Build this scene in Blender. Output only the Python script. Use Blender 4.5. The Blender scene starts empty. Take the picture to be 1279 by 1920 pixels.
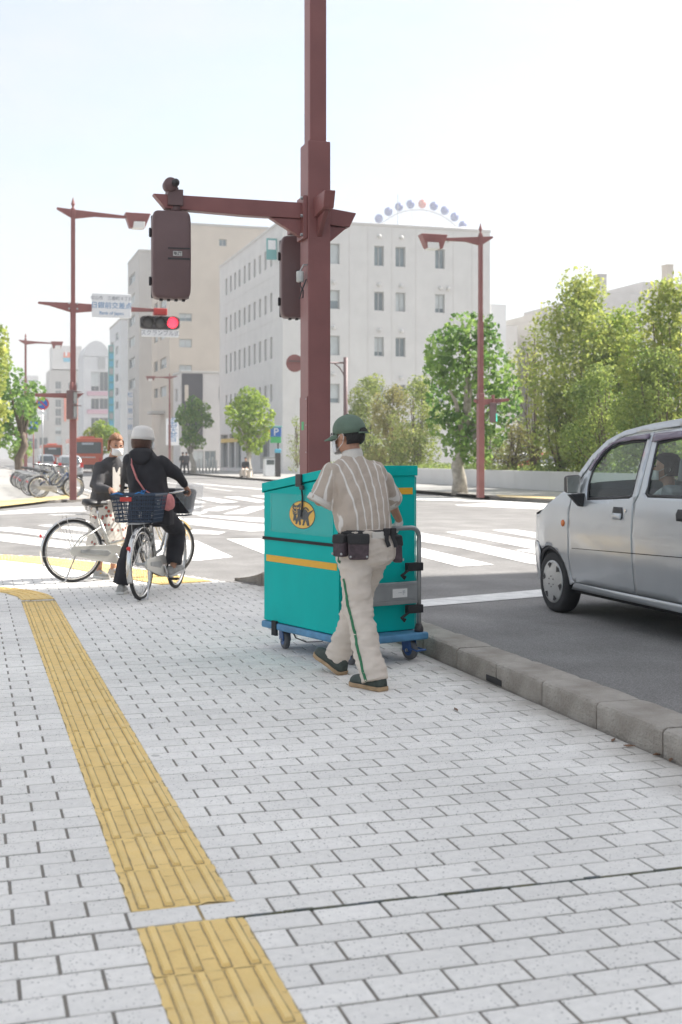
import bpy, bmesh, math, random
from mathutils import Vector, Matrix, noise as mnoise
R = math.radians
random.seed(7)
SC = bpy.context.scene
COL = SC.collection
# ------------------------------------------------------------------ camera
H = 1.33; F = 2300.0; HZ = 857.0; YAW = math.atan(695 / 2300.0)
cam = bpy.data.cameras.new('camera'); CAM = bpy.data.objects.new('camera', cam); COL.objects.link(CAM)
CAM.location = (0, 0, H); CAM.rotation_euler = (R(90), 0, -YAW)
cam.sensor_fit = 'VERTICAL'; cam.sensor_height = 36; cam.lens = F / 1920 * 36
cam.shift_y = -(960 - HZ) / 1920
cam.clip_start = 0.1; cam.clip_end = 3000
cam.dof.use_dof = True; cam.dof.focus_distance = 7.6; cam.dof.aperture_fstop = 4.0
SC.camera = CAM
# ------------------------------------------------------------------ world, sun, exposure
SUN_EL = R(45); SUN_AZ = R(4)            # from +X, turned slightly towards +Y
wd = bpy.data.worlds.new('World'); SC.world = wd; wd.use_nodes = True
nt = wd.node_tree; nt.nodes.clear()
def wn(t): return nt.nodes.new(t)
out = wn('ShaderNodeOutputWorld'); bg = wn('ShaderNodeBackground'); sky = wn('ShaderNodeTexSky')
sky.sky_type = 'NISHITA'; sky.sun_disc = False; sky.sun_elevation = SUN_EL
sky.sun_rotation = R(90) - SUN_AZ; sky.dust_density = 2.5; sky.air_density = 1.0; sky.ozone_density = 1.0
tc = wn('ShaderNodeTexCoord'); mp = wn('ShaderNodeMapping'); mp.inputs['Scale'].default_value = (1.0, 1.0, 2.6)
mp.inputs['Location'].default_value = (0.35, 0.1, 0.0)
no = wn('ShaderNodeTexNoise'); no.inputs['Scale'].default_value = 2.3; no.inputs['Detail'].default_value = 8; no.inputs['Roughness'].default_value = 0.55
rp = wn('ShaderNodeValToRGB'); rp.color_ramp.elements[0].position = 0.33; rp.color_ramp.elements[0].color = (.12,.12,.12,1)
rp.color_ramp.elements[1].position = 0.62; rp.color_ramp.elements[1].color = (.93,.93,.93,1)
mx = wn('ShaderNodeMix'); mx.data_type = 'RGBA'; mx.inputs[7].default_value = (3.1, 3.1, 3.05, 1)
nt.links.new(tc.outputs['Generated'], mp.inputs[0]); nt.links.new(mp.outputs[0], no.inputs['Vector'])
nt.links.new(no.outputs['Fac'], rp.inputs[0]); nt.links.new(rp.outputs[0], mx.inputs[0])
nt.links.new(sky.outputs[0], mx.inputs[6]); nt.links.new(mx.outputs[2], bg.inputs[0])
bg.inputs[1].default_value = 0.115; nt.links.new(bg.outputs[0], out.inputs[0])
sl = bpy.data.lights.new('sun', 'SUN'); sl.energy = 4.2; sl.angle = R(1.0); sl.color = (1, .96, .9)
SUN = bpy.data.objects.new('sun', sl); COL.objects.link(SUN)
sd = Vector((math.cos(SUN_EL) * math.cos(SUN_AZ), math.cos(SUN_EL) * math.sin(SUN_AZ), math.sin(SUN_EL)))
SUN.rotation_euler = sd.to_track_quat('Z', 'Y').to_euler(); SUN.location = (30, 0, 60)
vs = SC.view_settings; vs.view_transform = 'Standard'; vs.look = 'None'; vs.gamma = 1; vs.exposure = 1.33
SC.render.engine = 'CYCLES'; SC.cycles.use_denoising = True; SC.cycles.max_bounces = 8
SC.cycles.transparent_max_bounces = 12
# ------------------------------------------------------------------ pixel to place
FV = Vector((math.sin(YAW), math.cos(YAW), 0)); RV = Vector((math.cos(YAW), -math.sin(YAW), 0))
def A(px, py, d):
    return Vector((0, 0, H)) + FV * d + RV * (d * (px - 639.5) / F) + Vector((0, 0, d * (HZ - py) / F))
def G(px, py, z=0.0): return A(px, py, (H - z) * F / (py - HZ))
def PX(px, py, X): return A(px, py, X / (FV.x + RV.x * (px - 639.5) / F))
def PY(px, py, Y): return A(px, py, Y / (FV.y + RV.y * (px - 639.5) / F))
# ------------------------------------------------------------------ materials
M = {}
def mat(name, base, rough=.6, metal=0, var=0.0, vscale=8, bump=0.0, bscale=60, spec=None, em=None, ems=0, trans=0, alpha=1, rnd=0.0, coat=0, c2=None, emv=None, det=4):
    m = bpy.data.materials.new(name); m.use_nodes = True; n = m.node_tree; b = n.nodes['Principled BSDF']
    base = tuple(base) + (1,)
    b.inputs['Base Color'].default_value = base; b.inputs['Roughness'].default_value = rough; b.inputs['Metallic'].default_value = metal
    if spec is not None: b.inputs['Specular IOR Level'].default_value = spec
    if trans: b.inputs['Transmission Weight'].default_value = trans
    if alpha < 1: b.inputs['Alpha'].default_value = alpha
    if coat: b.inputs['Coat Weight'].default_value = coat; b.inputs['Coat Roughness'].default_value = .06
    if em: b.inputs['Emission Color'].default_value = tuple(em) + (1,); b.inputs['Emission Strength'].default_value = ems
    L = n.links; last = None
    if var or bump:
        t = n.nodes.new('ShaderNodeTexCoord')
    if var:
        nz = n.nodes.new('ShaderNodeTexNoise'); nz.inputs['Scale'].default_value = vscale; nz.inputs['Detail'].default_value = det
        L.new(t.outputs['Object'], nz.inputs['Vector'])
        r = n.nodes.new('ShaderNodeMapRange'); r.inputs[1].default_value = .3; r.inputs[2].default_value = .7
        L.new(nz.outputs['Fac'], r.inputs[0])
        mixn = n.nodes.new('ShaderNodeMix'); mixn.data_type = 'RGBA'
        dk = c2 + (1,) if c2 else tuple(c * (1 - var) for c in base[:3]) + (1,)
        lt = base if c2 else tuple(min(1, c * (1 + var * .6)) for c in base[:3]) + (1,)
        mixn.inputs[6].default_value = dk; mixn.inputs[7].default_value = lt
        L.new(r.outputs[0], mixn.inputs[0]); last = mixn.outputs[2]
    if rnd:
        oi = n.nodes.new('ShaderNodeObjectInfo'); ge = n.nodes.new('ShaderNodeNewGeometry')
        ad = n.nodes.new('ShaderNodeMath'); ad.operation = 'ADD'
        L.new(oi.outputs['Random'], ad.inputs[0]); L.new(ge.outputs['Random Per Island'], ad.inputs[1])
        fr = n.nodes.new('ShaderNodeMath'); fr.operation = 'FRACT'; L.new(ad.outputs[0], fr.inputs[0])
        mr = n.nodes.new('ShaderNodeMapRange'); mr.inputs[3].default_value = 1 - rnd; mr.inputs[4].default_value = 1 + rnd
        L.new(fr.outputs[0], mr.inputs[0])
        hs = n.nodes.new('ShaderNodeHueSaturation'); hs.inputs['Color'].default_value = base
        L.new(mr.outputs[0], hs.inputs['Value'])
        if last: L.new(last, hs.inputs['Color'])
        last = hs.outputs[0]
    if last: L.new(last, b.inputs['Base Color'])
    if bump:
        nb = n.nodes.new('ShaderNodeTexNoise'); nb.inputs['Scale'].default_value = bscale; nb.inputs['Detail'].default_value = 5
        L.new(t.outputs['Object'], nb.inputs['Vector'])
        bp = n.nodes.new('ShaderNodeBump'); bp.inputs['Strength'].default_value = bump; bp.inputs['Distance'].default_value = .02
        L.new(nb.outputs['Fac'], bp.inputs['Height']); L.new(bp.outputs[0], b.inputs['Normal'])
    M[name] = m
    return m
def nodes_of(m): return m.node_tree.nodes, m.node_tree.links, m.node_tree.nodes['Principled BSDF']
# ------------------------------------------------------------------ mesh builder
class MB:
    def __init__(s): s.v = []; s.f = []
    def add(s, vs, fs):
        o = len(s.v); s.v += [tuple(p) for p in vs]; s.f += [tuple(i + o for i in f) for f in fs]; return s
    def box(s, a, b, m=None):
        x0, y0, z0 = a; x1, y1, z1 = b
        vs = [(x0,y0,z0),(x1,y0,z0),(x1,y1,z0),(x0,y1,z0),(x0,y0,z1),(x1,y0,z1),(x1,y1,z1),(x0,y1,z1)]
        if m: vs = [m @ Vector(p) for p in vs]
        return s.add(vs, [(3,2,1,0),(4,5,6,7),(0,1,5,4),(1,2,6,5),(2,3,7,6),(3,0,4,7)])
    def hexa(s, p):  # 8 points, bottom ring then top ring
        return s.add(p, [(3,2,1,0),(4,5,6,7),(0,1,5,4),(1,2,6,5),(2,3,7,6),(3,0,4,7)])
    def quad(s, a, b, c, d): return s.add([a,b,c,d], [(0,1,2,3)])
    def rings(s, rs, cap=True, closed=False):
        n = len(rs[0]); o = len(s.v)
        for r in rs: s.v += [tuple(p) for p in r]
        k = len(rs)
        for i in range(k if closed else k - 1):
            a = o + i * n; b = o + ((i + 1) % k) * n
            for j in range(n):
                s.f.append((a + j, a + (j + 1) % n, b + (j + 1) % n, b + j))
        if cap and not closed:
            s.f.append(tuple(o + j for j in reversed(range(n)))); s.f.append(tuple(o + (k - 1) * n + j for j in range(n)))
        return s
    def tube(s, pts, r, n=8, cap=True, closed=False, flat=None):
        pts = [Vector(p) for p in pts]; k = len(pts)
        rad = r if isinstance(r, (list, tuple)) else [r] * k
        rs = []; up = None
        for i, p in enumerate(pts):
            if closed: t = pts[(i + 1) % k] - pts[i - 1]
            else: t = pts[min(i + 1, k - 1)] - pts[max(i - 1, 0)]
            t.normalize()
            if up is None:
                up = Vector((0, 0, 1)) if abs(t.z) < .9 else Vector((0, 1, 0))
            sx = t.cross(up); sx.normalize(); up = sx.cross(t); up.normalize()
            fx, fy = (1, 1) if flat is None else flat
            rs.append([p + (sx * math.cos(2*math.pi*j/n) * fx + up * math.sin(2*math.pi*j/n) * fy) * rad[i] for j in range(n)])
        return s.rings(rs, cap, closed)
    def capsule(s, a, b, ra, rb, n=14):
        a = Vector(a); b = Vector(b); t = (b - a).normalized()
        pts = []; rr = []
        for q in (1, .85, .5): pts.append(a - t * ra * q); rr.append(ra * math.sqrt(max(0.003, 1 - q * q)))
        pts.append(a); rr.append(ra); pts.append(b); rr.append(rb)
        for q in (.5, .85, 1): pts.append(b + t * rb * q); rr.append(rb * math.sqrt(max(0.003, 1 - q * q)))
        return s.tube(pts, rr, n)
    def lathe(s, prof, c=(0,0,0), n=20, axis='Z', cap=True):
        c = Vector(c); rs = []
        for r, h in prof:
            ring = []
            for j in range(n):
                a = 2*math.pi*j/n; x, y = r*math.cos(a), r*math.sin(a)
                p = (x, y, h) if axis == 'Z' else ((h, x, y) if axis == 'X' else (y, h, x))
                ring.append(c + Vector(p))
            rs.append(ring)
        return s.rings(rs, cap)
    def ell(s, c, r, n=16, k=10, m=None):
        c = Vector(c); rs = []
        for i in range(k + 1):
            th = math.pi * (0.02 + .96 * i / k); ring = []
            for j in range(n):
                a = 2*math.pi*j/n
                p = Vector((r[0]*math.sin(th)*math.cos(a), r[1]*math.sin(th)*math.sin(a), -r[2]*math.cos(th)))
                if m: p = m @ p
                ring.append(c + p)
            rs.append(ring)
        return s.rings(rs)
    def prism(s, poly, d0, d1, plane='XZ', m=None):  # poly in a plane, extruded d0..d1 along the third axis
        def P(u, v, d):
            p = Vector((u, d, v)) if plane == 'XZ' else (Vector((d, u, v)) if plane == 'YZ' else Vector((u, v, d)))
            return m @ p if m else p
        n = len(poly); vs = [P(u, v, d0) for u, v in poly] + [P(u, v, d1) for u, v in poly]
        return s.add(vs, [tuple(reversed(range(n))), tuple(range(n, 2*n))] + [(i, (i+1) % n, n + (i+1) % n, n + i) for i in range(n)])
    def mesh(s, name, mt=None, smooth=False):
        me = bpy.data.meshes.new(name); me.from_pydata(s.v, [], s.f)
        bm = bmesh.new(); bm.from_mesh(me); bmesh.ops.recalc_face_normals(bm, faces=bm.faces); bm.to_mesh(me); bm.free()
        if mt: me.materials.append(M[mt] if isinstance(mt, str) else mt)
        if smooth: me.polygons.foreach_set('use_smooth', [True] * len(me.polygons))
        me.update(); return me
    def build(s, name, mt, parent=None, smooth=False, bev=0, seg=2, sub=0):
        return put(name, s.mesh(name, mt, smooth or bev > 0), parent, bev, seg, sub)
def put(name, me, parent=None, bev=0, seg=2, sub=0):
    o = bpy.data.objects.new(name, me); COL.objects.link(o)
    if parent: o.parent = parent
    if bev:
        b = o.modifiers.new('bevel', 'BEVEL'); b.width = bev; b.segments = seg; b.limit_method = 'ANGLE'; b.angle_limit = R(40)
        w = o.modifiers.new('wn', 'WEIGHTED_NORMAL'); w.keep_sharp = False
    if sub:
        d = o.modifiers.new('sub', 'SUBSURF'); d.levels = sub; d.render_levels = sub
    return o
def empty(name, loc=(0,0,0), rz=0, label=None, cat=None, group=None):
    o = bpy.data.objects.new(name, None); COL.objects.link(o); o.location = loc; o.rotation_euler = (0, 0, rz)
    o.empty_display_size = .1
    return tag(o, label, cat, group)
def tag(o, label=None, cat=None, group=None, kind=None):
    if label: o['label'] = label
    if cat: o['category'] = cat
    if group: o['group'] = group
    if kind: o['kind'] = kind
    return o
def copy_tree(o, parent=None):
    c = o.copy(); COL.objects.link(c); c.parent = parent
    for ch in list(o.children): copy_tree(ch, c)
    return c
def dup(o, loc, rz, label=None, group=None):
    c = copy_tree(o); c.location = loc; c.rotation_euler = (0, 0, rz)
    if label: c['label'] = label
    if group: c['group'] = group
    return c
def smooth_union(mb, vox=.012, it=6, fac=.5):
    me = bpy.data.meshes.new('tmp'); me.from_pydata(mb.v, [], mb.f)
    bm = bmesh.new(); bm.from_mesh(me); bmesh.ops.recalc_face_normals(bm, faces=bm.faces); bm.to_mesh(me); bm.free()
    o = bpy.data.objects.new('tmp', me); COL.objects.link(o)
    r = o.modifiers.new('r', 'REMESH'); r.mode = 'VOXEL'; r.voxel_size = vox; r.use_smooth_shade = True
    s = o.modifiers.new('s', 'SMOOTH'); s.iterations = it; s.factor = fac
    dg = bpy.context.evaluated_depsgraph_get(); ev = o.evaluated_get(dg)
    res = bpy.data.meshes.new_from_object(ev); bpy.data.objects.remove(o); bpy.data.meshes.remove(me)
    res.polygons.foreach_set('use_smooth', [True] * len(res.polygons))
    return res
def wrinkle(me, amp, scale, seed=0, stretch=(1,1,1)):
    co = [v.co.copy() for v in me.vertices]; nr = [v.normal.copy() for v in me.vertices]
    for v, c, n in zip(me.vertices, co, nr):
        q = Vector((c.x*stretch[0], c.y*stretch[1], c.z*stretch[2])) * scale + Vector((seed, seed*2.3, 0))
        v.co = c + n * (amp * (mnoise.noise(q) + .5 * mnoise.noise(q * 2.1)))
    me.update()
def cloth(name, mb, mt, parent, vox=.012, it=6, amp=0, scale=8, seed=0, stretch=(1,1,1)):
    me = smooth_union(mb, vox, it)
    if amp: wrinkle(me, amp, scale, seed, stretch)
    me.name = name; me.materials.clear(); me.materials.append(M[mt]); return put(name, me, parent)
def ring(c, rx, ry, ax=(1,0,0), ay=(0,1,0), n=20, e=2.0):
    c = Vector(c); ax = Vector(ax).normalized(); ay = Vector(ay).normalized(); o = []
    for j in range(n):
        a = 2*math.pi*j/n; ca, sa = math.cos(a), math.sin(a)
        o.append(c + ax * (rx * math.copysign(abs(ca) ** (2/e), ca)) + ay * (ry * math.copysign(abs(sa) ** (2/e), sa)))
    return o
def text(name, body, size, mt, parent, m4, ext=.001, align='CENTER', sx=1.0):
    cu = bpy.data.curves.new('t', 'FONT'); cu.body = body; cu.size = size; cu.extrude = ext; cu.align_x = align; cu.align_y = 'CENTER'; cu.resolution_u = 3
    o = bpy.data.objects.new('t', cu); COL.objects.link(o)
    dg = bpy.context.evaluated_depsgraph_get(); me = bpy.data.meshes.new_from_object(o.evaluated_get(dg)); bpy.data.objects.remove(o)
    me.transform(Matrix.Diagonal((sx, 1, 1, 1))); me.transform(m4); me.materials.clear(); me.materials.append(M[mt])
    return put(name, me, parent)
def frame(o, x, y, z=None):  # matrix from axes
    x = Vector(x).normalized(); y = Vector(y).normalized(); z = x.cross(y); m = Matrix((x, y, z)).transposed().to_4x4(); m.translation = Vector(o); return m
# ------------------------------------------------------------------ material library
mat('asphalt', (.275,.265,.255), .9, var=.22, vscale=1.3, bump=.35, bscale=160, det=9)
def _asph(m):
    n, L, b = nodes_of(m)
    t = n.new('ShaderNodeTexCoord'); v = n.new('ShaderNodeTexVoronoi'); v.inputs['Scale'].default_value = 95
    L.new(t.outputs['Object'], v.inputs['Vector'])
    r = n.new('ShaderNodeMapRange'); r.inputs[1].default_value = .0; r.inputs[2].default_value = .6; r.inputs[3].default_value = 1.35; r.inputs[4].default_value = .72
    L.new(v.outputs['Distance'], r.inputs[0])
    # faint old patches and tyre-worn streaks along the street
    mp = n.new('ShaderNodeMapping'); mp.inputs['Scale'].default_value = (.9, .06, 1); L.new(t.outputs['Object'], mp.inputs[0])
    z = n.new('ShaderNodeTexNoise'); z.inputs['Scale'].default_value = 1.2; z.inputs['Detail'].default_value = 6; L.new(mp.outputs[0], z.inputs['Vector'])
    r2 = n.new('ShaderNodeMapRange'); r2.inputs[1].default_value = .3; r2.inputs[2].default_value = .7; r2.inputs[3].default_value = .82; r2.inputs[4].default_value = 1.15
    L.new(z.outputs['Fac'], r2.inputs[0])
    mu = n.new('ShaderNodeMath'); mu.operation = 'MULTIPLY'; L.new(r.outputs[0], mu.inputs[0]); L.new(r2.outputs[0], mu.inputs[1])
    hs = n.new('ShaderNodeHueSaturation'); src = b.inputs['Base Color'].links[0].from_socket
    L.new(src, hs.inputs['Color']); L.new(mu.outputs[0], hs.inputs['Value']); L.new(hs.outputs[0], b.inputs['Base Color'])
_asph(M['asphalt'])
def paver_mat(name, base, dens):
    m = mat(name, base, .8, var=.07, vscale=30, rnd=.05, bump=.3, bscale=180)
    n, L, b = nodes_of(m)
    t = n.new('ShaderNodeNewGeometry')
    # large soft dirt patches
    z = n.new('ShaderNodeTexNoise'); z.inputs['Scale'].default_value = .7; z.inputs['Detail'].default_value = 7; L.new(t.outputs['Position'], z.inputs['Vector'])
    rz = n.new('ShaderNodeMapRange'); rz.inputs[1].default_value = .35; rz.inputs[2].default_value = .7; rz.inputs[3].default_value = 1.03; rz.inputs[4].default_value = .86
    L.new(z.outputs['Fac'], rz.inputs[0])
    # dark pits: thresholded voronoi
    mp = n.new('ShaderNodeMapping'); mp.inputs['Scale'].default_value = (1, 1, .2); L.new(t.outputs['Position'], mp.inputs[0])
    v = n.new('ShaderNodeTexVoronoi'); v.inputs['Scale'].default_value = dens; v.inputs['Randomness'].default_value = 1; L.new(mp.outputs[0], v.inputs['Vector'])
    wv = n.new('ShaderNodeTexWhiteNoise'); L.new(v.outputs['Position'], wv.inputs['Vector'])
    rs = n.new('ShaderNodeMapRange'); rs.inputs[1].default_value = .25; rs.inputs[2].default_value = 1; rs.inputs[3].default_value = .0; rs.inputs[4].default_value = .36
    L.new(wv.outputs['Value'], rs.inputs[0])
    lt = n.new('ShaderNodeMath'); lt.operation = 'SUBTRACT'; L.new(rs.outputs[0], lt.inputs[0]); L.new(v.outputs['Distance'], lt.inputs[1])
    rr = n.new('ShaderNodeMapRange'); rr.inputs[1].default_value = -.02; rr.inputs[2].default_value = .06; rr.inputs[3].default_value = 1; rr.inputs[4].default_value = .5
    L.new(lt.outputs[0], rr.inputs[0])
    mu = n.new('ShaderNodeMath'); mu.operation = 'MULTIPLY'; L.new(rz.outputs[0], mu.inputs[0]); L.new(rr.outputs[0], mu.inputs[1])
    hs = n.new('ShaderNodeHueSaturation'); src = b.inputs['Base Color'].links[0].from_socket
    L.new(src, hs.inputs['Color']); L.new(mu.outputs[0], hs.inputs['Value'])
    sx = n.new('ShaderNodeSeparateXYZ'); L.new(t.outputs['Position'], sx.inputs[0])
    z2 = n.new('ShaderNodeTexNoise'); z2.inputs['Scale'].default_value = 4; z2.inputs['Detail'].default_value = 9; L.new(t.outputs['Position'], z2.inputs['Vector'])
    ad = n.new('ShaderNodeMath'); ad.operation = 'MULTIPLY_ADD'; ad.inputs[1].default_value = .55; L.new(z2.outputs['Fac'], ad.inputs[0]); L.new(sx.outputs['X'], ad.inputs[2])
    du = n.new('ShaderNodeMapRange'); du.inputs[1].default_value = 2.85; du.inputs[2].default_value = 3.3; du.inputs[4].default_value = .8; L.new(ad.outputs[0], du.inputs[0])
    md = n.new('ShaderNodeMix'); md.data_type = 'RGBA'; md.inputs[7].default_value = (.30,.27,.23,1); L.new(du.outputs[0], md.inputs[0]); L.new(hs.outputs[0], md.inputs[6])
    gv = n.new('ShaderNodeTexVoronoi'); gv.inputs['Scale'].default_value = 1.7; L.new(t.outputs['Position'], gv.inputs['Vector'])
    gr = n.new('ShaderNodeMapRange'); gr.inputs[1].default_value = .028; gr.inputs[2].default_value = .04; gr.inputs[3].default_value = .45; gr.inputs[4].default_value = 0; L.new(gv.outputs['Distance'], gr.inputs[0])
    mg = n.new('ShaderNodeMix'); mg.data_type = 'RGBA'; mg.inputs[7].default_value = (.22,.21,.19,1); L.new(gr.outputs[0], mg.inputs[0]); L.new(md.outputs[2], mg.inputs[6]); L.new(mg.outputs[2], b.inputs['Base Color'])
paver_mat('paver', (.86,.835,.79), 95)
mat('joint', (.24,.225,.21), .95, var=.5, vscale=9, bump=.6, bscale=150, c2=(.30,.27,.23))
mat('moss', (.16,.15,.06), .95, var=.6, vscale=14, bump=.8, bscale=90, c2=(.12,.15,.17))
mat('tactile', (.86,.62,.24), .75, var=.06, vscale=7, bump=.3, bscale=90, rnd=.05)
def _tac(m):
    n, L, b = nodes_of(m); g = n.new('ShaderNodeNewGeometry')
    z = n.new('ShaderNodeTexNoise'); z.inputs['Scale'].default_value = 3; z.inputs['Detail'].default_value = 8; z.inputs['Roughness'].default_value = .7; L.new(g.outputs['Position'], z.inputs['Vector'])
    r = n.new('ShaderNodeMapRange'); r.inputs[1].default_value = .5; r.inputs[2].default_value = .72; r.inputs[4].default_value = .55; L.new(z.outputs['Fac'], r.inputs[0])
    mx = n.new('ShaderNodeMix'); mx.data_type = 'RGBA'; mx.inputs[7].default_value = (.84,.68,.38,1)
    src = b.inputs['Base Color'].links[0].from_socket; L.new(src, mx.inputs[6]); L.new(r.outputs[0], mx.inputs[0]); L.new(mx.outputs[2], b.inputs['Base Color'])
_tac(M['tactile'])
mat('tactile_line', (.46,.35,.18), .9, var=.3, vscale=30)
mat('kerb', (.45,.415,.37), .92, var=.3, vscale=4.5, bump=.9, bscale=60, c2=(.25,.22,.185), det=12)
mat('far_paving', (.36,.35,.33), .85, var=.08, vscale=3, bump=.2, bscale=30)
mat('paint', (.80,.79,.76), .7, var=.2, vscale=7, bump=.3, bscale=90, det=9)
mat('paint_yellow', (.70,.54,.24), .7, var=.2, vscale=6, bump=.2, bscale=60)
mat('maroon', (.275,.108,.10), .45, var=.16, vscale=3, bump=.06, bscale=60, det=8)
mat('maroon_dark', (.165,.10,.098), .5, var=.12, vscale=4, bump=.08, bscale=40)
mat('black', (.022,.022,.024), .5)
mat('black_rubber', (.03,.03,.031), .75, var=.2, vscale=12)
mat('dark_plastic', (.05,.045,.046), .55, var=.15, vscale=20)
mat('chrome', (.72,.71,.69), .22, 1.0)
mat('steel', (.5,.5,.5), .38, .9, var=.12, vscale=12)
mat('alu_grey', (.36,.37,.37), .45, .6, var=.12, vscale=10)
mat('silver_paint', (.62,.61,.57), .32, .55, coat=.4)
mat('white_plastic', (.7,.7,.68), .5)
mat('lamp_white', (.8,.8,.78), .35)
mat('glass_dark', (.10,.12,.13), .08, 0, spec=.8)
mat('window_glass', (.20,.25,.27), .1, 0, var=.35, vscale=.5, spec=.7)
mat('blind', (.52,.56,.56), .7, var=.1, vscale=2)
mat('metal_rail', (.55,.55,.54), .4, .6)
# ------------------------------------------------------------------ ground and roads
def sheet(name, pts, z, mt, kind='structure', th=0.0, parent=None):
    me = bpy.data.meshes.new(name); n = len(pts)
    vs = [(p[0], p[1], z) for p in pts]; fs = [tuple(range(n))]
    if th:
        vs += [(p[0], p[1], z - th) for p in pts]; fs += [(i, n + i, n + (i+1) % n, (i+1) % n) for i in range(n)]
    me.from_pydata(vs, [], fs); bm = bmesh.new(); bm.from_mesh(me); bmesh.ops.recalc_face_normals(bm, faces=bm.faces)
    bmesh.ops.triangulate(bm, faces=[f for f in bm.faces if len(f.verts) > 4]); bm.to_mesh(me); bm.free()
    me.materials.append(M[mt]); o = put(name, me, parent)
    if kind: o['kind'] = kind
    return o
ROADZ = -.03
sheet('ground', [(-700,-150),(900,-150),(900,1500),(-700,1500)], -.06, 'asphalt')
sheet('road', [(3.0,-40),(160,-40),(160,16),(160,36),(17,36),(17,700),(3.0,700),(3,40),(-120,38),(-120,14),(1,13)], ROADZ, 'asphalt')
# ---- near sidewalk: base slab with joints, pavers, tactile strip
KX = 2.94                                        # kerb line
corner = [(KX, 12.3), (2.62, 13.0), (2.2, 14.2), (1.68, 15.7), (1.05, 16.8), (.3, 17.55), (-.8, 18.05), (-2.5, 18.3), (-12, 18.4)]
walk_poly = [(-12, -3), (KX, -3)] + corner
walk = sheet('sidewalk', walk_poly, -.0045, 'joint', th=.1)
PL, PW = .2105, .1266                            # paver pitch along X and Y
Y0 = 3.485; X0 = .012                            # joint row line, joint column
TX0, TX1 = .450, .757                            # tactile strip
def edge_x(y):                                   # right border of the walk at this depth
    if y <= 12.3: return KX
    for (a, b), (c, d) in zip(corner, corner[1:]):
        if b <= y <= d: return a + (c - a) * (y - b) / (d - b)
    return -99
def in_tactile(x, y):
    if y > 11.75: return False
    return TX0 - .0 < x < TX1 + .02 and not (Y0 < y < Y0 + PW)
def paver_mesh(x0, x1, y0, y1, mb, dz=0.0, t=(0,0)):
    g = .0052; c = .003
    x0 += g; x1 -= g; y0 += g; y1 -= g
    zt = dz; zb = -.03
    def zz(x, y): return zt + t[0]*(x-(x0+x1)/2) + t[1]*(y-(y0+y1)/2)
    a = [(x0,y0),(x1,y0),(x1,y1),(x0,y1)]; b = [(x0+c,y0+c),(x1-c,y0+c),(x1-c,y1-c),(x0+c,y1-c)]
    vs = [(x,y,zb) for x,y in a] + [(x,y,zz(x,y)-.002) for x,y in a] + [(x,y,zz(x,y)) for x,y in b]
    fs = [(8,9,10,11)] + [(i,(i+1)%4,4+(i+1)%4,4+i) for i in range(4)] + [(4+i,4+(i+1)%4,8+(i+1)%4,8+i) for i in range(4)]
    mb.add(vs, fs)
cells = []
r0 = int((2.0 - Y0) / PW) - 1; r1 = int((18.2 - Y0) / PW)
for r in range(r0, r1):
    y0 = Y0 + r * PW; y1 = y0 + PW; ym = (y0 + y1) / 2
    xr = min(edge_x(y0), edge_x(y1)) - .01
    if r == -1: y1 -= .007                       # wider mossy joint
    off = (r % 2) * PL / 2
    k = int((-3.2 if ym > 6 else -1.2) / PL)
    while True:
        x0 = X0 + off + k * PL; x1 = x0 + PL; k += 1
        if x0 > xr - .03: break
        x1 = min(x1, xr)
        seg = [(x0, x1)]
        if in_tactile(TX0 + .1, ym):
            seg = []
            if x0 < TX0 - .016: seg.append((x0, TX0 + .004 if TX0 - .06 < x1 else x1))
            if x1 > TX1 + .016: seg.append((TX1 - .004 if x0 < TX1 + .06 else x0, x1))
        for a, b in seg:
            if b - a < .016: continue
            # only what the lens can see, with a margin for a step aside
            P = Vector(((a + b) / 2, ym, 0)); d = P.dot(FV); u = P.dot(RV) / d if d > .5 else 9
            vis = d > 2.3 and -.29 < u < .29 and H / d < 1075 / F
            near = d if vis else 99 + d
            cells.append((near, a, b, y0, y1))
cells.sort()
full = {}
rest = MB()
for i, (near, a, b, y0, y1) in enumerate(cells):
    rr = random.Random(i * 7 + 1)
    dz = rr.gauss(0, .0006); t = (rr.gauss(0, .003), rr.gauss(0, .004))
    if i < 300:
        w = round(b - a, 4); key = (w, rr.randrange(4) if abs(w - PL) < .001 else 9, round(y1 - y0, 4))
        if key not in full:
            q = MB(); paver_mesh(-w/2, w/2, -(y1-y0)/2, (y1-y0)/2, q, 0, t); full[key] = q.mesh('paver', 'paver')
        o = put('paver', full[key], walk); o.location = ((a+b)/2, (y0+y1)/2, dz)
    else: paver_mesh(a, b, y0, y1, rest, dz, t)
o = rest.build('paver_field', 'paver', walk); o['kind'] = 'stuff'
mj = MB(); rr = random.Random(3)
x = TX1 - .05
while x < KX - .02:
    w = rr.uniform(.03, .16); h = rr.uniform(-.001, .0035); q = rr.uniform(.004, .0065)
    mj.box((x, Y0 - .0065 - q * .2, -.03), (x + w * .97, Y0 + .0045, -.001 + h)); x += w
mj.build('moss_joint', 'moss', walk)
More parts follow.
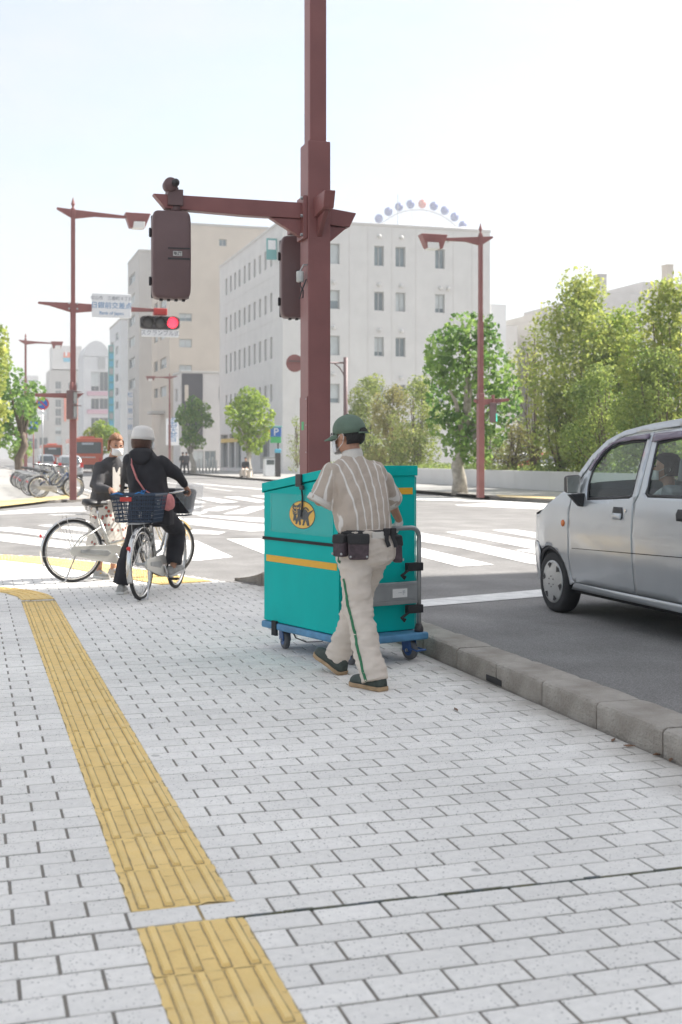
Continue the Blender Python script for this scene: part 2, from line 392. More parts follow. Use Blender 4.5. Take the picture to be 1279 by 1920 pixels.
# tactile guide strip: blocks with four long bars, worn over the pavers below
def tactile_block(w, l, seed, ragged=(False, False)):
    rr = random.Random(seed); mb = MB(); nx, ny = 8, 9; g = []
    for j in range(ny + 1):
        for i in range(nx + 1):
            x = -w/2 + w*i/nx; y = -l/2 + l*j/ny
            if i in (0, nx): x += rr.uniform(-.006, .006)
            if (j == 0 and ragged[0]) or (j == ny and ragged[1]): y += rr.uniform(-.012, .012)
            z = .003 + rr.gauss(0, .0007)
            g.append((x, y, z))
    fs = [(j*(nx+1)+i, j*(nx+1)+i+1, (j+1)*(nx+1)+i+1, (j+1)*(nx+1)+i) for j in range(ny) for i in range(nx)]
    mb.add(g, fs); mb.nbase = len(fs)
    def strip(x0, y0, x1, y1, wd, z=.0042, n=6):
        P = [Vector((x0 + (x1-x0)*k/n, y0 + (y1-y0)*k/n, z)) for k in range(n+1)]; t = Vector((x1-x0, y1-y0, 0)).normalized(); nn = Vector((-t.y, t.x, 0))
        mb.line.append((len(mb.f), n)); mb.add([p + nn*wd*rr.uniform(.3,1.2) for p in P] + [p - nn*wd*rr.uniform(.3,1.2) for p in P], [(k,k+1,n+2+k,n+1+k) for k in range(n)])
    mb.line = []
    for i in range(4):
        x = -w/2 + w*(i + .5)/4
        for sx in (-1, 1): strip(x + sx*.0145, -l/2 + .010, x + sx*.0145, l/2 - .010, .0036)
        strip(x - .015, -l/2 + .010, x + .015, -l/2 + .010, .003, n=3); strip(x - .015, l/2 - .010, x + .015, l/2 - .010, .003, n=3)
    for i in range(5):
        x0 = -w/2 + w*(i - .5)/4 + .022; x1 = -w/2 + w*(i + .5)/4 - .022
        x0 = max(x0, -w/2 + .002); x1 = min(x1, w/2 - .002)
        for k in range(3):
            if x1 - x0 < .01 or rr.random() < .3: continue
            y = -l/2 + l*(k + .5)/3 + rr.uniform(-.02, .02); strip(x0, y, x1, y + rr.uniform(-.008,.008), .0016, n=4)
    for i in range(4):
        x = -w/2 + w*(i + .5)/4; y0 = -l/2 + .012; y1 = l/2 - .012; e = rr.uniform(-.003, .003)
        b0 = .0125; b1 = .0085
        vs = [(x-b0+e,y0,.002),(x+b0+e,y0,.002),(x+b0,y1,.002),(x-b0,y1,.002),(x-b1+e,y0+.006,.0125),(x+b1+e,y0+.006,.0125),(x+b1,y1-.006,.0125),(x-b1,y1-.006,.0125)]
        mb.hexa(vs)
    return mb
def two_tone(mb):
    me = mb.mesh('tactile_block', 'tactile'); me.materials.append(M['tactile_line'])
    me.polygons.foreach_set('material_index', [1 if any(a <= i < a + n for a, n in mb.line) else 0 for i in range(len(me.polygons))]); return me
tl = .3465; variants = [two_tone(tactile_block(TX1 - TX0, tl - .003, s)) for s in range(5)]
ra = two_tone(tactile_block(TX1 - TX0, tl - .003, 77, (True, False)))
rb = two_tone(tactile_block(TX1 - TX0, tl - .003, 78, (False, True)))
y = Y0 - .003 - tl / 2; i = 0
while y > 2.2:
    o = put('tactile_block', rb if i == 0 else variants[i % 5], walk); o.location = ((TX0+TX1)/2, y, -.004); y -= tl; i += 1
y = Y0 + PW + .004 + tl / 2; i = 0
while y < 11.7:
    o = put('tactile_block', ra if i == 0 else variants[(i * 3 + 1) % 5], walk); o.location = ((TX0+TX1)/2, y, -.004); y += tl; i += 1
o = sheet('strip_bed', [(TX0-.004,2),(TX1+.004,2),(TX1+.004,11.74),(TX0-.004,11.74)], -.0035, 'tactile_line', None, parent=walk)
# the strip bends left at its far end, then warning strips follow the corner
def tac_path(pts, w, name, z, dots=True, mt='tactile'):
    acc = 0
    for (a, b) in zip(pts, pts[1:]):
        a = Vector((a[0], a[1], 0)); b = Vector((b[0], b[1], 0)); L_ = (b - a).length; k = max(1, round(L_ / w))
        ang = math.atan2(b.y - a.y, b.x - a.x)
        for i in range(k):
            p = a + (b - a) * ((i + .5) / k); mb = MB(); s = L_ / k
            mb.box((-s/2 + .002, -w/2, 0), (s/2 - .002, w/2, .005))
            if dots:
                for ix in range(5):
                    for iy in range(5):
                        mb.lathe([(.014, .004), (.012, .009), (.007, .0095)], (-s/2 + s*(ix+.5)/5, -w/2 + w*(iy+.5)/5, 0), 6)
            else:
                for iy in range(4):
                    yy = -w/2 + w*(iy+.5)/4; mb.box((-s/2 + .01, yy-.011, .004), (s/2 - .01, yy+.011, .010))
            o = mb.build(name, mt, walk); o.location = (p.x, p.y, z); o.rotation_euler = (0, 0, ang)
cx = (TX0 + TX1) / 2
tac_path([(cx, 11.75), (cx - .03, 12.1), (cx - .13, 12.45), (cx - .30, 12.75), (cx - .55, 12.98), (cx - .9, 13.1), (cx - 1.4, 13.15), (cx - 2.4, 13.15)], .30, 'tactile_block', 0.0025, False)
def inset(pts, d):
    o = []
    for i, p in enumerate(pts):
        a = Vector(pts[max(i-1,0)]); b = Vector(pts[min(i+1,len(pts)-1)]); t = (b - a).normalized(); o.append((p[0] - t.y * d, p[1] + t.x * d))
    return o
cp = [c for c in corner[1:]]
cp[-1] = (-4.5, 18.35)
for d_ in (.30, .61): tac_path(inset(cp, d_), .30, 'warning_block', 0.0025)
# ------------------------------------------------------------------ kerb of raised stones
kerb = empty('kerb', (0,0,0)); kerb['kind'] = 'structure'
KT = .128
def kerb_stone(l, seed, hole=False):
    rr = random.Random(seed); prof = [(0,-.06),(0,KT-.022),(.006,KT-.008),(.022,KT),(.245,KT),(.26,KT-.012),(.26,-.06)]
    mb = MB(); rs = []; n = 9
    for i in range(n):
        y = -l/2 + .004 + (l - .008) * i/(n-1)
        e = .004 if i in (0, n-1) else 0
        rs.append([Vector((x + (e if x < .09 else -e) + rr.gauss(0,.0012), y, z - (e if z > 0 else 0) + rr.gauss(0,.001))) for x, z in prof])
    mb.rings(rs)
    return mb
ks = [kerb_stone(.6, s).mesh('kerb_stone', 'kerb', False) for s in range(5)]
y = 3.0; i = 0
hole_y = G(945, 1281).y
while y < 12.1:
    o = put('kerb_stone', ks[i % 5], kerb); o.location = (KX + .002, y + .3, random.gauss(0,.002)); o.rotation_euler = (0, 0, random.gauss(0,.003))
    y += .602; i += 1
ks2 = MB(); rs = []
prof = [(0,-.06),(0,1),(.02,1.1),(.24,1.1),(.26,1),(.26,-.06)]
for k in range(9):
    t = k/8; h = (KT - .01) * (1 - t) ** 1.2; yy = y + .62 * t; xs = KX + .002 - .16 * t * t
    rs.append([Vector((xs + a, yy, -.06 if b < 0 else max(.002, h * min(1, b)) - (.0 if b > 1 else .012 * (1 - t)))) for a, b in prof])
ks2.rings(rs).build('kerb_stone', 'kerb', kerb)
wh = MB(); wh.box((KX - .0015, hole_y - .11, .002), (KX + .02, hole_y + .11, .038)); wh.build('drain_hole', 'black', kerb)
# crumbled asphalt lip along the back of the kerb, and grit in the gutter
lip = MB(); rr = random.Random(11)
y = 3.2
while y < 12.3:
    for q in range(5):
        x = KX + .265 + abs(rr.gauss(0, .05)); s = rr.uniform(.006, .022); zz = ROADZ + rr.uniform(-.004, .006)
        a = rr.uniform(0, 6.28); pts = [(x + s*math.cos(a + k*1.25)*rr.uniform(.7,1.2), y + rr.uniform(0,.03) + s*math.sin(a + k*1.25)*rr.uniform(.7,1.2)) for k in range(5)]
        lip.add([(p[0], p[1], zz - .01) for p in pts] + [(x*.4+p[0]*.6, y*.4+.006+p[1]*.6, zz + s*.45) for p in pts], [(5,6,7,8,9)] + [(k,(k+1)%5,5+(k+1)%5,5+k) for k in range(5)])
    y += .03
o = lip.build('asphalt_grit', 'asphalt'); tag(o, 'crumbled asphalt grit along the back of the kerb', 'grit', kind='stuff')
def leaf_bits():
    for px, py in ((1258,1428),(1232,1418),(1180,1402),(855,1333),(1150,1390)):
        p = G(px, py); mb = MB(); rr = random.Random(px); a = rr.uniform(0, 6); s = .018
        pts = [Vector((p.x + s*math.cos(a+k*1.05)*(1.6 if k%3==0 else .6), p.y + s*math.sin(a+k*1.05)*(1.6 if k%3==0 else .6), .006 + rr.uniform(0,.008))) for k in range(6)]
        mb.add(pts + [v - Vector((0,0,.002)) for v in pts], [tuple(range(6)), tuple(range(11,5,-1))] + [(k,(k+1)%6,6+(k+1)%6,6+k) for k in range(6)])
        yield mb, px
mat('dry_leaf', (.17,.09,.05), .8, var=.3, vscale=40)
lab = {1258:'dry brown leaf lying furthest right at the foot of the kerb',1232:'dry leaf second from the right edge beside the kerb',1180:'dry leaf on dusty pavers left of the other kerb leaves',855:'lone dry leaf on pavers well left of the kerb',1150:'tiny dry leaf between kerb and pavers, left of the pair'}
for mb, px in leaf_bits(): tag(mb.build('dry_leaf', 'dry_leaf'), lab[px], 'leaf', 'dry leaves by the kerb')
# ------------------------------------------------------------------ road markings
def mark(pts, f, ox, oy, mt='paint'):
    P = [G(ox + f*x, oy + f*y, ROADZ + .005) for x, y in pts]
    o = sheet('crosswalk_stripe', [(p.x, p.y) for p in P], ROADZ + .005, mt); return o
Lm = [[(-60,283),(10,280),(60,276),(420,318),(420,342),(330,336),(60,300),(-60,290)], [(-60,306),(40,312),(420,358),(420,388),(200,368),(-60,336)],
 [(180,268),(240,265),(600,300),(600,318),(480,308)], [(420,318),(500,326),(560,336),(560,352),(420,342)],
 [(885,235),(940,235),(1290,268),(1290,296),(1190,297),(885,262)], [(940,222),(1010,221),(1330,237),(1330,256),(1200,250)],
 [(790,278),(890,285),(1085,300),(1050,312),(790,305)], [(700,340),(940,340),(1118,420),(960,437),(760,437)], [(1085,333),(1250,333),(1400,398),(1290,415)],
 [(850,145),(930,143),(990,160),(850,166)], [(930,135),(1010,135),(1145,156),(1060,162)], [(1070,132),(1140,130),(1290,152),(1240,160)],
 [(1200,127),(1279,125),(1400,140),(1330,145)], [(850,180),(985,175),(920,192),(850,195)], [(965,198),(1050,178),(1155,176),(1050,200)],
 [(1070,214),(1200,178),(1300,176),(1180,214)], [(850,205),(1000,203),(960,215),(850,216)], [(860,62),(880,62),(1500,112),(1500,120)],
 [(-60,209),(230,182),(400,180),(420,200),(100,212),(-60,218)]]
for p in Lm: mark(p, .391, 0, 880)
Rm = [[(380,470),(560,460),(1200,560),(1200,620),(1000,590)], [(20,440),(200,475),(700,570),(1160,666),(1160,728),(980,700),(500,590),(145,532),(20,510)],
 [(20,545),(140,575),(750,715),(480,728),(135,640),(20,612)], [(0,690),(135,728),(190,742),(80,752),(0,735)], [(730,455),(900,450),(1200,495),(1200,540),(1060,515)],
 [(155,205),(250,208),(850,240),(1160,245),(1160,262),(960,258),(500,238),(155,230)], [(450,265),(700,255),(1150,268),(1110,300),(480,272)],
 [(20,996),(125,985),(1070,902),(2000,822),(2000,880),(1090,955),(180,1032),(20,1046)]]
for p in Rm: mark(p, .25, 740, 880)
# more of the crosswalk beyond the car and far lane lines
for k in range(9):
    x = 7.6 + k * .92; sheet('crosswalk_stripe', [(x, 12.9), (x + .46, 12.9), (x + .46, 16.4), (x, 16.4)], ROADZ + .005, 'paint')
for k in range(14):
    y = 48 + k * 12; sheet('lane_line', [(9.9, y), (10.05, y), (10.05, y + 6), (9.9, y + 6)], ROADZ + .005, 'paint')
sheet('edge_line', [(15.6, 38), (15.75, 38), (15.75, 200), (15.6, 200)], ROADZ + .005, 'paint')
sheet('edge_line', [(4.5, 40), (4.65, 40), (4.65, 200), (4.5, 200)], ROADZ + .005, 'paint')
# ------------------------------------------------------------------ far sidewalks
fz = .1
fl = [(-60,36.4),(-3,36.2),(.5,36.4),(2.4,37.2),(3.6,38.6),(3.9,41),(3.9,300),(-60,300)]
sheet('sidewalk_far_left', fl, fz - .06, 'far_paving', th=.12)
frp = [(15.8,36),(15.8,420),(26,420),(60,420),(60,29.5),(18.5,29.5),(17,30.5),(16.2,32.5)]
sheet('sidewalk_far_right', frp, fz - .01, 'far_paving', th=.16)
def flat_kerb(name, pts, z, w=.16, h=.13):
    mb = MB(); rs = []
    for i, p in enumerate(pts):
        a = Vector(pts[max(i-1,0)]); b = Vector(pts[min(i+1,len(pts)-1)]); t = (b-a).normalized(); nrm = Vector((-t.y, t.x))
        q = Vector(p); e = q + nrm * w
        rs.append([Vector((q.x,q.y,z-h)),Vector((q.x,q.y,z+.01)),Vector((e.x,e.y,z+.01)),Vector((e.x,e.y,z-h))])
    o = mb.rings(rs).build(name, 'kerb'); o['kind'] = 'structure'; return o
flat_kerb('kerb_far_right', [(15.8,420),(15.8,36),(16.2,32.5),(17,30.5),(18.5,29.5),(60,29.5)], fz)
flat_kerb('kerb_far_left', [(-60,36.4),(-3,36.2),(.5,36.4),(2.4,37.2),(3.6,38.6),(3.9,41),(3.9,300)], fz - .05)
P = [G(-40,946),G(0,942),G(140,930),G(150,934),G(60,946),G(0,953),G(-40,956)]
sheet('warning_strip', [(p.x,p.y) for p in P], fz - .05, 'paint_yellow')
P = [G(930,933),G(1040,938),G(1040,943),G(935,937)]
sheet('warning_strip', [(p.x,p.y) for p in P], fz, 'paint_yellow')
# ------------------------------------------------------------------ buildings
mat('wall_white', (.64,.63,.61), .85, var=.06, vscale=.8, bump=.12, bscale=6, det=8)
mat('wall_white_b', (.58,.56,.54), .85, var=.06, vscale=.8, bump=.12, bscale=6, det=8)
mat('wall_tan', (.56,.50,.425), .85, var=.06, vscale=.6, bump=.1, bscale=5, det=8)
mat('wall_grey', (.47,.455,.43), .85, var=.06, vscale=.6, bump=.1, bscale=5, det=8)
mat('wall_pale', (.60,.61,.62), .8, var=.05, vscale=.4)
mat('wall_dark', (.05,.05,.06), .6, var=.1, vscale=2)
mat('reveal', (.5,.5,.48), .8)
mat('frame_grey', (.42,.43,.43), .5, .3)
mat('pink', (.55,.36,.42), .7)
mat('teal_sign', (.13,.36,.36), .5)
mat('sign_white', (.78,.79,.80), .5)
mat('blue_ink', (.10,.26,.48), .5)
mat('blue_sign', (.02,.14,.50), .45)
mat('green_sign', (.05,.42,.14), .45)
mat('red_paint', (.55,.05,.04), .45)
mat('orange_sign', (.75,.16,.06), .5)
mat('cyan_sign', (.10,.45,.62), .5)
mat('yellow_band', (.60,.42,.10), .6)
mat('wheel_white', (.75,.76,.78), .5)
mat('gondola_blue', (.04,.08,.30), .45)
mat('gondola_red', (.50,.08,.05), .45)
def facade(mb, o, u, w, h, wins, depth, parent, wmat='window_glass', frame='frame_grey', blinds=0, seed=1, name='window', zbase=0):
    """wall rectangle with real openings; o lower-left seen from outside, u to the right; wins = (u0,u1,z0,z1)"""
    o = Vector(o); u = Vector(u).normalized(); n = u.cross(Vector((0,0,1)))
    us = sorted({0, w} | {a for q in wins for a in q[:2]}); zs = sorted({zbase, h} | {a for q in wins for a in q[2:4]})
    def P(a, z, d=0): return o + u*a + Vector((0,0,z)) - n*d
    for a, b in zip(us, us[1:]):
        for c, d in zip(zs, zs[1:]):
            m_, k_ = (a+b)/2, (c+d)/2
            if any(q[0] < m_ < q[1] and q[2] < k_ < q[3] for q in wins): continue
            mb.quad(P(a,c), P(b,c), P(b,d), P(a,d))
    rr = random.Random(seed)
    for q in wins:
        a, b, c, d = q[:4]
        for (p0, p1) in (((a,c),(b,c)), ((b,c),(b,d)), ((b,d),(a,d)), ((a,d),(a,c))):
            mb.quad(P(*p0), P(*p1), P(*p1, depth), P(*p0, depth))
        f = MB(); t = min(.07, (b-a)*.12)
        for (x0,x1,z0,z1) in ((a,b,c,c+t),(a,b,d-t,d),(a,a+t,c+t,d-t),(b-t,b,c+t,d-t),((a+b)/2-t/2,(a+b)/2+t/2,c+t,d-t)):
            f.hexa([P(x0,z0,depth-.06),P(x1,z0,depth-.06),P(x1,z0,depth+.03),P(x0,z0,depth+.03),P(x0,z1,depth-.06),P(x1,z1,depth-.06),P(x1,z1,depth+.03),P(x0,z1,depth+.03)])
        wo = f.build(name, frame, parent)
        g = MB(); g.quad(P(a,c,depth), P(b,c,depth), P(b,d,depth), P(a,d,depth)); g.build('pane', wmat, wo)
        if blinds and rr.random() < blinds:
            lo = c + (d-c) * rr.choice((0.02,0.02,.25,.45)); g = MB()
            g.quad(P(a+t,lo,depth-.012), P(b-t,lo,depth-.012), P(b-t,d-t,depth-.012), P(a+t,d-t,depth-.012)); g.build('blind', 'blind', wo)
def grid(u0, du, n, w, z0, dz, k, h): return [(u0+du*i, u0+du*i+w, z0+dz*j, z0+dz*j+h) for i in range(n) for j in range(k)]
def shell(mb, x0, x1, y0, y1, h, faces=('R','B','T'), z0=0):
    if 'F' in faces: mb.quad((x0,y0,z0),(x1,y0,z0),(x1,y0,h),(x0,y0,h))
    if 'L' in faces: mb.quad((x0,y1,z0),(x0,y0,z0),(x0,y0,h),(x0,y1,h))
    if 'R' in faces: mb.quad((x1,y0,z0),(x1,y1,z0),(x1,y1,h),(x1,y0,h))
    if 'B' in faces: mb.quad((x1,y1,z0),(x0,y1,z0),(x0,y1,h),(x1,y1,h))
    if 'T' in faces: mb.quad((x0,y0,h-.5),(x1,y0,h-.5),(x1,y1,h-.5),(x0,y1,h-.5))
def joints(mb, o, u, w, h, us, zs, t=.03):
    """thin recessed-looking joint strips as slim proud seams"""
    o = Vector(o); u = Vector(u).normalized(); n = u.cross(Vector((0,0,1)))
    for a in us:
        p = [o+u*(a-t/2)+n*e+Vector((0,0,z)) for z in (0,h) for (a,e) in ((a,-.02),(a+t,-.02),(a+t,.012),(a,.012))]
        mb.hexa([p[0],p[1],p[2],p[3],p[4],p[5],p[6],p[7]])
# --- white office block
WX = 22.3
wc = PX(530, 414, WX); WY = wc.y; WH = wc.z
wy1 = PX(412, 500, WX).y; wx1 = PY(919, 437, WY).x
wb = empty('office_building', (0,0,0), 0, 'white office block with small square windows and narrow slit windows on its street side', 'building')
mb = MB(); shell(mb, WX, wx1, WY, wy1, WH)
rows = [(PY(0+600+.531*209, 360+.531*b, WY).z, PY(600+.531*209, 360+.531*a, WY).z) for a, b in ((190,261),(352,419),(512,580),(680,747))]
wins = []
for c0, c1 in ((42-38,70),(192,226),(267,302),(407,441)):
    a = PY(600+.531*c0, 600, WY).x - WX; b = PY(600+.531*c1, 600, WY).x - WX
    for z0, z1 in rows: wins.append((a, b, z0, z1))
facade(mb, (WX, WY, 0), (1,0,0), wx1 - WX, WH, wins, .28, wb, blinds=.75, seed=4)
slit = []
L_ = wy1 - WY
zr = [(PX(508.6, b, WX).z, PX(508.6, a, WX).z) for a, b in ((464,500),(549,585),(632,673),(721,753))]
for k, px in enumerate((424.5,432.8,441,449.3,458.7,467.7,477.5,487.6,498,508.6)):
    yy = PX(px, 600, WX).y
    for z0, z1 in zr: slit.append((wy1 - yy - .36, wy1 - yy + .36, z0, z1))
for q0, q1 in ((414,427),(429,440),(442,452),(488,505)):
    a = PX(q0,600,WX).y; b = PX(q1,600,WX).y; slit.append((wy1 - a, wy1 - b, .35, 3.4))
facade(mb, (WX, wy1, 0), (0,-1,0), L_, WH, slit, .3, wb, wmat='glass_dark', seed=5)
mb.build('wall', 'wall_white', wb)
pr = MB(); pr.box((WX-.06, WY-.06, WH), (wx1+.06, WY+.35, WH+.22)); pr.box((WX-.06, WY+.352, WH), (WX+.35, wy1, WH+.22)); pr.box((wx1-.35, WY+.352, WH), (wx1+.06, wy1, WH+.22))
pr.build('parapet', 'wall_white_b', wb, bev=.03)
for c in (48, 209, 287, 425, 452):
    for a in (157, 328, 488, 652):
        if c in (48,) and a == 157: continue
        p = PY(600+.531*c, 360+.531*a + (c-209)*.03, WY); v = MB()
        v.lathe([(.17,0),(.17,-.12),(.13,-.2),(.05,-.24)], (p.x, WY, p.z), 10, 'Y'); v.build('vent_cap', 'wall_white', wb, True)
for px in (655, 690, 735, 780, 850, 885):
    x = PY(px, 600, WY).x; s_ = MB(); s_.box((x-.02, WY-.012, .2), (x+.02, WY+.02, WH-.1)); s_.build('panel_seam', 'wall_white_b', wb)
for z in (zr[1][1]+1.2, zr[2][1]+1.2, zr[0][1]+1.2): 
    s_ = MB(); s_.box((WX-.012, WY+.02, z-.02), (WX+.02, wy1, z+.02)); s_.build('panel_seam', 'wall_white_b', wb)
p = PX(519, 468, WX); s_ = MB(); s_.box((WX-.9, p.y-.5, p.z-.85), (WX-.1, p.y-.32, p.z+.75)); s_.build('blade_sign', 'teal_sign', wb, bev=.02)
s_ = MB(); s_.box((WX-.8, p.y-.52, p.z-.1), (WX-.2, p.y-.5, p.z+.6)); s_.build('blade_face', 'sign_white', wb)
yb = MB(); ya = PX(415,600,WX).y; y2 = PX(452,600,WX).y; yb.box((WX-.03, y2, 2.65), (WX+.28, ya, 3.0)); yb.build('awning_band', 'yellow_band', wb)
# rooftop plant
for px, w in ((842, 2.2), (868, 1.8)):
    p = PY(px, 425, WY + 8); q = MB(); q.box((p.x-w/2, WY+7, WH-.5), (p.x+w/2, WY+9, WH+1.1)); q.lathe([(w*.5,WH+1.1),(w*.42,WH+1.7),(w*.2,WH+1.9)], (p.x, WY+8, 0), 12)
    q.build('roof_unit', 'wall_pale', wb, bev=.05)
for px in (656, 746):
    p = PY(px, 415, WY+6); q = MB(); q.tube([(p.x, WY+6, WH-.5), (p.x, WY+6, WH + (3.9 if px > 700 else 2.2))], .03, 5); q.build('antenna', 'frame_grey', wb)
# --- low annex on the right behind the office block
ab = empty('annex_building', (0,0,0), 0, 'pale low annex stepping down right of the white office block', 'building')
q = MB(); yA = WY + 6; a = PY(921, 570, yA); b = PY(949, 570, yA); c = PY(975, 610, yA)
q.box((a.x, yA, 0), (b.x, yA+12, a.z)); q.build('tower', 'wall_pale', ab)
q = MB(); q.box((b.x+.003, yA+.5, 0), (c.x, yA+12, c.z)); q.build('wing', 'wall_white_b', ab)
# --- tan block behind, grey block beyond
def corner_building(name, label, cpx, top, X, lpx, rpx, wall, fw, lw, blinds=.3, seed=3, matl=None, storey=None):
    c = PX(cpx, top, X); y1 = PX(lpx, top, X).y; x1 = PY(rpx, top, c.y).x
    e = empty(name, (0,0,0), 0, label, 'building'); m_ = MB(); shell(m_, X, x1, c.y, y1, c.z)
    wf = [(PY(a,600,c.y).x - X, PY(b,600,c.y).x - X, PY(a,d_,c.y).z, PY(a,c_,c.y).z) for a, b, c_, d_ in fw]
    facade(m_, (X, c.y, 0), (1,0,0), x1 - X, c.z, wf, .25, e, blinds=blinds, seed=seed)
    wl = [(y1 - PX(a,600,X).y, y1 - PX(b,600,X).y, PX(b,d_,X).z, PX(b,c_,X).z) for a, b, c_, d_ in lw]
    facade(m_, (X, y1, 0), (0,-1,0), y1 - c.y, c.z, wl, .25, e, blinds=blinds, seed=seed+1)
    m_.build('wall', wall, e)
    k = MB(); k.box((X-.08, c.y-.08, c.z), (x1, c.y+.4, c.z+.3)); k.box((X-.08, c.y+.402, c.z), (X+.4, y1, c.z+.3)); k.build('parapet', 'wall_grey', e, bev=.04)
    return e, c, y1, x1
fw = [(336,360,587,602),(336,360,635,651),(336,360,684,699),(411,425,448,461)]
lw = [(289,296,621,640),(300,312,612,632),(289,296,676,695),(300,312,668,688),(289,296,727,745),(300,312,722,742),(289,296,565,584),(300,312,556,577),(289,296,508,528),(300,312,500,520)]
tb, tc_, ty1, tx1 = corner_building('tan_building', 'tall tan apartment block left behind the white office block', 318, 420, WX, 285, 520, 'wall_tan', fw, lw, .6, 8)
q = MB(); q.box((PY(441,430,tc_.y+3).x, tc_.y+3, tc_.z-.4), (PY(492,430,tc_.y+3).x, tc_.y+9, PY(460,430,tc_.y+3).z-.3)); q.build('penthouse', 'wall_grey', tb)
pa = PX(300, 778, WX); q = MB(); q.box((WX-1.6, PX(287,770,WX).y - 10, pa.z), (WX-.02, PX(287,770,WX).y-6, pa.z+.35)); q.build('canopy', 'wall_grey', tb, bev=.05)
lw = [(242,253,508+40*i,526+40*i) for i in range(6)]
gb, gc, gy1, gx1 = corner_building('grey_building', 'grey office block beyond the tan block with one column of street windows', 261, 471, WX, 240, 330, 'wall_grey', [], lw, .5, 21)
p = PX(251, 770, WX); q = MB(); q.box((WX-1.0, p.y-.2, PX(251,815,WX).z), (WX-.12, p.y, PX(251,733,WX).z)); s_ = q.build('blade_sign', 'sign_white', gb)
for i in range(5):
    z = p.z + 2.2 - i*1.15; text('sign_character', '松山第一館'[i], .8, 'blue_ink', gb, frame((WX-.55, p.y-.205, z), (1,0,0), (0,0,1)))
# --- low white building with a dark panel
lb, lc, ly1, lx1 = corner_building('low_building', 'low white building with tall dark grey panel and dark garage openings', 339, 700, WX+.2, 325, 418, 'wall_white_b', [(362,382,845,884),(384,405,845,884),(410,411.5,725,750)], [(329,333,728,752)], .2, 31)
q = MB(); a = PY(341,700,lc.y); b = PY(380,830,lc.y); q.box((a.x, lc.y-.12, b.z), (b.x, lc.y-.004, a.z-.02)); q.build('dark_panel', 'wall_dark', lb)
q = MB(); a = PY(346,722,lc.y); b = PY(353,752,lc.y); q.box((a.x, lc.y-.17, b.z), (b.x, lc.y-.123, a.z)); q.build('panel_window', 'wall_tan', lb)
p = PX(333, 800, WX); q = MB(); q.box((WX-1.5, lc.y-.5, PY(333,835,lc.y).z), (WX-.1, lc.y-.3, PY(333,785,lc.y).z)); q.build('blade_sign', 'sign_white', lb)
for i in range(3): text('sign_character', '歯医者'[i], 1.15, 'blue_ink', lb, frame((WX-.8, lc.y-.505, PY(333,793+14*i,lc.y).z), (1,0,0), (0,0,1)))
# --- downtown blocks further along the street
cw = [(208,213,640+26*i,652+26*i) for i in range(6)] + [(217,222,622+26*i,636+26*i) for i in range(6)]
cb, cc, cy1, cx1 = corner_building('pale_building', 'pale narrow tower left of the grey block with dark slot windows', 226, 600, WX, 206, 245, 'wall_pale', [], cw, .3, 41)
q = MB(); Yb = cc.y - 6; a = PY(203.5,647,Yb); b = PY(214,815,Yb); q.box((a.x, Yb, b.z), (b.x, Yb+.5, a.z)); s_ = q.build('blade_sign', 'teal_sign', cb, bev=.05)
for i in range(12):
    z = a.z - (a.z-b.z)*(i+.5)/12; q = MB(); q.box((a.x+.12, Yb-.03, z-.42), (b.x-.12, Yb-.002, z+.42)); q.build('sign_cell', 'cyan_sign' if i % 3 else 'frame_grey', cb)
def flat_building(name, label, x0, x1, top, d, wall, wins, dep=14, parapet=True, blinds=.2, wm='window_glass'):
    Y = d; c0 = PY(x0, top, Y); c1 = PY(x1, top, Y)
    e = empty(name, (0,0,0), 0, label, 'building'); m_ = MB(); shell(m_, c0.x, c1.x, Y, Y+dep, c0.z, ('L','R','B','T'))
    wf = [(PY(a,600,Y).x - c0.x, PY(b,600,Y).x - c0.x, PY(a,d_,Y).z, PY(a,c_,Y).z) for a, b, c_, d_ in wins]
    facade(m_, (c0.x, Y, 0), (1,0,0), c1.x - c0.x, c0.z, wf, .35, e, blinds=blinds, wmat=wm, seed=int(x0)+3); m_.build('wall', wall, e)
    return e, Y
vb, vY = flat_building('vaulted_building', 'glass fronted block with barrel vault roof and pink floor bands', 157, 204, 668, 258, 'wall_pale', [(171,186,697,733),(187,203,697,733),(171,186,747,767),(187,203,747,767),(171,186,783,800),(187,203,783,800)], wm='glass_dark')
q = MB(); pr_ = []
for k in range(13):
    a = math.pi * k / 12; pr_.append((PY(180.5 - 23.5*math.cos(a), 668 - 29*math.sin(a), vY).x, PY(180, 668 - 29*math.sin(a), vY).z))
q.prism(pr_, vY - .1, vY + 14, 'XZ'); q.build('vault_roof', 'wall_pale', vb)
for y in (733, 767, 801):
    a = PY(163, y+1, vY); b = PY(204, y+9, vY); q = MB(); q.box((a.x, vY-.6, b.z), (b.x, vY-.02, a.z)); q.build('floor_band', 'pink', vb)
q = MB(); a = PY(185,668,vY); b = PY(197,692,vY); q.box((a.x, vY-.3, b.z), (b.x, vY-.11, a.z)); q.build('vent_panel', 'frame_grey', vb)
hb, hY = flat_building('department_building', 'grey block with white sign box on its roof and a dark stair window strip', 92, 156, 694, 365, 'wall_grey', [(104,115,715+17*i,729+17*i) for i in range(7)] + [(128,133,717,729),(138,151,717,729),(128,150,822,836)], wm='glass_dark')
q = MB(); a = PY(98,648,hY); b = PY(153,693,hY); q.box((a.x, hY-.4, b.z), (b.x, hY+12, a.z)); q.build('sign_box', 'wall_white', hb)
for (x0,x1,y0,y1,m_) in ((119,132,661,671,'orange_sign'),(119,132,671,679,'cyan_sign'),(120,124,745,790,'orange_sign'),(141,151,745,788,'orange_sign'),(122,126,660,668,'sign_white')):
    a = PY(x0,y0,hY); b = PY(x1,y1,hY); q = MB(); e_ = .75 if m_ == 'sign_white' else .6; q.box((a.x, hY-e_, b.z), (b.x, hY-.41 + (0 if y0 < 693 else .4), a.z)); q.build('banner', m_, hb)
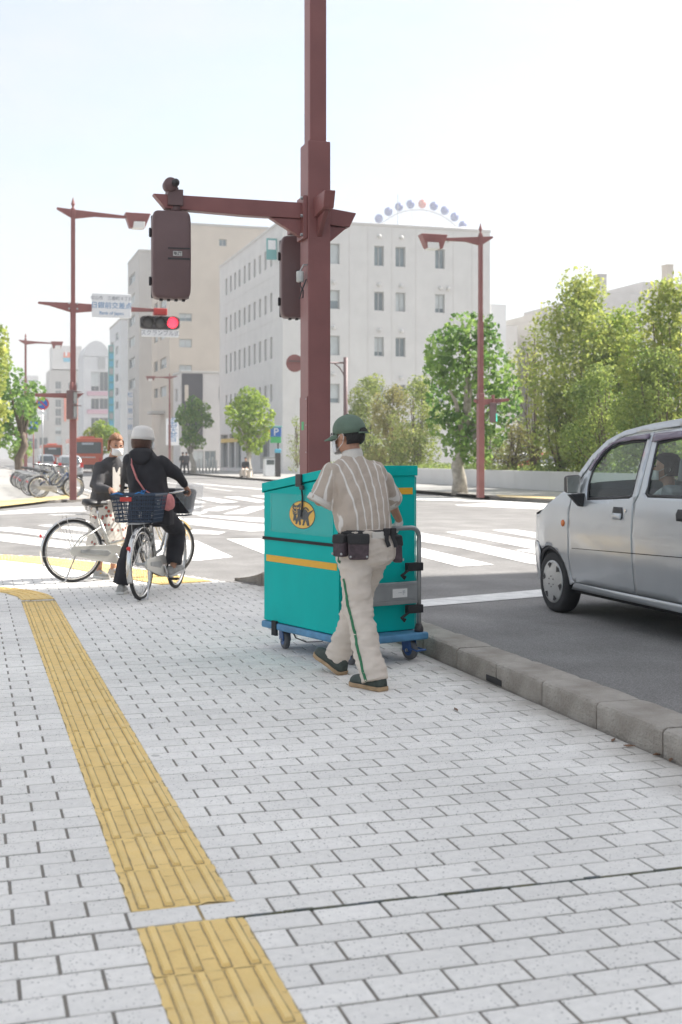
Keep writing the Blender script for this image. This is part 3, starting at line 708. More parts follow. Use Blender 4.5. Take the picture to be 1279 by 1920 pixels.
farb, fY = flat_building('hotel_building', 'distant pale building with blue window bands above the left trees', 38, 72, 704, 600, 'wall_white', [(40,71,712+9*i,716+9*i) for i in range(5)])
sb, sY = flat_building('shop_building', 'low grey shop front under the left trees beyond parked bicycles', 48, 92, 788, 300, 'wall_grey', [(52,70,822,842),(74,90,820,842)], wm='glass_dark')
fb2, f2Y = flat_building('far_building', 'hazy small block between the lamp post and department block', 84, 100, 720, 520, 'wall_grey', [(86,90,735+14*i,742+14*i) for i in range(4)])
# --- beige blocks at right, behind the trees
Yr = 120
rb_ = empty('beige_building', (0,0,0), 0, 'beige flat block with two chimneys above the right hand trees', 'building'); rb2 = rb_
a = PY(1130,548,Yr); b = PY(1420,520,Yr); q = MB(); q.box((a.x, Yr, 0), (b.x, Yr+20, a.z)); q.build('wall', 'wall_white_b', rb_)
a = PY(1205,528,Yr+3); q = MB(); q.box((a.x, Yr+3, 10), (b.x, Yr+16, a.z)); q.build('roof_house', 'wall_white_b', rb_)
for px, t0, w in ((1131,515,7),(1257,497,6)):
    a = PY(px-w,t0,Yr+1); b = PY(px+w,t0,Yr+1); q = MB(); q.box((a.x, Yr+1, 8), (b.x, Yr+2.2, a.z)); q.box((a.x-.06, Yr+.94, a.z), (b.x+.06, Yr+2.26, a.z+.12)); q.build('chimney', 'wall_tan' if px > 1200 else 'wall_grey', rb_, bev=.03)
a = PY(1010,600,95); b = PY(1140,640,95); rc = empty('mid_building', (0,0,0), 0, 'dull brown block half hidden behind the tall right hand trees', 'building'); q = MB(); q.box((a.x, 95, 0), (b.x, 110, a.z)); q.build('wall', 'wall_grey', rc)
a = PY(1012,585,96); b = PY(1046,600,96); q = MB(); q.box((a.x, 96, a.z-1.2), (b.x, 103, a.z)); q.build('roof_house', 'wall_grey', rc)
for i in range(5):
    x = a.x + (b.x-a.x)*i/4; q = MB(); q.tube([(x, 95.2, a.z-.6), (x, 95.2, a.z+.7)], .03, 4); q.build('rail_post', 'frame_grey', rc)
# --- tall block out of frame on the right, whose shade lies over the near pavement
sb_ = empty('shade_building', (0,0,0), 0, 'pale office block at the near right whose shade covers the near pavement', 'building')
q = MB(); shell(q, 19, 42, -45, 14.1, 23)
facade(q, (19,14.1,0), (0,-1,0), 59.1, 23, grid(2.2, 4.4, 13, 2.6, 4.6, 3.9, 4, 2.0), .2, sb_, seed=50)
q.quad((42,14.1,0),(19,14.1,0),(19,14.1,23),(42,14.1,23)); q.quad((19,-45,0),(42,-45,0),(42,-45,23),(19,-45,23)); q.build('wall', 'wall_pale', sb_)
sheet('sidewalk_near_right', [(15.6,-45),(60,-45),(60,17),(18,17),(16.4,15.8),(15.6,13.8)], .1, 'far_paving', th=.16)
# --- ferris wheel on the department store roof behind
FD = 430.0; fc = A(783, 491, FD); fr = 109 * FD / F
fw_ = empty('ferris_wheel', (fc.x, fc.y, 0), -YAW, 'white rooftop ferris wheel with blue and red gondolas showing above the white office block', 'ferris wheel')
q = MB(); q.tube([(fr*.9*math.cos(2*math.pi*i/62), .6, fc.z + fr*.9*math.sin(2*math.pi*i/62)) for i in range(62)], .24, 5, closed=True)
q.tube([(fr*.9*math.cos(2*math.pi*i/62), -.6, fc.z + fr*.9*math.sin(2*math.pi*i/62)) for i in range(62)], .24, 5, closed=True); q.build('rim', 'wheel_white', fw_)
q = MB(); q.tube([(fr*.62*math.cos(2*math.pi*i/48), 0, fc.z + fr*.62*math.sin(2*math.pi*i/48)) for i in range(48)], .12, 5, closed=True); q.build('inner_rim', 'wheel_white', fw_)
for i in range(31):
    a = 2*math.pi*(i + .35)/31; c_, s_ = math.cos(a), math.sin(a)
    q = MB(); q.tube([(0,-.5,fc.z),(fr*.98*c_,-.5,fc.z+fr*.98*s_)], .07, 4); q.tube([(0,.5,fc.z),(fr*.9*math.cos(a+.1),.5,fc.z+fr*.9*math.sin(a+.1))], .06, 4); q.build('spoke', 'wheel_white', fw_)
    q = MB(); q.ell((fr*c_, 0, fc.z+fr*s_), (1.5,1.5,1.6), 12, 8); q.build('gondola', 'gondola_red' if i in (7,15,22) else 'gondola_blue', fw_, True)
q = MB()
for s in (-1,1):
    for t in (-1,1): q.tube([(0, s*1.2, fc.z), (t*10, s*4, 40)], .5, 6)
q.lathe([(1.2,-2),(1.2,2)], (0,0,fc.z), 12, 'Y'); q.build('support_frame', 'wheel_white', fw_)
db = empty('store_building', (fc.x, fc.y, 0), -YAW, 'department store block carrying the ferris wheel behind the white office', 'building'); q = MB(); q.box((-22,-12,0),(22,14,40)); q.build('wall', 'wall_pale', db)
# ------------------------------------------------------------------ near signal pole
mat('sensor_white', (.6,.6,.57), .5); mat('label_plate', (.55,.53,.5), .5, .3, var=.5, vscale=60)
mat('grey_ink', (.28,.30,.33), .6)
def signal_lens(r): return [(r,0),(r*.8,.02),(r*.4,.035),(.004,.04)]
PYr = 9.75; PXL = PY(578,600,PYr).x; PXR = PY(620,600,PYr).x; PYB = PX(563,600,PXL).y
def pz(y): return PY(600, y, PYr).z
sp = empty('signal_pole', ((PXL+PXR)/2, (PYr+PYB)/2, 0), 0, 'tall maroon steel signal pole with side arm standing behind the teal delivery box', 'signal pole')
ox, oy = (PXL+PXR)/2, (PYr+PYB)/2; hw, hd = (PXR-PXL)/2, (PYB-PYr)/2
z1 = pz(264)
q = MB(); q.box((-hw,-hd,.02),(hw,hd,z1)); q.build('lower_shaft', 'maroon', sp, bev=.008)
q = MB(); uw, ud = hw*.74, hd*.72; q.box((-uw,-ud,z1+.001),(uw,ud,9.3)); q.build('upper_shaft', 'maroon', sp, bev=.007)
q = MB(); q.lathe([(.09,9.3),(.1,9.36),(.05,9.4),(.07,9.5),(.004,9.9)], (0,0,0), 8); q.build('finial', 'maroon', sp)
q = MB(); q.box((-hw-.06,-hd-.06,-.01),(hw+.06,hd+.06,.025)); q.build('base_plate', 'maroon_dark', sp, bev=.005)
q = MB(); q.box((-hw-.008,-hd+.012,.5),(-hw-.0005,hd-.012,pz(743))); ap = q.build('access_panel', 'maroon', sp, bev=.003)
for z in (pz(748), pz(797), pz(848)):
    q = MB(); q.lathe([(.006,-.004),(.006,0)], (-hw-.008,-hd+.035,z), 8, 'X'); q.build('screw', 'steel', ap)
q = MB(); q.box((-hw-.0095,-.02,pz(806)),(-hw-.0075,.05,pz(790))); q.build('sticker', 'green_sign', ap)
za, zb_ = pz(378), pz(408)
xe = PY(287, 370, PYr+.1).x - ox
q = MB(); q.prism([(-hw, zb_), (-hw, za), (xe, za+.0), (xe+.1, zb_+.02), (-hw-.5, zb_)], -.05, .05, 'XZ'); q.build('arm', 'maroon', sp, bev=.006)
q = MB(); q.prism([(-hw, zb_-.003), (-hw-.3, zb_-.003), (-hw-.04, zb_-.15), (-hw, zb_-.15)], -.035, .035, 'XZ'); q.build('arm_bracket', 'maroon', sp, bev=.004)
q = MB(); q.prism([(hw, za-.03), (hw+.25, za-.06), (hw+.19, zb_-.05), (hw, zb_-.04)], -.05, .05, 'XZ'); q.build('stub_arm', 'maroon', sp, bev=.006)
q = MB(); q.prism([(hw, zb_-.044), (hw+.17, zb_-.054), (hw, zb_-.2)], -.03, .03, 'XZ'); q.build('stub_bracket', 'maroon', sp, bev=.004)
q = MB(); q.prism([(-hd, za+.03), (-hd-.32, za+.03), (-hd-.27, zb_+.03), (-hd, zb_+.0)], -.045, .045, 'YZ'); q.build('stub_arm', 'maroon', sp, bev=.006)
q = MB(); q.prism([(-hd, zb_-.003), (-hd-.22, zb_+.02), (-hd, zb_-.16)], -.02, .02, 'YZ'); q.build('stub_bracket', 'maroon', sp, bev=.004)
q = MB(); q.prism([(hd, za+.02), (hd+.42, za+.02), (hd+.37, zb_-.02), (hd, zb_-.03)], -.045, .045, 'YZ'); q.build('stub_arm', 'maroon', sp, bev=.006)
q = MB(); q.box((-hw-.035,-hd+.02,zb_-.17),(-hw-.0005,hd-.02,za+.05)); q.build('clamp_plate', 'maroon', sp, bev=.004)
for z in (za+.03, (za+zb_)/2-.05, zb_-.14):
    q = MB(); q.lathe([(.014,-.018),(.014,0)], (-hw-.036,-hd+.045,z), 6, 'X'); q.build('bolt', 'steel', sp)
zc = pz(517); q = MB(); q.lathe([(.028,zc-.05),(.033,zc-.045),(.033,zc+.03),(.03,zc+.04),(.012,zc+.042)], (-hw-.05,-.06,0), 14); q.build('sensor', 'sensor_white', sp, True)
q = MB(); q.tube([(-hw-.05,-.06,zc-.05),(-hw-.05,-.06,zc-.08),(-hw-.03,-.08,zc-.12),(-hw-.035,-.09,zc-.18),(-hw-.06,-.08,zc-.19),(-hw-.05,-.1,zc-.13),(-hw-.008,-.1,zc-.03)], .006, 6); q.build('cable', 'dark_plastic', sp, True)
q = MB(); q.tube([(-hw-.002,-.1,zc+.09),(-hw-.03,-.1,zc+.09),(-hw-.05,-.06,zc+.04)], .007, 6); q.build('sensor_arm', 'steel', sp)
# --- pedestrian signals seen from behind
def ped_signal(label, x0, x1, zt, zb2, y, rz):
    w = x1 - x0; e = empty('pedestrian_signal', ((x0+x1)/2, y, zb2), rz, label, 'signal', 'pedestrian signals on the near pole'); h = zt - zb2
    q = MB(); rs = []
    for yy, s in ((-.085,.9),(-.075,.965),(-.055,.99),(.05,1),(.075,.97)):
        rs.append([Vector((v.x*1, yy, v.y)) for v in (Vector(p) for p in ring((0,h/2,0), w/2*s, h/2*(1-(1-s)*w/h), (1,0,0), (0,1,0), 28, 9))])
    q.rings(rs); b = q.build('housing', 'maroon_dark', e, True)
    b.modifiers.new('b','BEVEL').width = .004
    q = MB(); q.box((-w*.1,-.0885,h*.44),(w*.47,-.0845,h*.46)); q.box((-w*.1,-.0885,h*.56),(w*.47,-.0845,h*.575)); q.build('rib', 'dark_plastic', b)
    q = MB(); q.box((w*.03,-.0885,h*.48),(w*.26,-.0855,h*.535)); pl = q.build('label_plate', 'label_plate', b)
    text('label_text', '歩灯', .03, 'black', pl, frame((w*.145,-.0895,h*.507),(1,0,0),(0,0,1)), .0003)
    for z in (h*.2, h*.75):
        q = MB(); q.box((-w/2-.016,-.02,z-.03),(-w/2+.004,.03,z+.03)); q.tube([(-w/2-.012,-.03,z-.035),(-w/2-.012,-.03,z+.035)], .01, 8); q.build('hinge', 'dark_plastic', b, bev=.003)
    q = MB(); q.box((-w*.49,.077,.02),(w*.49,.1,h-.02)); q.build('door_frame', 'dark_plastic', e, bev=.008)
    for z in (h*.27, h*.74):
        q = MB(); q.box((-w*.36,.1005,z-h*.19),(w*.36,.105,z+h*.19)); q.build('lens', 'red_paint' if z > h*.5 else 'glass_dark', e)
        q = MB(); q.prism([(-w*.42,z-h*.1),(-w*.42,z+h*.22),(w*.42,z+h*.22),(w*.42,z-h*.1),(w*.4,z-h*.1),(w*.4,z+h*.205),(-w*.4,z+h*.205),(-w*.4,z-h*.1)], .1005, .24, 'XZ'); q.build('visor', 'maroon_dark', e)
    q = MB(); q.lathe([(.055,h-.015),(.05,h+.03),(.046,h+.07)], (w*.12,0,0), 14); q.build('neck', 'maroon_dark', e, True)
    q = MB(); q.lathe([(.06,h+.04),(.06,h+.075)], (w*.12,0,0), 14); q.build('collar', 'black', e, True)
    q = MB()
    for xx in (-.08, -.02, .04, .1): q.box((xx-.012,-.03,-.012),(xx+.012,.02,.004))
    q.build('drain_lug', 'dark_plastic', e)
    return e
ya_ = PYr + .12
s1 = ped_signal('large pedestrian signal seen from behind hanging at the left arm end', PY(284,480,ya_).x, PY(357,480,ya_).x, PY(320,397,ya_).z, PY(320,562,ya_).z, ya_, R(-4))
cx_ = PY(327,370,ya_).x
q = MB(); q.box((-.062,-.075,0),(.062,.075,.13)); c = q.mesh('clamp_block','maroon_dark'); o = put('clamp_block', c, sp, .005); o.location = (cx_-ox, ya_-oy-.12+.1, PY(327,389,ya_).z+.005)
o.location.y = .0
q = MB(); q.lathe([(.05,-.1),(.058,-.08),(.058,.0),(.05,.03)], (PY(318,349,ya_).x-ox, 0, PY(318,349,ya_).z+.0), 16, 'Y'); q.build('speaker', 'maroon_dark', sp, True)
q = MB(); q.ell((PY(326,347,ya_).x-ox, -.1, PY(326,347,ya_).z), (.032,.05,.032), 14, 8); q.build('speaker_dome', 'dark_plastic', sp, True)
q = MB(); q.box((cx_-ox-.03,-.03,PY(327,360,ya_).z-.03),(cx_-ox+.03,.03,PY(327,352,ya_).z)); q.build('speaker_foot', 'maroon_dark', sp)
yb_ = PYB + .3
s2 = ped_signal('pedestrian signal from behind, half hidden by the maroon pole', PY(526,520,yb_).x, PY(526,520,yb_).x+.33, PY(540,443,yb_).z, PY(540,597,yb_).z, yb_, R(-8))
q = MB(); q.box((PY(552,430,yb_).x-ox-.05, yb_-oy-.06, PY(552,440,yb_).z), (PY(552,430,yb_).x-ox+.05, yb_-oy+.06, za-.02)); q.box((PY(552,430,yb_).x-ox+.051, yb_-oy-.04, zb_), (.05, yb_-oy+.04, zb_+.08)); q.build('hanger', 'maroon', sp, bev=.004)
# ------------------------------------------------------------------ street lamps
def lamp_post(label, px, base, d=None, top=370, lampdir=1, arm_px=(108,232), head_px=(230,277), arm_y=398, w=.2, name='street_lamp'):
    P = G(px, base, .05) if d is None else A(px, base, d); d_ = P.dot(FV)
    e = empty(name, (P.x, P.y, .04), -YAW*.0, label, 'street lamp'); s = d_/F
    def X(x): return (x - px) * s * 1.03
    def Z(y): return H + (HZ - y) * s - .04
    zt = Z(top); zm = Z(top + (base-top)*.36); zl = Z(top+(base-top)*.62)
    q = MB(); q.box((-w/2,-w/2,0),(w/2,w/2,zl)); q.build('lower_shaft', 'maroon', e, bev=.015)
    q = MB(); q.box((-w*.39,-w*.39,zl+.001),(w*.39,w*.39,zm)); q.build('middle_shaft', 'maroon', e, bev=.012)
    q = MB(); q.box((-w*.31,-w*.31,zm+.001),(w*.31,w*.31,zt-.38)); q.build('upper_shaft', 'maroon', e, bev=.01)
    q = MB(); q.lathe([(w*.3,zt-.38),(w*.34,zt-.34),(w*.18,zt-.32),(w*.15,zt-.28),(w*.3,zt-.2),(.004,zt)], (0,0,0), 8); q.build('finial', 'maroon', e)
    z = Z(arm_y); a0, a1 = X(arm_px[0]), X(arm_px[1])
    q = MB(); q.prism([(0,z-.2),(a0,z+.06),(a0,z+.12),(0,z+.08),(a1,z-.02),(a1,z-.1),(a1*.4,z-.1)], -.05, .05, 'XZ'); q.build('arm', 'maroon', e, bev=.01)
    h0, h1 = X(head_px[0]), X(head_px[1]); k = (h1-h0)
    q = MB(); q.hexa([(h0+k*.18,-.16,z-.38),(h0+k*.78,-.16,z-.38),(h0+k*.78,.16,z-.38),(h0+k*.18,.16,z-.38),(h0,-.2,z+.06),(h1,-.2,z+.06),(h1,.2,z+.06),(h0,.2,z+.06)]); hd_ = q.build('lamp_head', 'maroon', e, bev=.02)
    q = MB(); q.hexa([(h0+k*.3,-.18,z-.4),(h0+k*.75,-.18,z-.4),(h0+k*.75,.17,z-.4),(h0+k*.3,.17,z-.4),(h0+k*.34,-.205,z-.2),(h0+k*.78,-.205,z-.2),(h0+k*.78,.17,z-.2),(h0+k*.34,.17,z-.2)]); q.build('lamp_glass', 'lamp_white', hd_, bev=.02)
    return e, X, Z
lp, X, Z = lamp_post('maroon street lamp carrying the crossing name board and a red horizontal signal', 137, 937, top=370)
z = Z(573)
q = MB(); q.prism([(0,z-.22),(X(75)*.7,z-.02),(X(75),z+.02),(X(75),z+.08),(0,z+.08),(X(292),z-.02),(X(292),z-.1),(X(170),z-.16)], -.06, .06, 'XZ'); q.build('sign_arm', 'maroon', lp, bev=.01)
for dz in (-.1, .06):
    for sx in (-.12, .12):
        q = MB(); q.lathe([(.03,-.02),(.03,0)], (sx,-.062,z+dz), 8, 'Y'); q.build('bolt', 'steel', lp)
def board(e, x0, x1, z0, z1, y, mt='sign_white', name='name_board'):
    q = MB(); q.box((x0,y-.03,z0),(x1,y,z1)); return q.build(name, mt, e, bev=.012)
bd = board(lp, X(170), X(241), Z(594), Z(549), -.1)
cxb = (X(170)+X(241))/2
text('board_text', '松山市　三番町４丁目', .125, 'grey_ink', bd, frame((cxb,-.134,Z(558)),(1,0,0),(0,0,1)))
text('board_text', '日銀前交差点', .205, 'blue_ink', bd, frame((cxb,-.134,Z(572)),(1,0,0),(0,0,1)))
text('board_text', 'Bank of Japan', .135, 'blue_ink', bd, frame((cxb,-.134,Z(586)),(1,0,0),(0,0,1)))
q = MB(); q.box((X(283),-.12,Z(586)),(X(308),.12,Z(573))); q.build('signal_clamp', 'red_paint', lp, bev=.02)
sig = empty('traffic_signal', (lp.location.x, lp.location.y-.05, lp.location.z), 0, 'horizontal traffic signal with its right hand red light lit, under the sign arm', 'signal')
q = MB(); x0, x1, z0, z1 = X(258), X(331), Z(613), Z(588); n = ring(((x0+x1)/2,(z0+z1)/2,0), (x1-x0)/2, (z1-z0)/2, n=28, e=6)
q.rings([[Vector((v.x,-.1,v.y)) for v in n],[Vector((v.x,.1,v.y)) for v in n]]); sh = q.build('housing', 'dark_plastic', sig, bev=.02)
mat('lens_off', (.075,.072,.07), .3); mat('lens_red', (.8,.05,.06), .3, em=(1,.03,.06), ems=1.3)
for i, m_ in enumerate(('lens_off','lens_off','lens_red')):
    cx2 = x0 + (x1-x0)*(.19 + .31*i); zc2 = (z0+z1)/2; r_ = (z1-z0)*.42
    q = MB(); q.lathe([(r_,-.101),(r_*.8,-.125),(r_*.4,-.14),(.01,-.145)], (cx2,0,zc2), 18, 'Y'); q.build('lens', m_, sh, True)
    q = MB(); pr_ = []
    for k in range(13): a = R(-10 + 200*k/12); pr_.append((cx2 + r_*1.08*math.cos(a), zc2 + r_*1.08*math.sin(a)))
    for k in range(12,-1,-1): a = R(-10 + 200*k/12); pr_.append((cx2 + r_*1.02*math.cos(a), zc2 + r_*1.02*math.sin(a)))
    q.prism(pr_, -.3, -.101, 'XZ'); q.build('visor', 'dark_plastic', sh)
b2 = board(lp, X(260), X(329), Z(628), Z(614), -.1, 'sign_white', 'sub_board')
text('board_text', 'スクランブル式', .185, 'grey_ink', b2, frame(((X(260)+X(329))/2,-.134,Z(621)),(1,0,0),(0,0,1)), sx=.92)
q = MB(); q.box((X(290),-.06,Z(614)),(X(298),.0,Z(612))); q.build('sub_board_clip', 'dark_plastic', lp)
z = Z(741); q = MB(); q.prism([(X(157),z+.06),(X(157)*.4,z-.1),(X(70),z-.06),(X(70),z+.04),(0,z+.06)], -.05,.05,'XZ'); q.build('lower_arm', 'maroon', lp, bev=.01)
def small_ped(label, e_, x, z0, z1, yo, lit):
    s = empty('pedestrian_signal', (e_.location.x + x, e_.location.y + yo, e_.location.z), R(62), label, 'signal')
    q = MB(); q.box((-.17,-.11,z0),(.17,.1,z1)); h_ = q.build('housing', 'maroon_dark', s, bev=.03)
    for k, (a, b) in enumerate(((.54,.94),(.06,.46))):
        q = MB(); q.box((-.13,-.125,z0+(z1-z0)*a),(.13,-.111,z0+(z1-z0)*b)); q.build('lens', ('glass_dark','green_lens')[k] if lit else 'glass_dark', h_)
        q = MB(); q.box((-.15,-.26,z0+(z1-z0)*b),(.15,-.111,z0+(z1-z0)*b+.02)); q.build('visor', 'maroon_dark', h_)
    q = MB(); q.tube([(0,0,z1),(0,0,z1+.25)], .05, 8); q.build('neck', 'maroon', s)
    return s
mat('green_lens', (.1,.5,.4), .3, em=(.05,.7,.5), ems=.5)
small_ped('narrow pedestrian signal seen edge on at the left street lamp', lp, X(133), Z(787), Z(733), -.3, False)
rp_, X2, Z2 = lamp_post('maroon street lamp in front of the plane tree right of the worker', 901, 933, top=418, arm_px=(925,830), head_px=(833,783), arm_y=449)
z = Z2(750); q = MB(); q.prism([(X2(888),z-.05),(X2(888),z+.02),(X2(957),z+.06),(X2(957),z-.02),(0,z-.18)], -.05,.05,'XZ'); q.build('lower_arm', 'maroon', rp_, bev=.01)
small_ped('small pedestrian signal under the short arm of the right street lamp', rp_, X2(925), Z2(792), Z2(755), -.02, True)
lamp_post('thin distant street lamp above the left trees', 48, 857, d=80, top=625, arm_px=(36,95), head_px=(93,115), arm_y=641, w=.22)[0].location.z = .05
lamp_post('distant street lamp in front of the tan apartment block', 318, 857, d=119, top=700, arm_px=(332,290), head_px=(292,275), arm_y=708, w=.22)[0].location.z = .09
# ------------------------------------------------------------------ road signs
def post(e, x, y, z0, z1, r, mt='steel'): q = MB(); q.tube([(x,y,z0),(x,y,z1)], r, 8); return q.build('post', mt, e, True)
P = A(80,757,62); e = empty('no_parking_sign', (P.x, P.y, .04), 0, 'round no parking sign with blue face and red ring beside the left trees', 'sign'); z = P.z-.04
post(e, 0, .05, 0, z+.3, .035)
q = MB(); q.lathe([(.31,-.02),(.31,.0)], (0,0,z), 28, 'Y'); f_ = q.build('disc', 'blue_sign', e)
q = MB(); n = 32
q.rings([[Vector((r*math.cos(2*math.pi*i/n), y, z + r*math.sin(2*math.pi*i/n))) for i in range(n)] for r, y in ((.315,-.02),(.315,-.026),(.245,-.026),(.245,-.02))], cap=False); q.build('ring', 'red_paint', f_)
q = MB(); q.box((-.25,-.0255,-.03),(.25,-.0205,.03), Matrix.Translation((0,0,z)) @ Matrix.Rotation(R(45),4,'Y')); q.build('slash', 'red_paint', f_)
q = MB(); q.box((-.2,-.02,z-.55),(.2,.0,z-.38)); q.build('plate', 'sign_white', e)
P = A(63,800,75); e = empty('blue_sign', (P.x, P.y, .04), 0, 'small blue rectangular sign on a post behind the left tree', 'sign'); post(e, 0, .06, 0, P.z+.3, .035, 'maroon')
q = MB(); q.box((-.25,-.03,P.z-.3),(.25,.0,P.z+.26)); q.build('panel', 'blue_sign', e, bev=.02); q = MB(); q.box((-.22,-.034,P.z-.02),(.02,-.031,P.z+.1)); q.build('arrow', 'sign_white', e)
P = A(648,672,55); e = empty('round_sign', (P.x, P.y, .05), 0, 'round maroon road sign seen from behind on a dark bracket post', 'sign'); zt = P.z
post(e, 0, 0, 0, zt, .1, 'maroon_dark'); s = 55/F
q = MB(); q.tube([(0,0,zt-.25),(-99*s,0,zt-.3)], .04, 8); q.tube([(0,0,zt-1.0),(-.12,0,zt-.7),(-.3,0,zt-.45),(-.55,0,zt-.27)], .03, 8); q.build('bracket', 'maroon_dark', e, True)
q = MB(); q.lathe([(.39,0),(.39,.03)], (-99*s,-.05,zt-.32), 28, 'Y'); q.build('disc', 'maroon', e); q = MB(); q.box((-99*s-.3,-.09,zt-.26),(-99*s+.3,-.052,zt-.2)); q.build('stiffener', 'maroon_dark', e)
P = A(517,816,82); e = empty('parking_sign', (P.x, P.y, .09), 0, 'blue and green parking sign with white P under a teal cap', 'sign'); s = 82/F; z = P.z-.09
post(e, .2, .12, 0, z+.2, .06, 'dark_plastic')
q = MB(); q.box((-.36,-.1,z-.1),(.36,.1,z+.5)); b_ = q.build('blue_panel', 'blue_sign', e, bev=.02); text('letter', 'P', .72, 'sign_white', b_, frame((0,-.108,z+.19),(1,0,0),(0,0,1)), .004)
q = MB(); q.box((-.36,-.1,z-.52),(.36,.1,z-.105)); q.build('green_panel', 'green_sign', e, bev=.02)
q = MB(); q.box((-.46,-.14,z+.5),(.42,.14,z+.62)); q.build('cap', 'teal_sign', e, bev=.03)
q = MB(); q.box((-.55,-.1,z-.05),(-.38,.1,z+.4)); q.build('side_lamp', 'yellow_band', e, bev=.04)
P = G(508, 893, .09); e = empty('ticket_machine', (P.x, P.y, .09), 0, 'white ticket machine by the office block entrance', 'machine')
q = MB(); q.box((-.45,-.3,0),(.25,.3,1.15)); q.build('cabinet', 'sign_white', e, bev=.05); q = MB(); q.box((-.35,-.32,.75),(.15,-.302,1.05)); q.build('screen', 'glass_dark', e); q = MB(); q.box((-.5,-.35,1.152),(.3,.35,1.25)); q.build('roof', 'alu_grey', e, bev=.02)
P = G(521, 894, .09); e = empty('payment_post', (P.x, P.y, .09), 0, 'slim dark payment post with blue top right of ticket machine', 'post')
q = MB(); q.box((-.16,-.14,0),(.16,.14,1.5)); q.build('column', 'dark_plastic', e, bev=.03); q = MB(); q.box((-.18,-.16,1.502),(.18,.16,1.75)); q.build('blue_head', 'cyan_sign', e, bev=.03)
for k in range(7):
    P = G(368 + k*6.2, 886.5, .09); e = MB(); hgt = .95 + .25*((k*37) % 3)/2; e.tube([(0,0,0),(0,0,hgt),(0,0,hgt+.06)], [.07,.07,.03], 8)
    o = e.build('bollard', 'wall_white', None, True); o.location = (P.x, P.y, .09); tag(o, ('pale bollard %s in the row before the garage opening' % ('nearest the left tree','second from left','third from left','in the middle','third from right','second from right','at the right end')[k]), 'bollard', 'bollards before the low building')
# ------------------------------------------------------------------ planter wall
pw = empty('planter_wall', (0,0,0), 0, 'long low white tiled planter wall along the far pavement', 'planter')
PLX = 20.4; q = MB()
y = 33.5
while y < 76:
    q = MB(); q.box((PLX, y, .09), (PLX+.22, y+1.492, .80)); q.build('wall_panel', 'wall_white', pw, bev=.012); y += 1.5
q = MB(); q.box((PLX+.225, 33.5, .09), (PLX+3.2, y, .66)); mat('soil', (.06,.05,.035), .95, var=.4, vscale=6, bump=.6, bscale=20); q.build('soil', 'soil', pw)
# ------------------------------------------------------------------ trees and shrubs
def leaf_mat(name, c1, c2, tr=.45):
    m = bpy.data.materials.new(name); m.use_nodes = True; n = m.node_tree.nodes; L = m.node_tree.links; n.clear()
    o = n.new('ShaderNodeOutputMaterial'); g = n.new('ShaderNodeNewGeometry'); mx = n.new('ShaderNodeMix'); mx.data_type = 'RGBA'
    mx.inputs[6].default_value = c1 + (1,); mx.inputs[7].default_value = c2 + (1,)
    nz = n.new('ShaderNodeTexNoise'); nz.inputs['Scale'].default_value = .9; L.new(g.outputs['Position'], nz.inputs['Vector'])
    ad = n.new('ShaderNodeMath'); ad.operation = 'MULTIPLY_ADD'; ad.inputs[1].default_value = .55; L.new(g.outputs['Random Per Island'], ad.inputs[0])
    mr = n.new('ShaderNodeMapRange'); mr.inputs[1].default_value = .35; mr.inputs[2].default_value = .65; mr.inputs[4].default_value = .5; L.new(nz.outputs['Fac'], mr.inputs[0]); L.new(mr.outputs[0], ad.inputs[2])
    L.new(ad.outputs[0], mx.inputs[0])
    d = n.new('ShaderNodeBsdfPrincipled'); d.inputs['Roughness'].default_value = .55; d.inputs['Specular IOR Level'].default_value = .3
    t = n.new('ShaderNodeBsdfTranslucent'); s = n.new('ShaderNodeMixShader'); s.inputs[0].default_value = tr
    br = n.new('ShaderNodeHueSaturation'); br.inputs['Value'].default_value = 1.5; br.inputs['Hue'].default_value = .485; L.new(mx.outputs[2], br.inputs['Color'])
    L.new(mx.outputs[2], d.inputs['Base Color']); L.new(br.outputs[0], t.inputs[0]); L.new(d.outputs[0], s.inputs[1]); L.new(t.outputs[0], s.inputs[2]); L.new(s.outputs[0], o.inputs[0]); M[name] = m
leaf_mat('leaf_plane', (.05,.15,.04), (.25,.38,.09), .5); leaf_mat('leaf_yellow', (.12,.21,.045), (.43,.46,.12), .5); leaf_mat('leaf_dark', (.08,.16,.04), (.28,.35,.09), .5)
leaf_mat('leaf_pale', (.12,.19,.05), (.34,.38,.12)); leaf_mat('leaf_bronze', (.13,.16,.05), (.36,.33,.12)); leaf_mat('leaf_lime', (.10,.20,.03), (.32,.42,.06))
mat('bark_pale', (.42,.38,.32), .9, var=.45, vscale=6, bump=.5, bscale=18, det=8); mat('bark', (.16,.12,.09), .9, var=.4, vscale=8, bump=.6, bscale=20)
def leaves(mb, rr, c, r, n, s, bias=.75, aspect=1.0, droop=0):
    c = Vector(c)
    for _ in range(n):
        v = Vector((rr.gauss(0,1), rr.gauss(0,1), rr.gauss(0,1))).normalized(); k = rr.random() ** (1 - bias) if bias < 1 else 1
        k = (k*.5 + .5) if rr.random() < .75 else rr.random()
        p = c + Vector((v.x*r[0]*k, v.y*r[1]*k, v.z*r[2]*k))
        nr = (v*.5 + Vector((rr.gauss(0,.8), rr.gauss(0,.8), rr.gauss(.35,.8)))).normalized()
        t = nr.cross(Vector((rr.gauss(0,1), rr.gauss(0,1), rr.gauss(0,1) - droop))).normalized(); b = nr.cross(t)
        z = s * rr.uniform(.65, 1.3); a_ = aspect
        mb.add([p - t*z*.5, p - t*z*.05 + b*z*.42*a_ + nr*z*.08, p + t*z*.5, p - t*z*.05 - b*z*.42*a_ + nr*z*.08], [(0,1,2,3)])
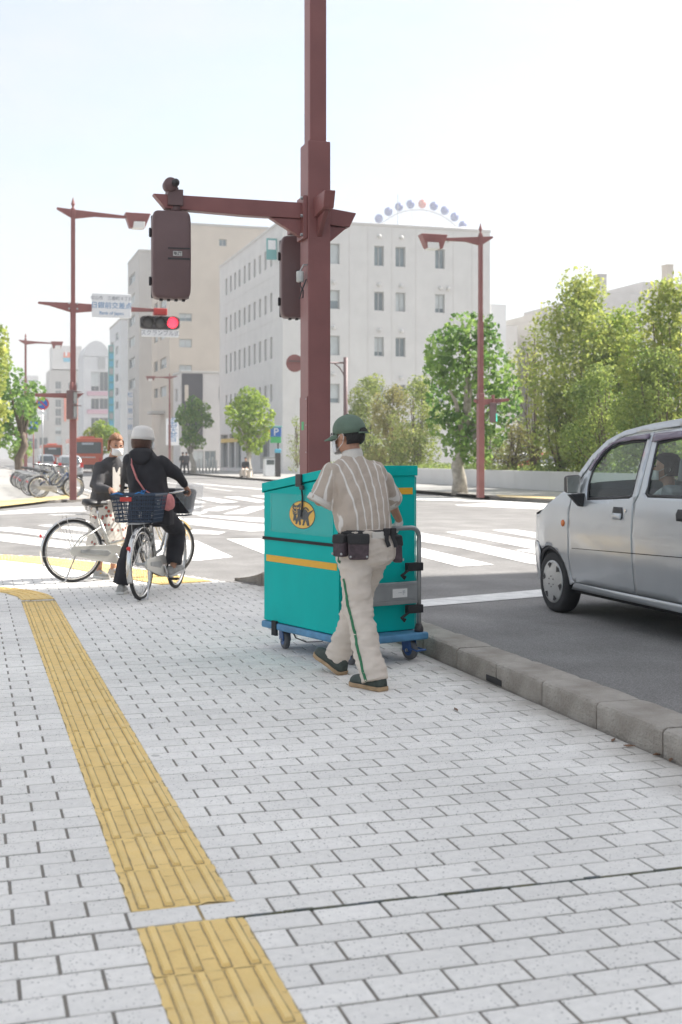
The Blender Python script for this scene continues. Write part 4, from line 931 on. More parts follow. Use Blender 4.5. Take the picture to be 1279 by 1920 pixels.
def tree(name, label, base, trunk_h, trunk_r, clumps, lm, leaf, per, bark='bark', stems=None, group=None, cat='tree', aspect=1.0, seed=1):
    rr = random.Random(seed); e = empty(name, base, 0, label, cat, group)
    if trunk_h:
        q = MB(); pts = [Vector((rr.uniform(-.06,.06)*i, rr.uniform(-.06,.06)*i, trunk_h*i/4)) for i in range(5)]; pts[0] = Vector((0,0,-.05))
        q.tube(pts, [trunk_r*1.25, trunk_r, trunk_r*.92, trunk_r*.85, trunk_r*.7], 10); q.build('trunk', bark, e, True)
        top = pts[-1]
    else: top = Vector((0,0,.2))
    q = MB()
    for (c, r) in clumps[::max(1, len(clumps)//9)]:
        c = Vector(c); m_ = (top + c)/2 + Vector((rr.uniform(-.2,.2), rr.uniform(-.2,.2), rr.uniform(0,.2)))
        q.tube([top - Vector((0,0,trunk_h*.12)), m_, c], [max(.03,trunk_r*.5), max(.02,trunk_r*.3), .015], 6)
    if stems:
        for a, b, r_ in stems: q.tube([a, (Vector(a)+Vector(b))/2 + Vector((rr.uniform(-.15,.15),rr.uniform(-.15,.15),0)), b], [r_, r_*.8, r_*.4], 6)
    q.build('limbs', bark, e, True)
    q = MB()
    for (c, r) in clumps: leaves(q, rr, c, r if isinstance(r, (tuple,list)) else (r,r,r), int(per*((r if not isinstance(r,(tuple,list)) else sum(r)/3)**2)), leaf, aspect=aspect)
    o = q.build('crown', lm, e); return e
def crown_from_px(base, d, pts, jitter=.5, seed=1):
    """pts: (px, py, radius px) read from the picture's outline, spread in depth about the trunk"""
    rr = random.Random(seed); o = []; s = d/F
    for x, y, r in pts:
        p = A(x, y, d) - Vector(base); dep = rr.uniform(-1,1)*jitter
        o.append(((p.x + FV.x*dep, p.y + FV.y*dep, p.z), r*s))
    return o
# plane tree by the right street lamp
B = G(862, 925, .09); d = B.dot(FV)
pts = [(870,625,40),(835,660,42),(905,650,40),(870,690,55),(825,705,35),(925,700,42),(955,725,28),(850,745,50),(905,760,48),(945,765,32),(835,790,34),(875,810,40),(920,810,30),(850,835,26),(890,850,30),(815,680,20),(885,600,16),(845,625,22),(970,745,14),(910,615,22)]
tree('plane_tree', 'round green plane tree with pale trunk behind the right street lamp', B, 1.9, .24, crown_from_px(B, d, pts, 1.0, 4), 'leaf_plane', .19, 470, 'bark_pale', seed=4)
B = G(468, 893, .09); d = B.dot(FV)
pts = [(465,745,22),(448,765,22),(485,762,22),(470,785,26),(440,785,16),(498,790,16),(455,810,20),(485,815,20),(468,830,18),(480,842,12),(430,770,9),(508,775,8)]
tree('plane_tree', 'lopped lime green street tree standing before the slit windows of the office block', B, 1.7, .2, crown_from_px(B, d, pts, 1.0, 6), 'leaf_lime', .24, 480, 'bark_pale', seed=6)
B = G(362, 887, .09); d = B.dot(FV)
pts = [(365,758,15),(350,775,18),(378,772,18),(362,790,20),(340,785,12),(388,790,13),(360,815,16),(372,830,14),(350,828,11)]
tree('plane_tree', 'small dark green street tree before the low white building', B, 1.6, .2, crown_from_px(B, d, pts, 1.0, 7), 'leaf_plane', .26, 420, 'bark_pale', seed=7)
# trees at the left edge
B = Vector((2.2, 58, .04)); d = B.dot(FV)
pts = [(20,715,34),(50,735,26),(-10,745,34),(30,760,34),(55,765,18),(0,790,34),(40,790,24),(20,820,24),(40,835,16),(-20,810,26),(60,780,10)]
tree('street_tree', 'dense green street tree over the parked bicycles at the left edge', B, 2.4, .2, crown_from_px(B, d, pts, 1.1, 8), 'leaf_plane', .2, 520, 'bark', seed=8)
B = Vector((.1, 50, .04)); d = B.dot(FV)
pts = [(-8,630,26),(-35,640,40),(5,660,22),(-20,680,34),(8,690,20),(-30,730,36),(-8,770,22),(0,720,24),(-15,810,22)]
tree('street_tree', 'yellow green tree cropped by the left picture edge', B, 2.4, .2, crown_from_px(B, d, pts, 1.0, 9), 'leaf_yellow', .19, 520, 'bark', seed=9)
B = G(36, 893, .04); d = B.dot(FV)
tree('young_tree', 'low lime shrub tree at the foot of the left street trees', B, .8, .08, crown_from_px(B, d, [(38,840,15),(28,850,12),(48,848,12),(40,862,12)], .5, 10), 'leaf_lime', .17, 800, seed=10)
B = Vector((6.0+13, 128, .09)); d = B.dot(FV)
tree('young_tree', 'small lime tree right of the orange bus', A(190,880,112), 1.2, .1, [((0,0,2.6),1.3),((.7,0,3.0),1.0),((-.7,0,2.9),1.0),((0,0,3.6),.9)], 'leaf_lime', .26, 420, seed=11)
# planting behind the low wall
def shrub(name, label, px, y0, y1, wpx, X, lm, leaf, per, seed, stems=3, dens=9, group=None, cat='tree', tall=False):
    P = PX(px, 800, X); d = P.dot(FV); s = d/F; base = Vector((P.x, P.y, .62)); rr = random.Random(seed)
    z0 = H + (HZ-y1)*s - .62; z1 = H + (HZ-y0)*s - .62; w = wpx*s/2; cl = []
    for k in range(dens):
        t = (k + .5)/dens; z = z0 + (z1-z0)*t; env = math.sin(math.pi*min(1, .26+t*.71)) ** .75
        for _ in range(4 if tall else 3):
            a = rr.uniform(0, 6.28); rad = w*env*rr.uniform(.3,1.0)
            cl.append(((math.cos(a)*rad, math.sin(a)*rad, z + rr.uniform(-.2,.2)), max(.36, w*rr.uniform(.42,.66)*(.6+.4*env))))
    cl.append(((0,0,z1-.2), w*.25))
    st = [((rr.uniform(-.25,.25),rr.uniform(-.25,.25),-.05), (rr.uniform(-.5,.5)*w,rr.uniform(-.5,.5)*w,z1*.8), .045) for _ in range(stems)]
    return tree(name, label, base, 0, .05, cl, lm, leaf, per, stems=st, group=group, cat=cat, aspect=.7, seed=seed)
GP = 'planting behind the low wall'
shrub('tall_tree', 'tall yellow green tree right of centre behind the planter, tallest of the row', 1090, 528, 860, 180, 22.4, 'leaf_yellow', .17, 400, 21, 4, 11, GP, tall=True)
shrub('tall_tree', 'yellow green tree cropped by the right edge above the car roof', 1252, 535, 860, 160, 22.6, 'leaf_yellow', .17, 400, 22, 4, 11, GP, tall=True)
shrub('tall_tree', 'lime green tree between the two tall yellow green trees', 1172, 585, 860, 130, 24.0, 'leaf_lime', .16, 420, 23, 4, 10, GP, tall=True)
shrub('bushy_shrub', 'dull green bush above the car bonnet behind the planter', 1130, 690, 870, 130, 21.5, 'leaf_dark', .11, 700, 24, 4, 7, GP, 'shrub')
shrub('bushy_shrub', 'dense olive bush above the car roof at the right edge', 1235, 668, 870, 150, 21.6, 'leaf_dark', .12, 700, 25, 4, 7, GP, 'shrub')
shrub('bushy_shrub', 'dark bush right of the plane tree at the planter edge', 1050, 740, 880, 80, 21.6, 'leaf_dark', .12, 640, 32, 4, 6, GP, 'shrub')
shrub('slim_tree', 'airy pale slim tree with bare stems between plane tree and tall trees', 1000, 605, 860, 100, 22.2, 'leaf_pale', .14, 170, 26, 7, 9, GP)
shrub('young_tree', 'pale green young tree just right of the maroon pole', 690, 712, 885, 90, 21.8, 'leaf_pale', .17, 560, 27, 3, 8, GP)
shrub('young_tree', 'bronze leaved young tree left of the plane tree', 738, 728, 885, 90, 21.8, 'leaf_bronze', .15, 640, 28, 3, 8, GP)
shrub('young_tree', 'yellowish young tree touching the plane tree from the left', 785, 715, 885, 90, 21.8, 'leaf_pale', .15, 620, 29, 3, 8, GP)
shrub('young_tree', 'thin pale tree left of the maroon pole', 556, 780, 880, 34, 21.8, 'leaf_pale', .15, 200, 30, 3, 6, GP)
shrub('bushy_shrub', 'bronze and green bush under the plane tree at right', 960, 800, 885, 90, 21.4, 'leaf_bronze', .11, 620, 31, 3, 5, GP, 'shrub')
shrub('bushy_shrub', 'dark green bush low behind the right lamp post', 915, 800, 880, 70, 21.7, 'leaf_dark', .12, 640, 33, 3, 5, GP, 'shrub')
q = MB(); rr = random.Random(44)
for _ in range(7000):
    y = rr.uniform(33.6, 76); x = PLX + rr.uniform(.15, 2.6); leaves(q, rr, (x, y, .7 + rr.uniform(0,.28)), (.14,.14,.12), 1, .1)
o = q.build('ground_cover', 'leaf_dark'); tag(o, 'low green ground cover along the top of the planter wall', 'ground cover', kind='stuff')
# ------------------------------------------------------------------ delivery cart
mat('teal_box', (.0,.47,.43), .55, spec=.14, var=.06, vscale=4, bump=.16, bscale=4, det=7)
mat('cart_orange', (.82,.43,.03), .5); mat('logo_yellow', (.85,.48,.03), .45); mat('cart_blue', (.09,.26,.44), .55, var=.3, vscale=9, bump=.15, bscale=40)
mat('caster_blue', (.03,.10,.28), .4, .2); mat('wheel_grey', (.15,.15,.155), .7, var=.2, vscale=30)
mat('web_black', (.025,.025,.027), .85, bump=.4, bscale=200)
m = bpy.data.materials.new('vinyl'); m.use_nodes = True; n = m.node_tree.nodes; L = m.node_tree.links; n.clear()
o_ = n.new('ShaderNodeOutputMaterial'); t_ = n.new('ShaderNodeBsdfTransparent'); g_ = n.new('ShaderNodeBsdfGlossy'); g_.inputs['Roughness'].default_value = .12
dd = n.new('ShaderNodeBsdfDiffuse'); dd.inputs[0].default_value = (.75,.85,.85,1); x1_ = n.new('ShaderNodeMixShader'); x1_.inputs[0].default_value = .03; L.new(t_.outputs[0], x1_.inputs[1]); L.new(dd.outputs[0], x1_.inputs[2])
x2_ = n.new('ShaderNodeMixShader'); x2_.inputs[0].default_value = .06; L.new(x1_.outputs[0], x2_.inputs[1]); L.new(g_.outputs[0], x2_.inputs[2]); L.new(x2_.outputs[0], o_.inputs[0])
nz = n.new('ShaderNodeTexNoise'); nz.inputs['Scale'].default_value = 14; nz.inputs['Distortion'].default_value = 1.5; bp = n.new('ShaderNodeBump'); bp.inputs['Strength'].default_value = .7; bp.inputs['Distance'].default_value = .02; L.new(nz.outputs['Fac'], bp.inputs['Height']); L.new(bp.outputs[0], g_.inputs['Normal'])
M['vinyl'] = m
HEAD = R(16.5)
CO = FV*7.80 + RV*(-.0085); CW, CL, CB = .60, .97, .19
ct = empty('delivery_cart', (CO.x, CO.y, 0), HEAD, 'teal delivery box on a blue hand trolley pushed by the worker', 'cart')
zF, zR = 1.135, 1.262
# body panels with slight seams
q = MB(); q.prism([(0,CB),(CL,CB),(CL,zF-.05),(0,zR-.05)], 0, CW, 'YZ'); bx = q.build('box', 'teal_box', ct, bev=.006)
q = MB(); s = .012
q.prism([(-s,zR-.055),(-s,zR+.012),(CL+s,zF+.012),(CL+s,zF-.055),(CL,zF-.055),(CL,zF-.045),(0,zR-.045),(0,zR-.055)], -s, CW+s, 'YZ'); ld = q.build('lid', 'teal_box', ct, bev=.006)
q = MB(); q.box((-.006, .0, CB+.004),(.0,.012,zR-.06)); q.box((CW-.0,-.006,CB+.004),(CW+.004,.004,zR-.06)); q.build('corner_trim', 'teal_box', bx, bev=.002)
q = MB(); q.prism([(.03,.605),(.93,.605),(.93,.65),(.03,.65)], -.0035, -.0008, 'YZ'); q.build('side_stripe', 'cart_orange', bx)
q = MB(); q.prism([(.26,1.085),(.575,1.085),(.575,1.128),(.26,1.128)], -.0035, -.0008, 'XZ'); q.build('rear_stripe', 'cart_orange', bx)
q = MB(); zs = .755; q.prism([(-.012,zs),(CL+.006,zs),(CL+.006,zs+.02),(-.012,zs+.02)], -.008, -.003, 'YZ'); q.box((-.008,CL+.0015,zs),(CW+.006,CL+.006,zs+.02)); q.build('strap', 'web_black', ct)
# vinyl pocket and emblem
q = MB(); nY, nZ = 22, 9; g = []
for j in range(nZ+1):
    for i in range(nY+1):
        y = .07 + .80*i/nY; z = .815 + .265*j/nZ - .02*(1-i/nY)*0; g.append((-.006 - .006*math.sin(math.pi*i/nY)*math.sin(math.pi*j/nZ) - random.uniform(0,.0015), y, z))
q.add(g, [(j*(nY+1)+i, j*(nY+1)+i+1, (j+1)*(nY+1)+i+1, (j+1)*(nY+1)+i) for j in range(nZ) for i in range(nY)]); q.build('vinyl_pocket', 'vinyl', bx, True)
q = MB(); a, b, c, d = .07, .87, .815, 1.08
for (y0,y1,z0_,z1_) in ((a,b,c,c+.006),(a,b,d-.006,d),(a,a+.006,c,d),(b-.006,b,c,d)): q.box((-.0022,y0,z0_),(-.0005,y1,z1_))
q.build('pocket_welt', 'teal_box', bx)
eY, eZ, rY, rZ = .455, .945, .165, .0945
def oval(ry, rz, x0, x1, mt, name, par):
    q = MB(); q.prism([(eY + ry*math.cos(2*math.pi*i/48), eZ + rz*math.sin(2*math.pi*i/48)) for i in range(48)], x0, x1, 'YZ'); return q.build(name, mt, par)
em = oval(rY, rZ, -.0022, -.0008, 'black', 'emblem', bx); oval(rY*.965, rZ*.95, -.0034, -.0024, 'logo_yellow', 'emblem_field', em)
def cat(pts, x0, x1, mt, name):
    q = MB(); q.prism([(eY - (x-368)/92*rY, eZ - (y-705)/95*rZ) for x, y in pts], x0, x1, 'YZ'); me = q.mesh(name, mt)
    bm = bmesh.new(); bm.from_mesh(me); bmesh.ops.triangulate(bm, faces=bm.faces, ngon_method='EAR_CLIP'); bm.to_mesh(me); bm.free(); return put(name, me, em)
cat([(306,630),(320,645),(338,643),(360,624),(361,652),(352,676),(332,690),(312,680),(300,660)], -.0046, -.0036, 'black', 'cat_head')
cat([(300,672),(316,688),(332,690),(342,686),(338,704),(322,716),(306,706)], -.0050, -.0040, 'black', 'kitten_head')
cat([(310,712),(330,714),(331,735),(326,756),(318,742),(312,756),(306,742)], -.0046, -.0036, 'black', 'kitten_body')
cat([(340,684),(352,668),(372,674),(398,666),(412,686),(456,664),(424,698),(414,718),(424,776),(406,776),(396,738),(384,774),(372,776),(380,738),(360,736),(362,772),(350,776),(346,744),(332,772),(322,768),(338,716)], -.0046, -.0036, 'black', 'cat_body')
cat([(376,672),(380,655),(398,651),(414,662),(420,676),(412,676),(404,664),(390,662),(386,674)], -.0049, -.0039, 'black', 'cat_tail')
for p in ([(312,656),(326,660),(324,667),(316,665)], [(336,662),(352,654),(348,665),(340,668)], [(308,692),(316,695),(314,700)], [(322,697),(332,692),(328,700)]): cat(p, -.0056, -.0047, 'logo_yellow', 'eye')
cat([(330,652),(334,700),(337,700),(334,652)], -.0055, -.0047, 'logo_yellow', 'gap_line')
# latch and its hanging strap
q = MB(); q.box((-.03,.43,zR-.13),(-.012,.50,zR-.045)); q.box((-.036,.40,zR-.15),(-.014,.44,zR-.12)); q.build('latch', 'dark_plastic', ld, bev=.006)
q = MB(); q.tube([(-.02,.43,zR-.15),(-.014,.43,zR-.2),(-.012,.44,zR-.27),(-.011,.455,zR-.33)], .010, 6, flat=(.35,1)); q.build('latch_strap', 'web_black', ld)
# trolley
q = MB(); q.box((-.015,-.13,.138),(CW+.015,CL+.015,.186)); q.build('platform', 'cart_blue', ct, bev=.012)
hx0, hx1, hy = .05, .565, -.085
q = MB(); pts = [(hx0,hy,.187),(hx0,hy,.78)]
for k in range(7): a = math.pi/2*k/6; pts.append((hx0+.08-.08*math.cos(a), hy-.02*math.sin(a), .79+.08*math.sin(a)))
for k in range(7): a = math.pi/2*k/6; pts.append((hx1-.08+.08*math.sin(a), hy-.02*math.cos(a), .79+.08*math.cos(a)))
pts += [(hx1,hy,.78),(hx1,hy,.187)]
q.tube(pts, .0155, 12); q.build('handle', 'alu_grey', ct, True)
q = MB(); q.box((hx0+.017,hy-.012,.375),(hx1-.017,hy+.012,.52)); hb_ = q.build('handle_board', 'alu_grey', ct, bev=.005)
q = MB()
for z in (.39,.405,.50): q.box((hx0+.03,hy-.016,z),(hx1-.03,hy-.0125,z+.006))
q.build('board_rib', 'alu_grey', hb_, bev=.001)
q = MB(); q.box((.33,hy-.0155,.415),(.47,hy-.0125,.485)); q.build('label_frame', 'alu_grey', hb_, bev=.001)
q = MB(); q.box((.342,hy-.0175,.422),(.458,hy-.0157,.478)); q.build('label', 'white_plastic', hb_)
text('label_text', '一手', .03, 'grey_ink', hb_, frame((.415,hy-.0179,.45),(1,0,0),(0,0,1)), .0002)
for z in (.34, .615): 
    q = MB(); q.box((hx1-.1,hy-.022,z-.028),(hx1+.022,hy+.02,z+.025)); q.tube([(hx1-.1,hy-.02,z-.02),(hx1-.16,hy-.03,z-.05),(hx1-.13,hy-.03,z-.07)], .018, 6, flat=(1,.25)); q.build('tie_strap', 'web_black', ct, bev=.006)
for z in (.187,):
    for x in (hx0, hx1): q = MB(); q.lathe([(.03,.187),(.03,.21),(.018,.24)], (x,hy,0), 12); q.build('handle_socket', 'dark_plastic', ct, True)
def caster(x, y, rz, brake=False):
    e = MB(); T = Matrix.Translation((x,y,0)) @ Matrix.Rotation(rz,4,'Z')
    e.box((-.045,-.045,.128),(.045,.045,.1375), T); e.hexa([T@Vector(p) for p in ((-.03,-.055,.06),(-.022,-.055,.06),(-.022,.03,.06),(-.03,.03,.06),(-.03,-.04,.128),(-.022,-.04,.128),(-.022,.04,.128),(-.03,.04,.128))]); e.hexa([T@Vector(p) for p in ((.022,-.055,.06),(.03,-.055,.06),(.03,.03,.06),(.022,.03,.06),(.022,-.04,.128),(.03,-.04,.128),(.03,.04,.128),(.022,.04,.128))])
    if brake: e.tube([T@Vector(p) for p in ((-.04,-.11,.07),(.05,-.11,.07))], .008, 6); e.tube([T@Vector(p) for p in ((-.03,-.04,.08),(-.035,-.11,.07))], .006, 6); e.tube([T@Vector(p) for p in ((.03,-.04,.08),(.04,-.11,.07))], .006, 6)
    f = e.build('caster', 'caster_blue', ct, bev=.003)
    w = MB(); w.lathe([(.02,-.019),(.056,-.019),(.062,-.014),(.064,0),(.062,.014),(.056,.019),(.02,.019)], (0,0,0), 24, 'X'); me = w.mesh('wheel','wheel_grey',True); me.transform(T @ Matrix.Translation((0,-.012,.064))); put('wheel', me, f)
    w = MB(); w.lathe([(.004,-.03),(.012,-.034),(.012,.034),(.004,.03)], (0,0,0), 10, 'X'); me = w.mesh('axle','steel'); me.transform(T @ Matrix.Translation((0,-.012,.064))); put('axle', me, f)
    w = MB(); w.lathe([(.036,-.0205),(.036,.0205)], (0,0,0), 20, 'X'); me = w.mesh('hub','caster_blue'); me.transform(T @ Matrix.Translation((0,-.012,.064))); put('hub', me, f)
caster(.08,.82,R(-12)); caster(.52,.82,R(6)); caster(.09,.02,0); caster(.53,-.02,R(8),True)
q = MB(); q.tube([(.07,.70,.137),(.05,.62,.10),(.06,.5,.085),(.1,.38,.1),(.12,.3,.136)], .006, 6, flat=(1,.5)); q.box((-.021,.77,.10),(-.003,.83,.20)); q.build('loose_strap', 'web_black', ct)
# ------------------------------------------------------------------ people
mat('skin', (.50,.27,.18), .55, var=.12, vscale=14, bump=.05, bscale=80); mat('hair_black', (.02,.018,.017), .55, bump=.6, bscale=120); mat('hair_brown', (.10,.045,.028), .5, var=.3, vscale=30, bump=.6, bscale=90); mat('hair_light', (.30,.15,.075), .6, var=.35, vscale=40, bump=.6, bscale=90)
mat('mask_white', (.78,.78,.77), .8, bump=.15, bscale=60); mat('eye_dark', (.03,.025,.022), .3)
mat('trouser', (.66,.58,.50), .9, var=.07, vscale=9, bump=.4, bscale=11, det=8)
mat('belt_black', (.028,.027,.028), .75, bump=.3, bscale=120); mat('pouch', (.085,.06,.068), .8, var=.3, vscale=40, bump=.3, bscale=150)
mat('cap_green', (.14,.20,.15), .85, var=.12, vscale=14, bump=.3, bscale=160); mat('stripe_green', (.04,.19,.09), .8); mat('shoe_upper', (.055,.07,.06), .7, var=.3, vscale=20); mat('shoe_sole', (.42,.29,.17), .8, var=.2, vscale=20); mat('glove', (.72,.71,.68), .9, bump=.4, bscale=150)
# shirt: greige with irregular pale vertical stripes running from the shoulders
def shirt_mat():
    m = mat('shirt', (.42,.36,.31), .92, bump=.25, bscale=22); n, L, b = nodes_of(m); t = n.new('ShaderNodeTexCoord')
    w = n.new('ShaderNodeAttribute'); w.attribute_name = 'su'
    f = n.new('ShaderNodeMath'); f.operation = 'FRACT'; L.new(w.outputs['Fac'], f.inputs[0])
    s_ = n.new('ShaderNodeMath'); s_.operation = 'SUBTRACT'; s_.inputs[1].default_value = .5; L.new(f.outputs[0], s_.inputs[0]); a_ = n.new('ShaderNodeMath'); a_.operation = 'ABSOLUTE'; L.new(s_.outputs[0], a_.inputs[0])
    mr = n.new('ShaderNodeMapRange'); mr.inputs[1].default_value = .075; mr.inputs[2].default_value = .105; mr.inputs[3].default_value = 1; mr.inputs[4].default_value = 0; L.new(a_.outputs[0], mr.inputs[0])
    # fine herringbone grain
    v = n.new('ShaderNodeTexNoise'); v.inputs['Scale'].default_value = 240; L.new(t.outputs['Object'], v.inputs['Vector']); m0 = n.new('ShaderNodeMix'); m0.data_type = 'RGBA'; m0.inputs[6].default_value = (.40,.33,.27,1); m0.inputs[7].default_value = (.58,.49,.41,1); L.new(v.outputs['Fac'], m0.inputs[0])
    mx = n.new('ShaderNodeMix'); mx.data_type = 'RGBA'; mx.inputs[7].default_value = (.74,.70,.65,1); L.new(mr.outputs[0], mx.inputs[0]); L.new(m0.outputs[2], mx.inputs[6]); L.new(mx.outputs[2], b.inputs['Base Color'])
shirt_mat()
mat('shirt_trim', (.68,.64,.58), .9, bump=.2, bscale=60)
def hand(mb, w, fdir, pdir, s=1.0, curl=55, side=1, r=.0085):
    """palm from the wrist along fdir; pdir is the palm's facing; fingers curl towards pdir"""
    w = Vector(w); f = Vector(fdir).normalized(); p = Vector(pdir); p = (p - f*p.dot(f)).normalized(); x = f.cross(p)*side
    mb.capsule(w, w + f*.03*s, .024*s, .03*s, 10)
    for k, (o, ln) in enumerate(((-.030,.062),(-.010,.074),(.010,.07),(.029,.054))):
        a = w + f*.025*s + x*o*s*.8; b = w + f*.078*s + x*o*s
        mb.capsule(a, b, .013*s, .0115*s, 8); c = b; ang = 0
        for q in range(3):
            ang += R(curl); dv = f*math.cos(ang) + p*math.sin(ang); e = c + dv*ln*s*(.45,.32,.23)[q]; mb.capsule(c, e, r*s, r*s*.92, 8); c = e
    t0 = w + f*.02*s - x*.028*s; t1 = t0 + (f*.6 - x*.55 + p*.45).normalized()*.036*s; t2 = t1 + (f*.75 + p*.65 + x*.1).normalized()*.03*s
    mb.capsule(t0, t1, .013*s, .0105*s, 8); mb.capsule(t1, t2, .0105*s, .009*s, 8)
def head_m(mb, c, m, s=1.0):
    c = Vector(c); T = m.to_3x3()
    mb.ell(c + T@Vector((0,-.008,.022))*s, (.074*s,.093*s,.092*s), 18, 12, T); mb.ell(c + T@Vector((0,.022,-.045))*s, (.056*s,.066*s,.068*s), 16, 10, T)
    mb.capsule(c + T@Vector((0,.088,.012))*s, c + T@Vector((0,.104,-.022))*s, .008*s, .014*s, 8)
    for k in (-1,1):
        mb.ell(c + T@Vector((k*.076,-.012,-.008))*s, (.011*s,.02*s,.032*s), 10, 8, T)
        mb.ell(c + T@Vector((k*.03,.074,.022))*s, (.022*s,.012*s,.01*s), 10, 6, T)
    mb.ell(c + T@Vector((0,.086,-.052))*s, (.022*s,.01*s,.009*s), 10, 6, T)
def body_skin(e, J, hm, s=1.0, vox=.009, hands=(), mt='skin', legs=True):
    q = MB(); head_m(q, J['head'], hm, s); q.capsule(J['neck'], Vector(J['head']) + hm.to_3x3()@Vector((0,-.02,-.05))*s, .05*s, .048*s)
    q.capsule(J['pelvis'], J['chest'], .10*s, .11*s); q.capsule(J['chest'], J['neck'], .1*s, .05*s)
    for k in 'LR':
        q.capsule(J['chest'], Vector(J['sh'+k])*.8+Vector(J['chest'])*.2-Vector((0,0,.03)), .07*s, .03*s); q.capsule(Vector(J['sh'+k])-Vector((0,0,.025)), J['el'+k], .032*s, .034*s); q.capsule(J['el'+k], J['wr'+k], .036*s, .025*s)
        if legs: q.capsule(J['pelvis'], J['hip'+k], .09*s, .07*s); q.capsule(J['hip'+k], J['kn'+k], .066*s, .048*s); q.capsule(J['kn'+k], J['an'+k], .048*s, .033*s)
    for h in hands: hand(q, *h)
    return cloth('body', q, mt, e, vox, 3)
def ht(n): return Matrix.Rotation(n[0],4,'Z') @ Matrix.Rotation(n[1],4,'X') @ Matrix.Rotation(n[2] if len(n) > 2 else 0,4,'Y')
# ---- the delivery worker
WO = FV*7.3 + RV*.144
wk = empty('person', (WO.x, WO.y, 0), HEAD, 'worker in striped shirt, green cap and beige trousers pushing the teal box', 'person')
hm = ht((R(17), R(-10)))
hc = Vector((-.01,.165,1.458))
J = dict(pelvis=(0,0,.84), chest=(0,.09,1.16), neck=(0,.13,1.325), head=hc, shL=(-.155,.11,1.262), shR=(.155,.11,1.262), elL=(-.225,.15,1.07), wrL=(-.03,.36,1.14), elR=(.35,.23,1.05), wrR=(.535,.395,.925),
         hipL=(-.085,-.01,.80), hipR=(.085,.02,.80), knL=(-.112,-.09,.435), knR=(.062,.185,.45), anL=(-.122,-.262,.10), anR=(-.004,.285,.11))
body_skin(wk, J, hm, .96, .0085)
q = MB(); hand(q, (.535,.395,.925), (.3,.45,-.75), (-.1,.9,-.5), 1.0, 62, 1, .0105); cloth('glove', q, 'glove', wk, .006, 3)
q = MB(); hand(q, (-.03,.36,1.14), (.5,.8,.3), (.4,.6,-.6), 1.0, 30, -1, .0105); cloth('glove', q, 'glove', wk, .006, 3)
# shirt
q = MB(); rs = [ring((.0,-.01,.85), .155,.112, e=2.4), ring((.0,.0,.885), .165,.12, e=2.4), ring((0,.012,.93), .176,.132, e=2.4), ring((0,.035,1.0), .18,.138, e=2.4), ring((0,.06,1.08), .181,.135, e=2.5), ring((0,.085,1.16), .184,.128, e=2.6), ring((0,.105,1.225), .19,.112, e=2.5), ring((0,.116,1.268), .178,.098, e=2.3), ring((0,.123,1.298), .135,.082), ring((0,.128,1.318), .09,.07), ring((0,.13,1.33), .066,.066), ring((0,.133,1.338), .063,.064)]
q.rings(rs)
def sleeve(q, a, b, r0, r1, n=16):
    a = Vector(a); b = Vector(b); q.tube([a - (b-a)*.12, a, a + (b-a)*.5, b], [r0*.8, r0, (r0+r1)/2*1.02, r1], n)
sleeve(q, (-.142,.11,1.248), (-.232,.148,1.055), .07, .078); sleeve(q, (.142,.112,1.248), (.335,.215,1.065), .07, .076)
me = smooth_union(q, .0085, 5); wrinkle(me, .010, 8, 3, (1.4,1.4,.9)); wrinkle(me, .006, 19, 5, (1.3,1.3,.7))
su = me.attributes.new('su', 'FLOAT', 'POINT'); rr = random.Random(2)
for v in me.vertices:
    c = v.co
    if abs(c.x) > .19 + .0 and c.z > 1.02 and abs(c.x) > .165 + max(0, (1.26 - c.z))*.15:      # sleeves: stripes run along the arm
        u = (c.y - .12) * 19 + .12*c.z*8 + .35
    else:
        u = (c.x + (1.3 - c.z)*.12*math.copysign(min(1, abs(c.x)/.08), c.x)*.55) * 17.5 + .45*mnoise.noise(Vector((c.x*6, c.z*3, 1)))
    su.data[v.index].value = u + 40
me.materials.clear(); me.materials.append(M['shirt']); shirt = put('shirt', me, wk)
q = MB(); q.rings([ring((0,.134,1.315), .066,.068, (1,0,0), (0,1,-.15)), ring((0,.138,1.345), .064,.066, (1,0,0),(0,1,-.2)), ring((0,.142,1.366), .060,.064,(1,0,0),(0,1,-.25)), ring((0,.142,1.364), .055,.058,(1,0,0),(0,1,-.25)), ring((0,.136,1.325), .057,.058)], cap=False); q.build('collar', 'shirt_trim', shirt, True)
for a, b, r_ in (((-.218,.142,1.082),(-.234,.149,1.052),.081), ((.318,.206,1.08),(.343,.219,1.058),.079)):
    q = MB(); q.tube([a,b], [r_*.99,r_*1.01], 20, cap=False); o = q.build('cuff', 'shirt_trim', shirt, True); o.modifiers.new('s','SOLIDIFY').thickness = .004
q = MB(); q.box((-.015,-.004,1.262),(.012,-.002,1.285)); o = q.build('neck_tag', 'mask_white', shirt); o.location = (.03,.028,-.012); o.rotation_euler = (R(-28),0,0)
# trousers
q = MB(); q.rings([ring((0,.0,.905), .158,.118, e=2.3), ring((0,-.004,.87), .168,.128, e=2.3), ring((0,-.012,.80), .182,.146, e=2.3), ring((0,-.005,.72), .178,.14, e=2.4), ring((0,.01,.67), .13,.11)])
def leg(q, pts, rr_): q.tube(pts, rr_, 18)
leg(q, [(-.085,-.01,.80),(-.095,-.035,.64),(-.108,-.078,.46),(-.113,-.13,.36),(-.118,-.20,.2),(-.122,-.262,.085),(-.122,-.275,.05)], [.10,.098,.083,.08,.079,.08,.081])
leg(q, [(.085,.02,.80),(.08,.09,.64),(.064,.175,.47),(.048,.21,.36),(.018,.25,.2),(-.002,.29,.115),(-.006,.3,.09)], [.10,.096,.082,.078,.077,.077,.077])
me = smooth_union(q, .0085, 5); wrinkle(me, .013, 6, 11, (1,1,1.3)); wrinkle(me, .008, 15, 4, (.8,.8,1.9)); wrinkle(me, .005, 30, 9, (.55,.55,2.0))
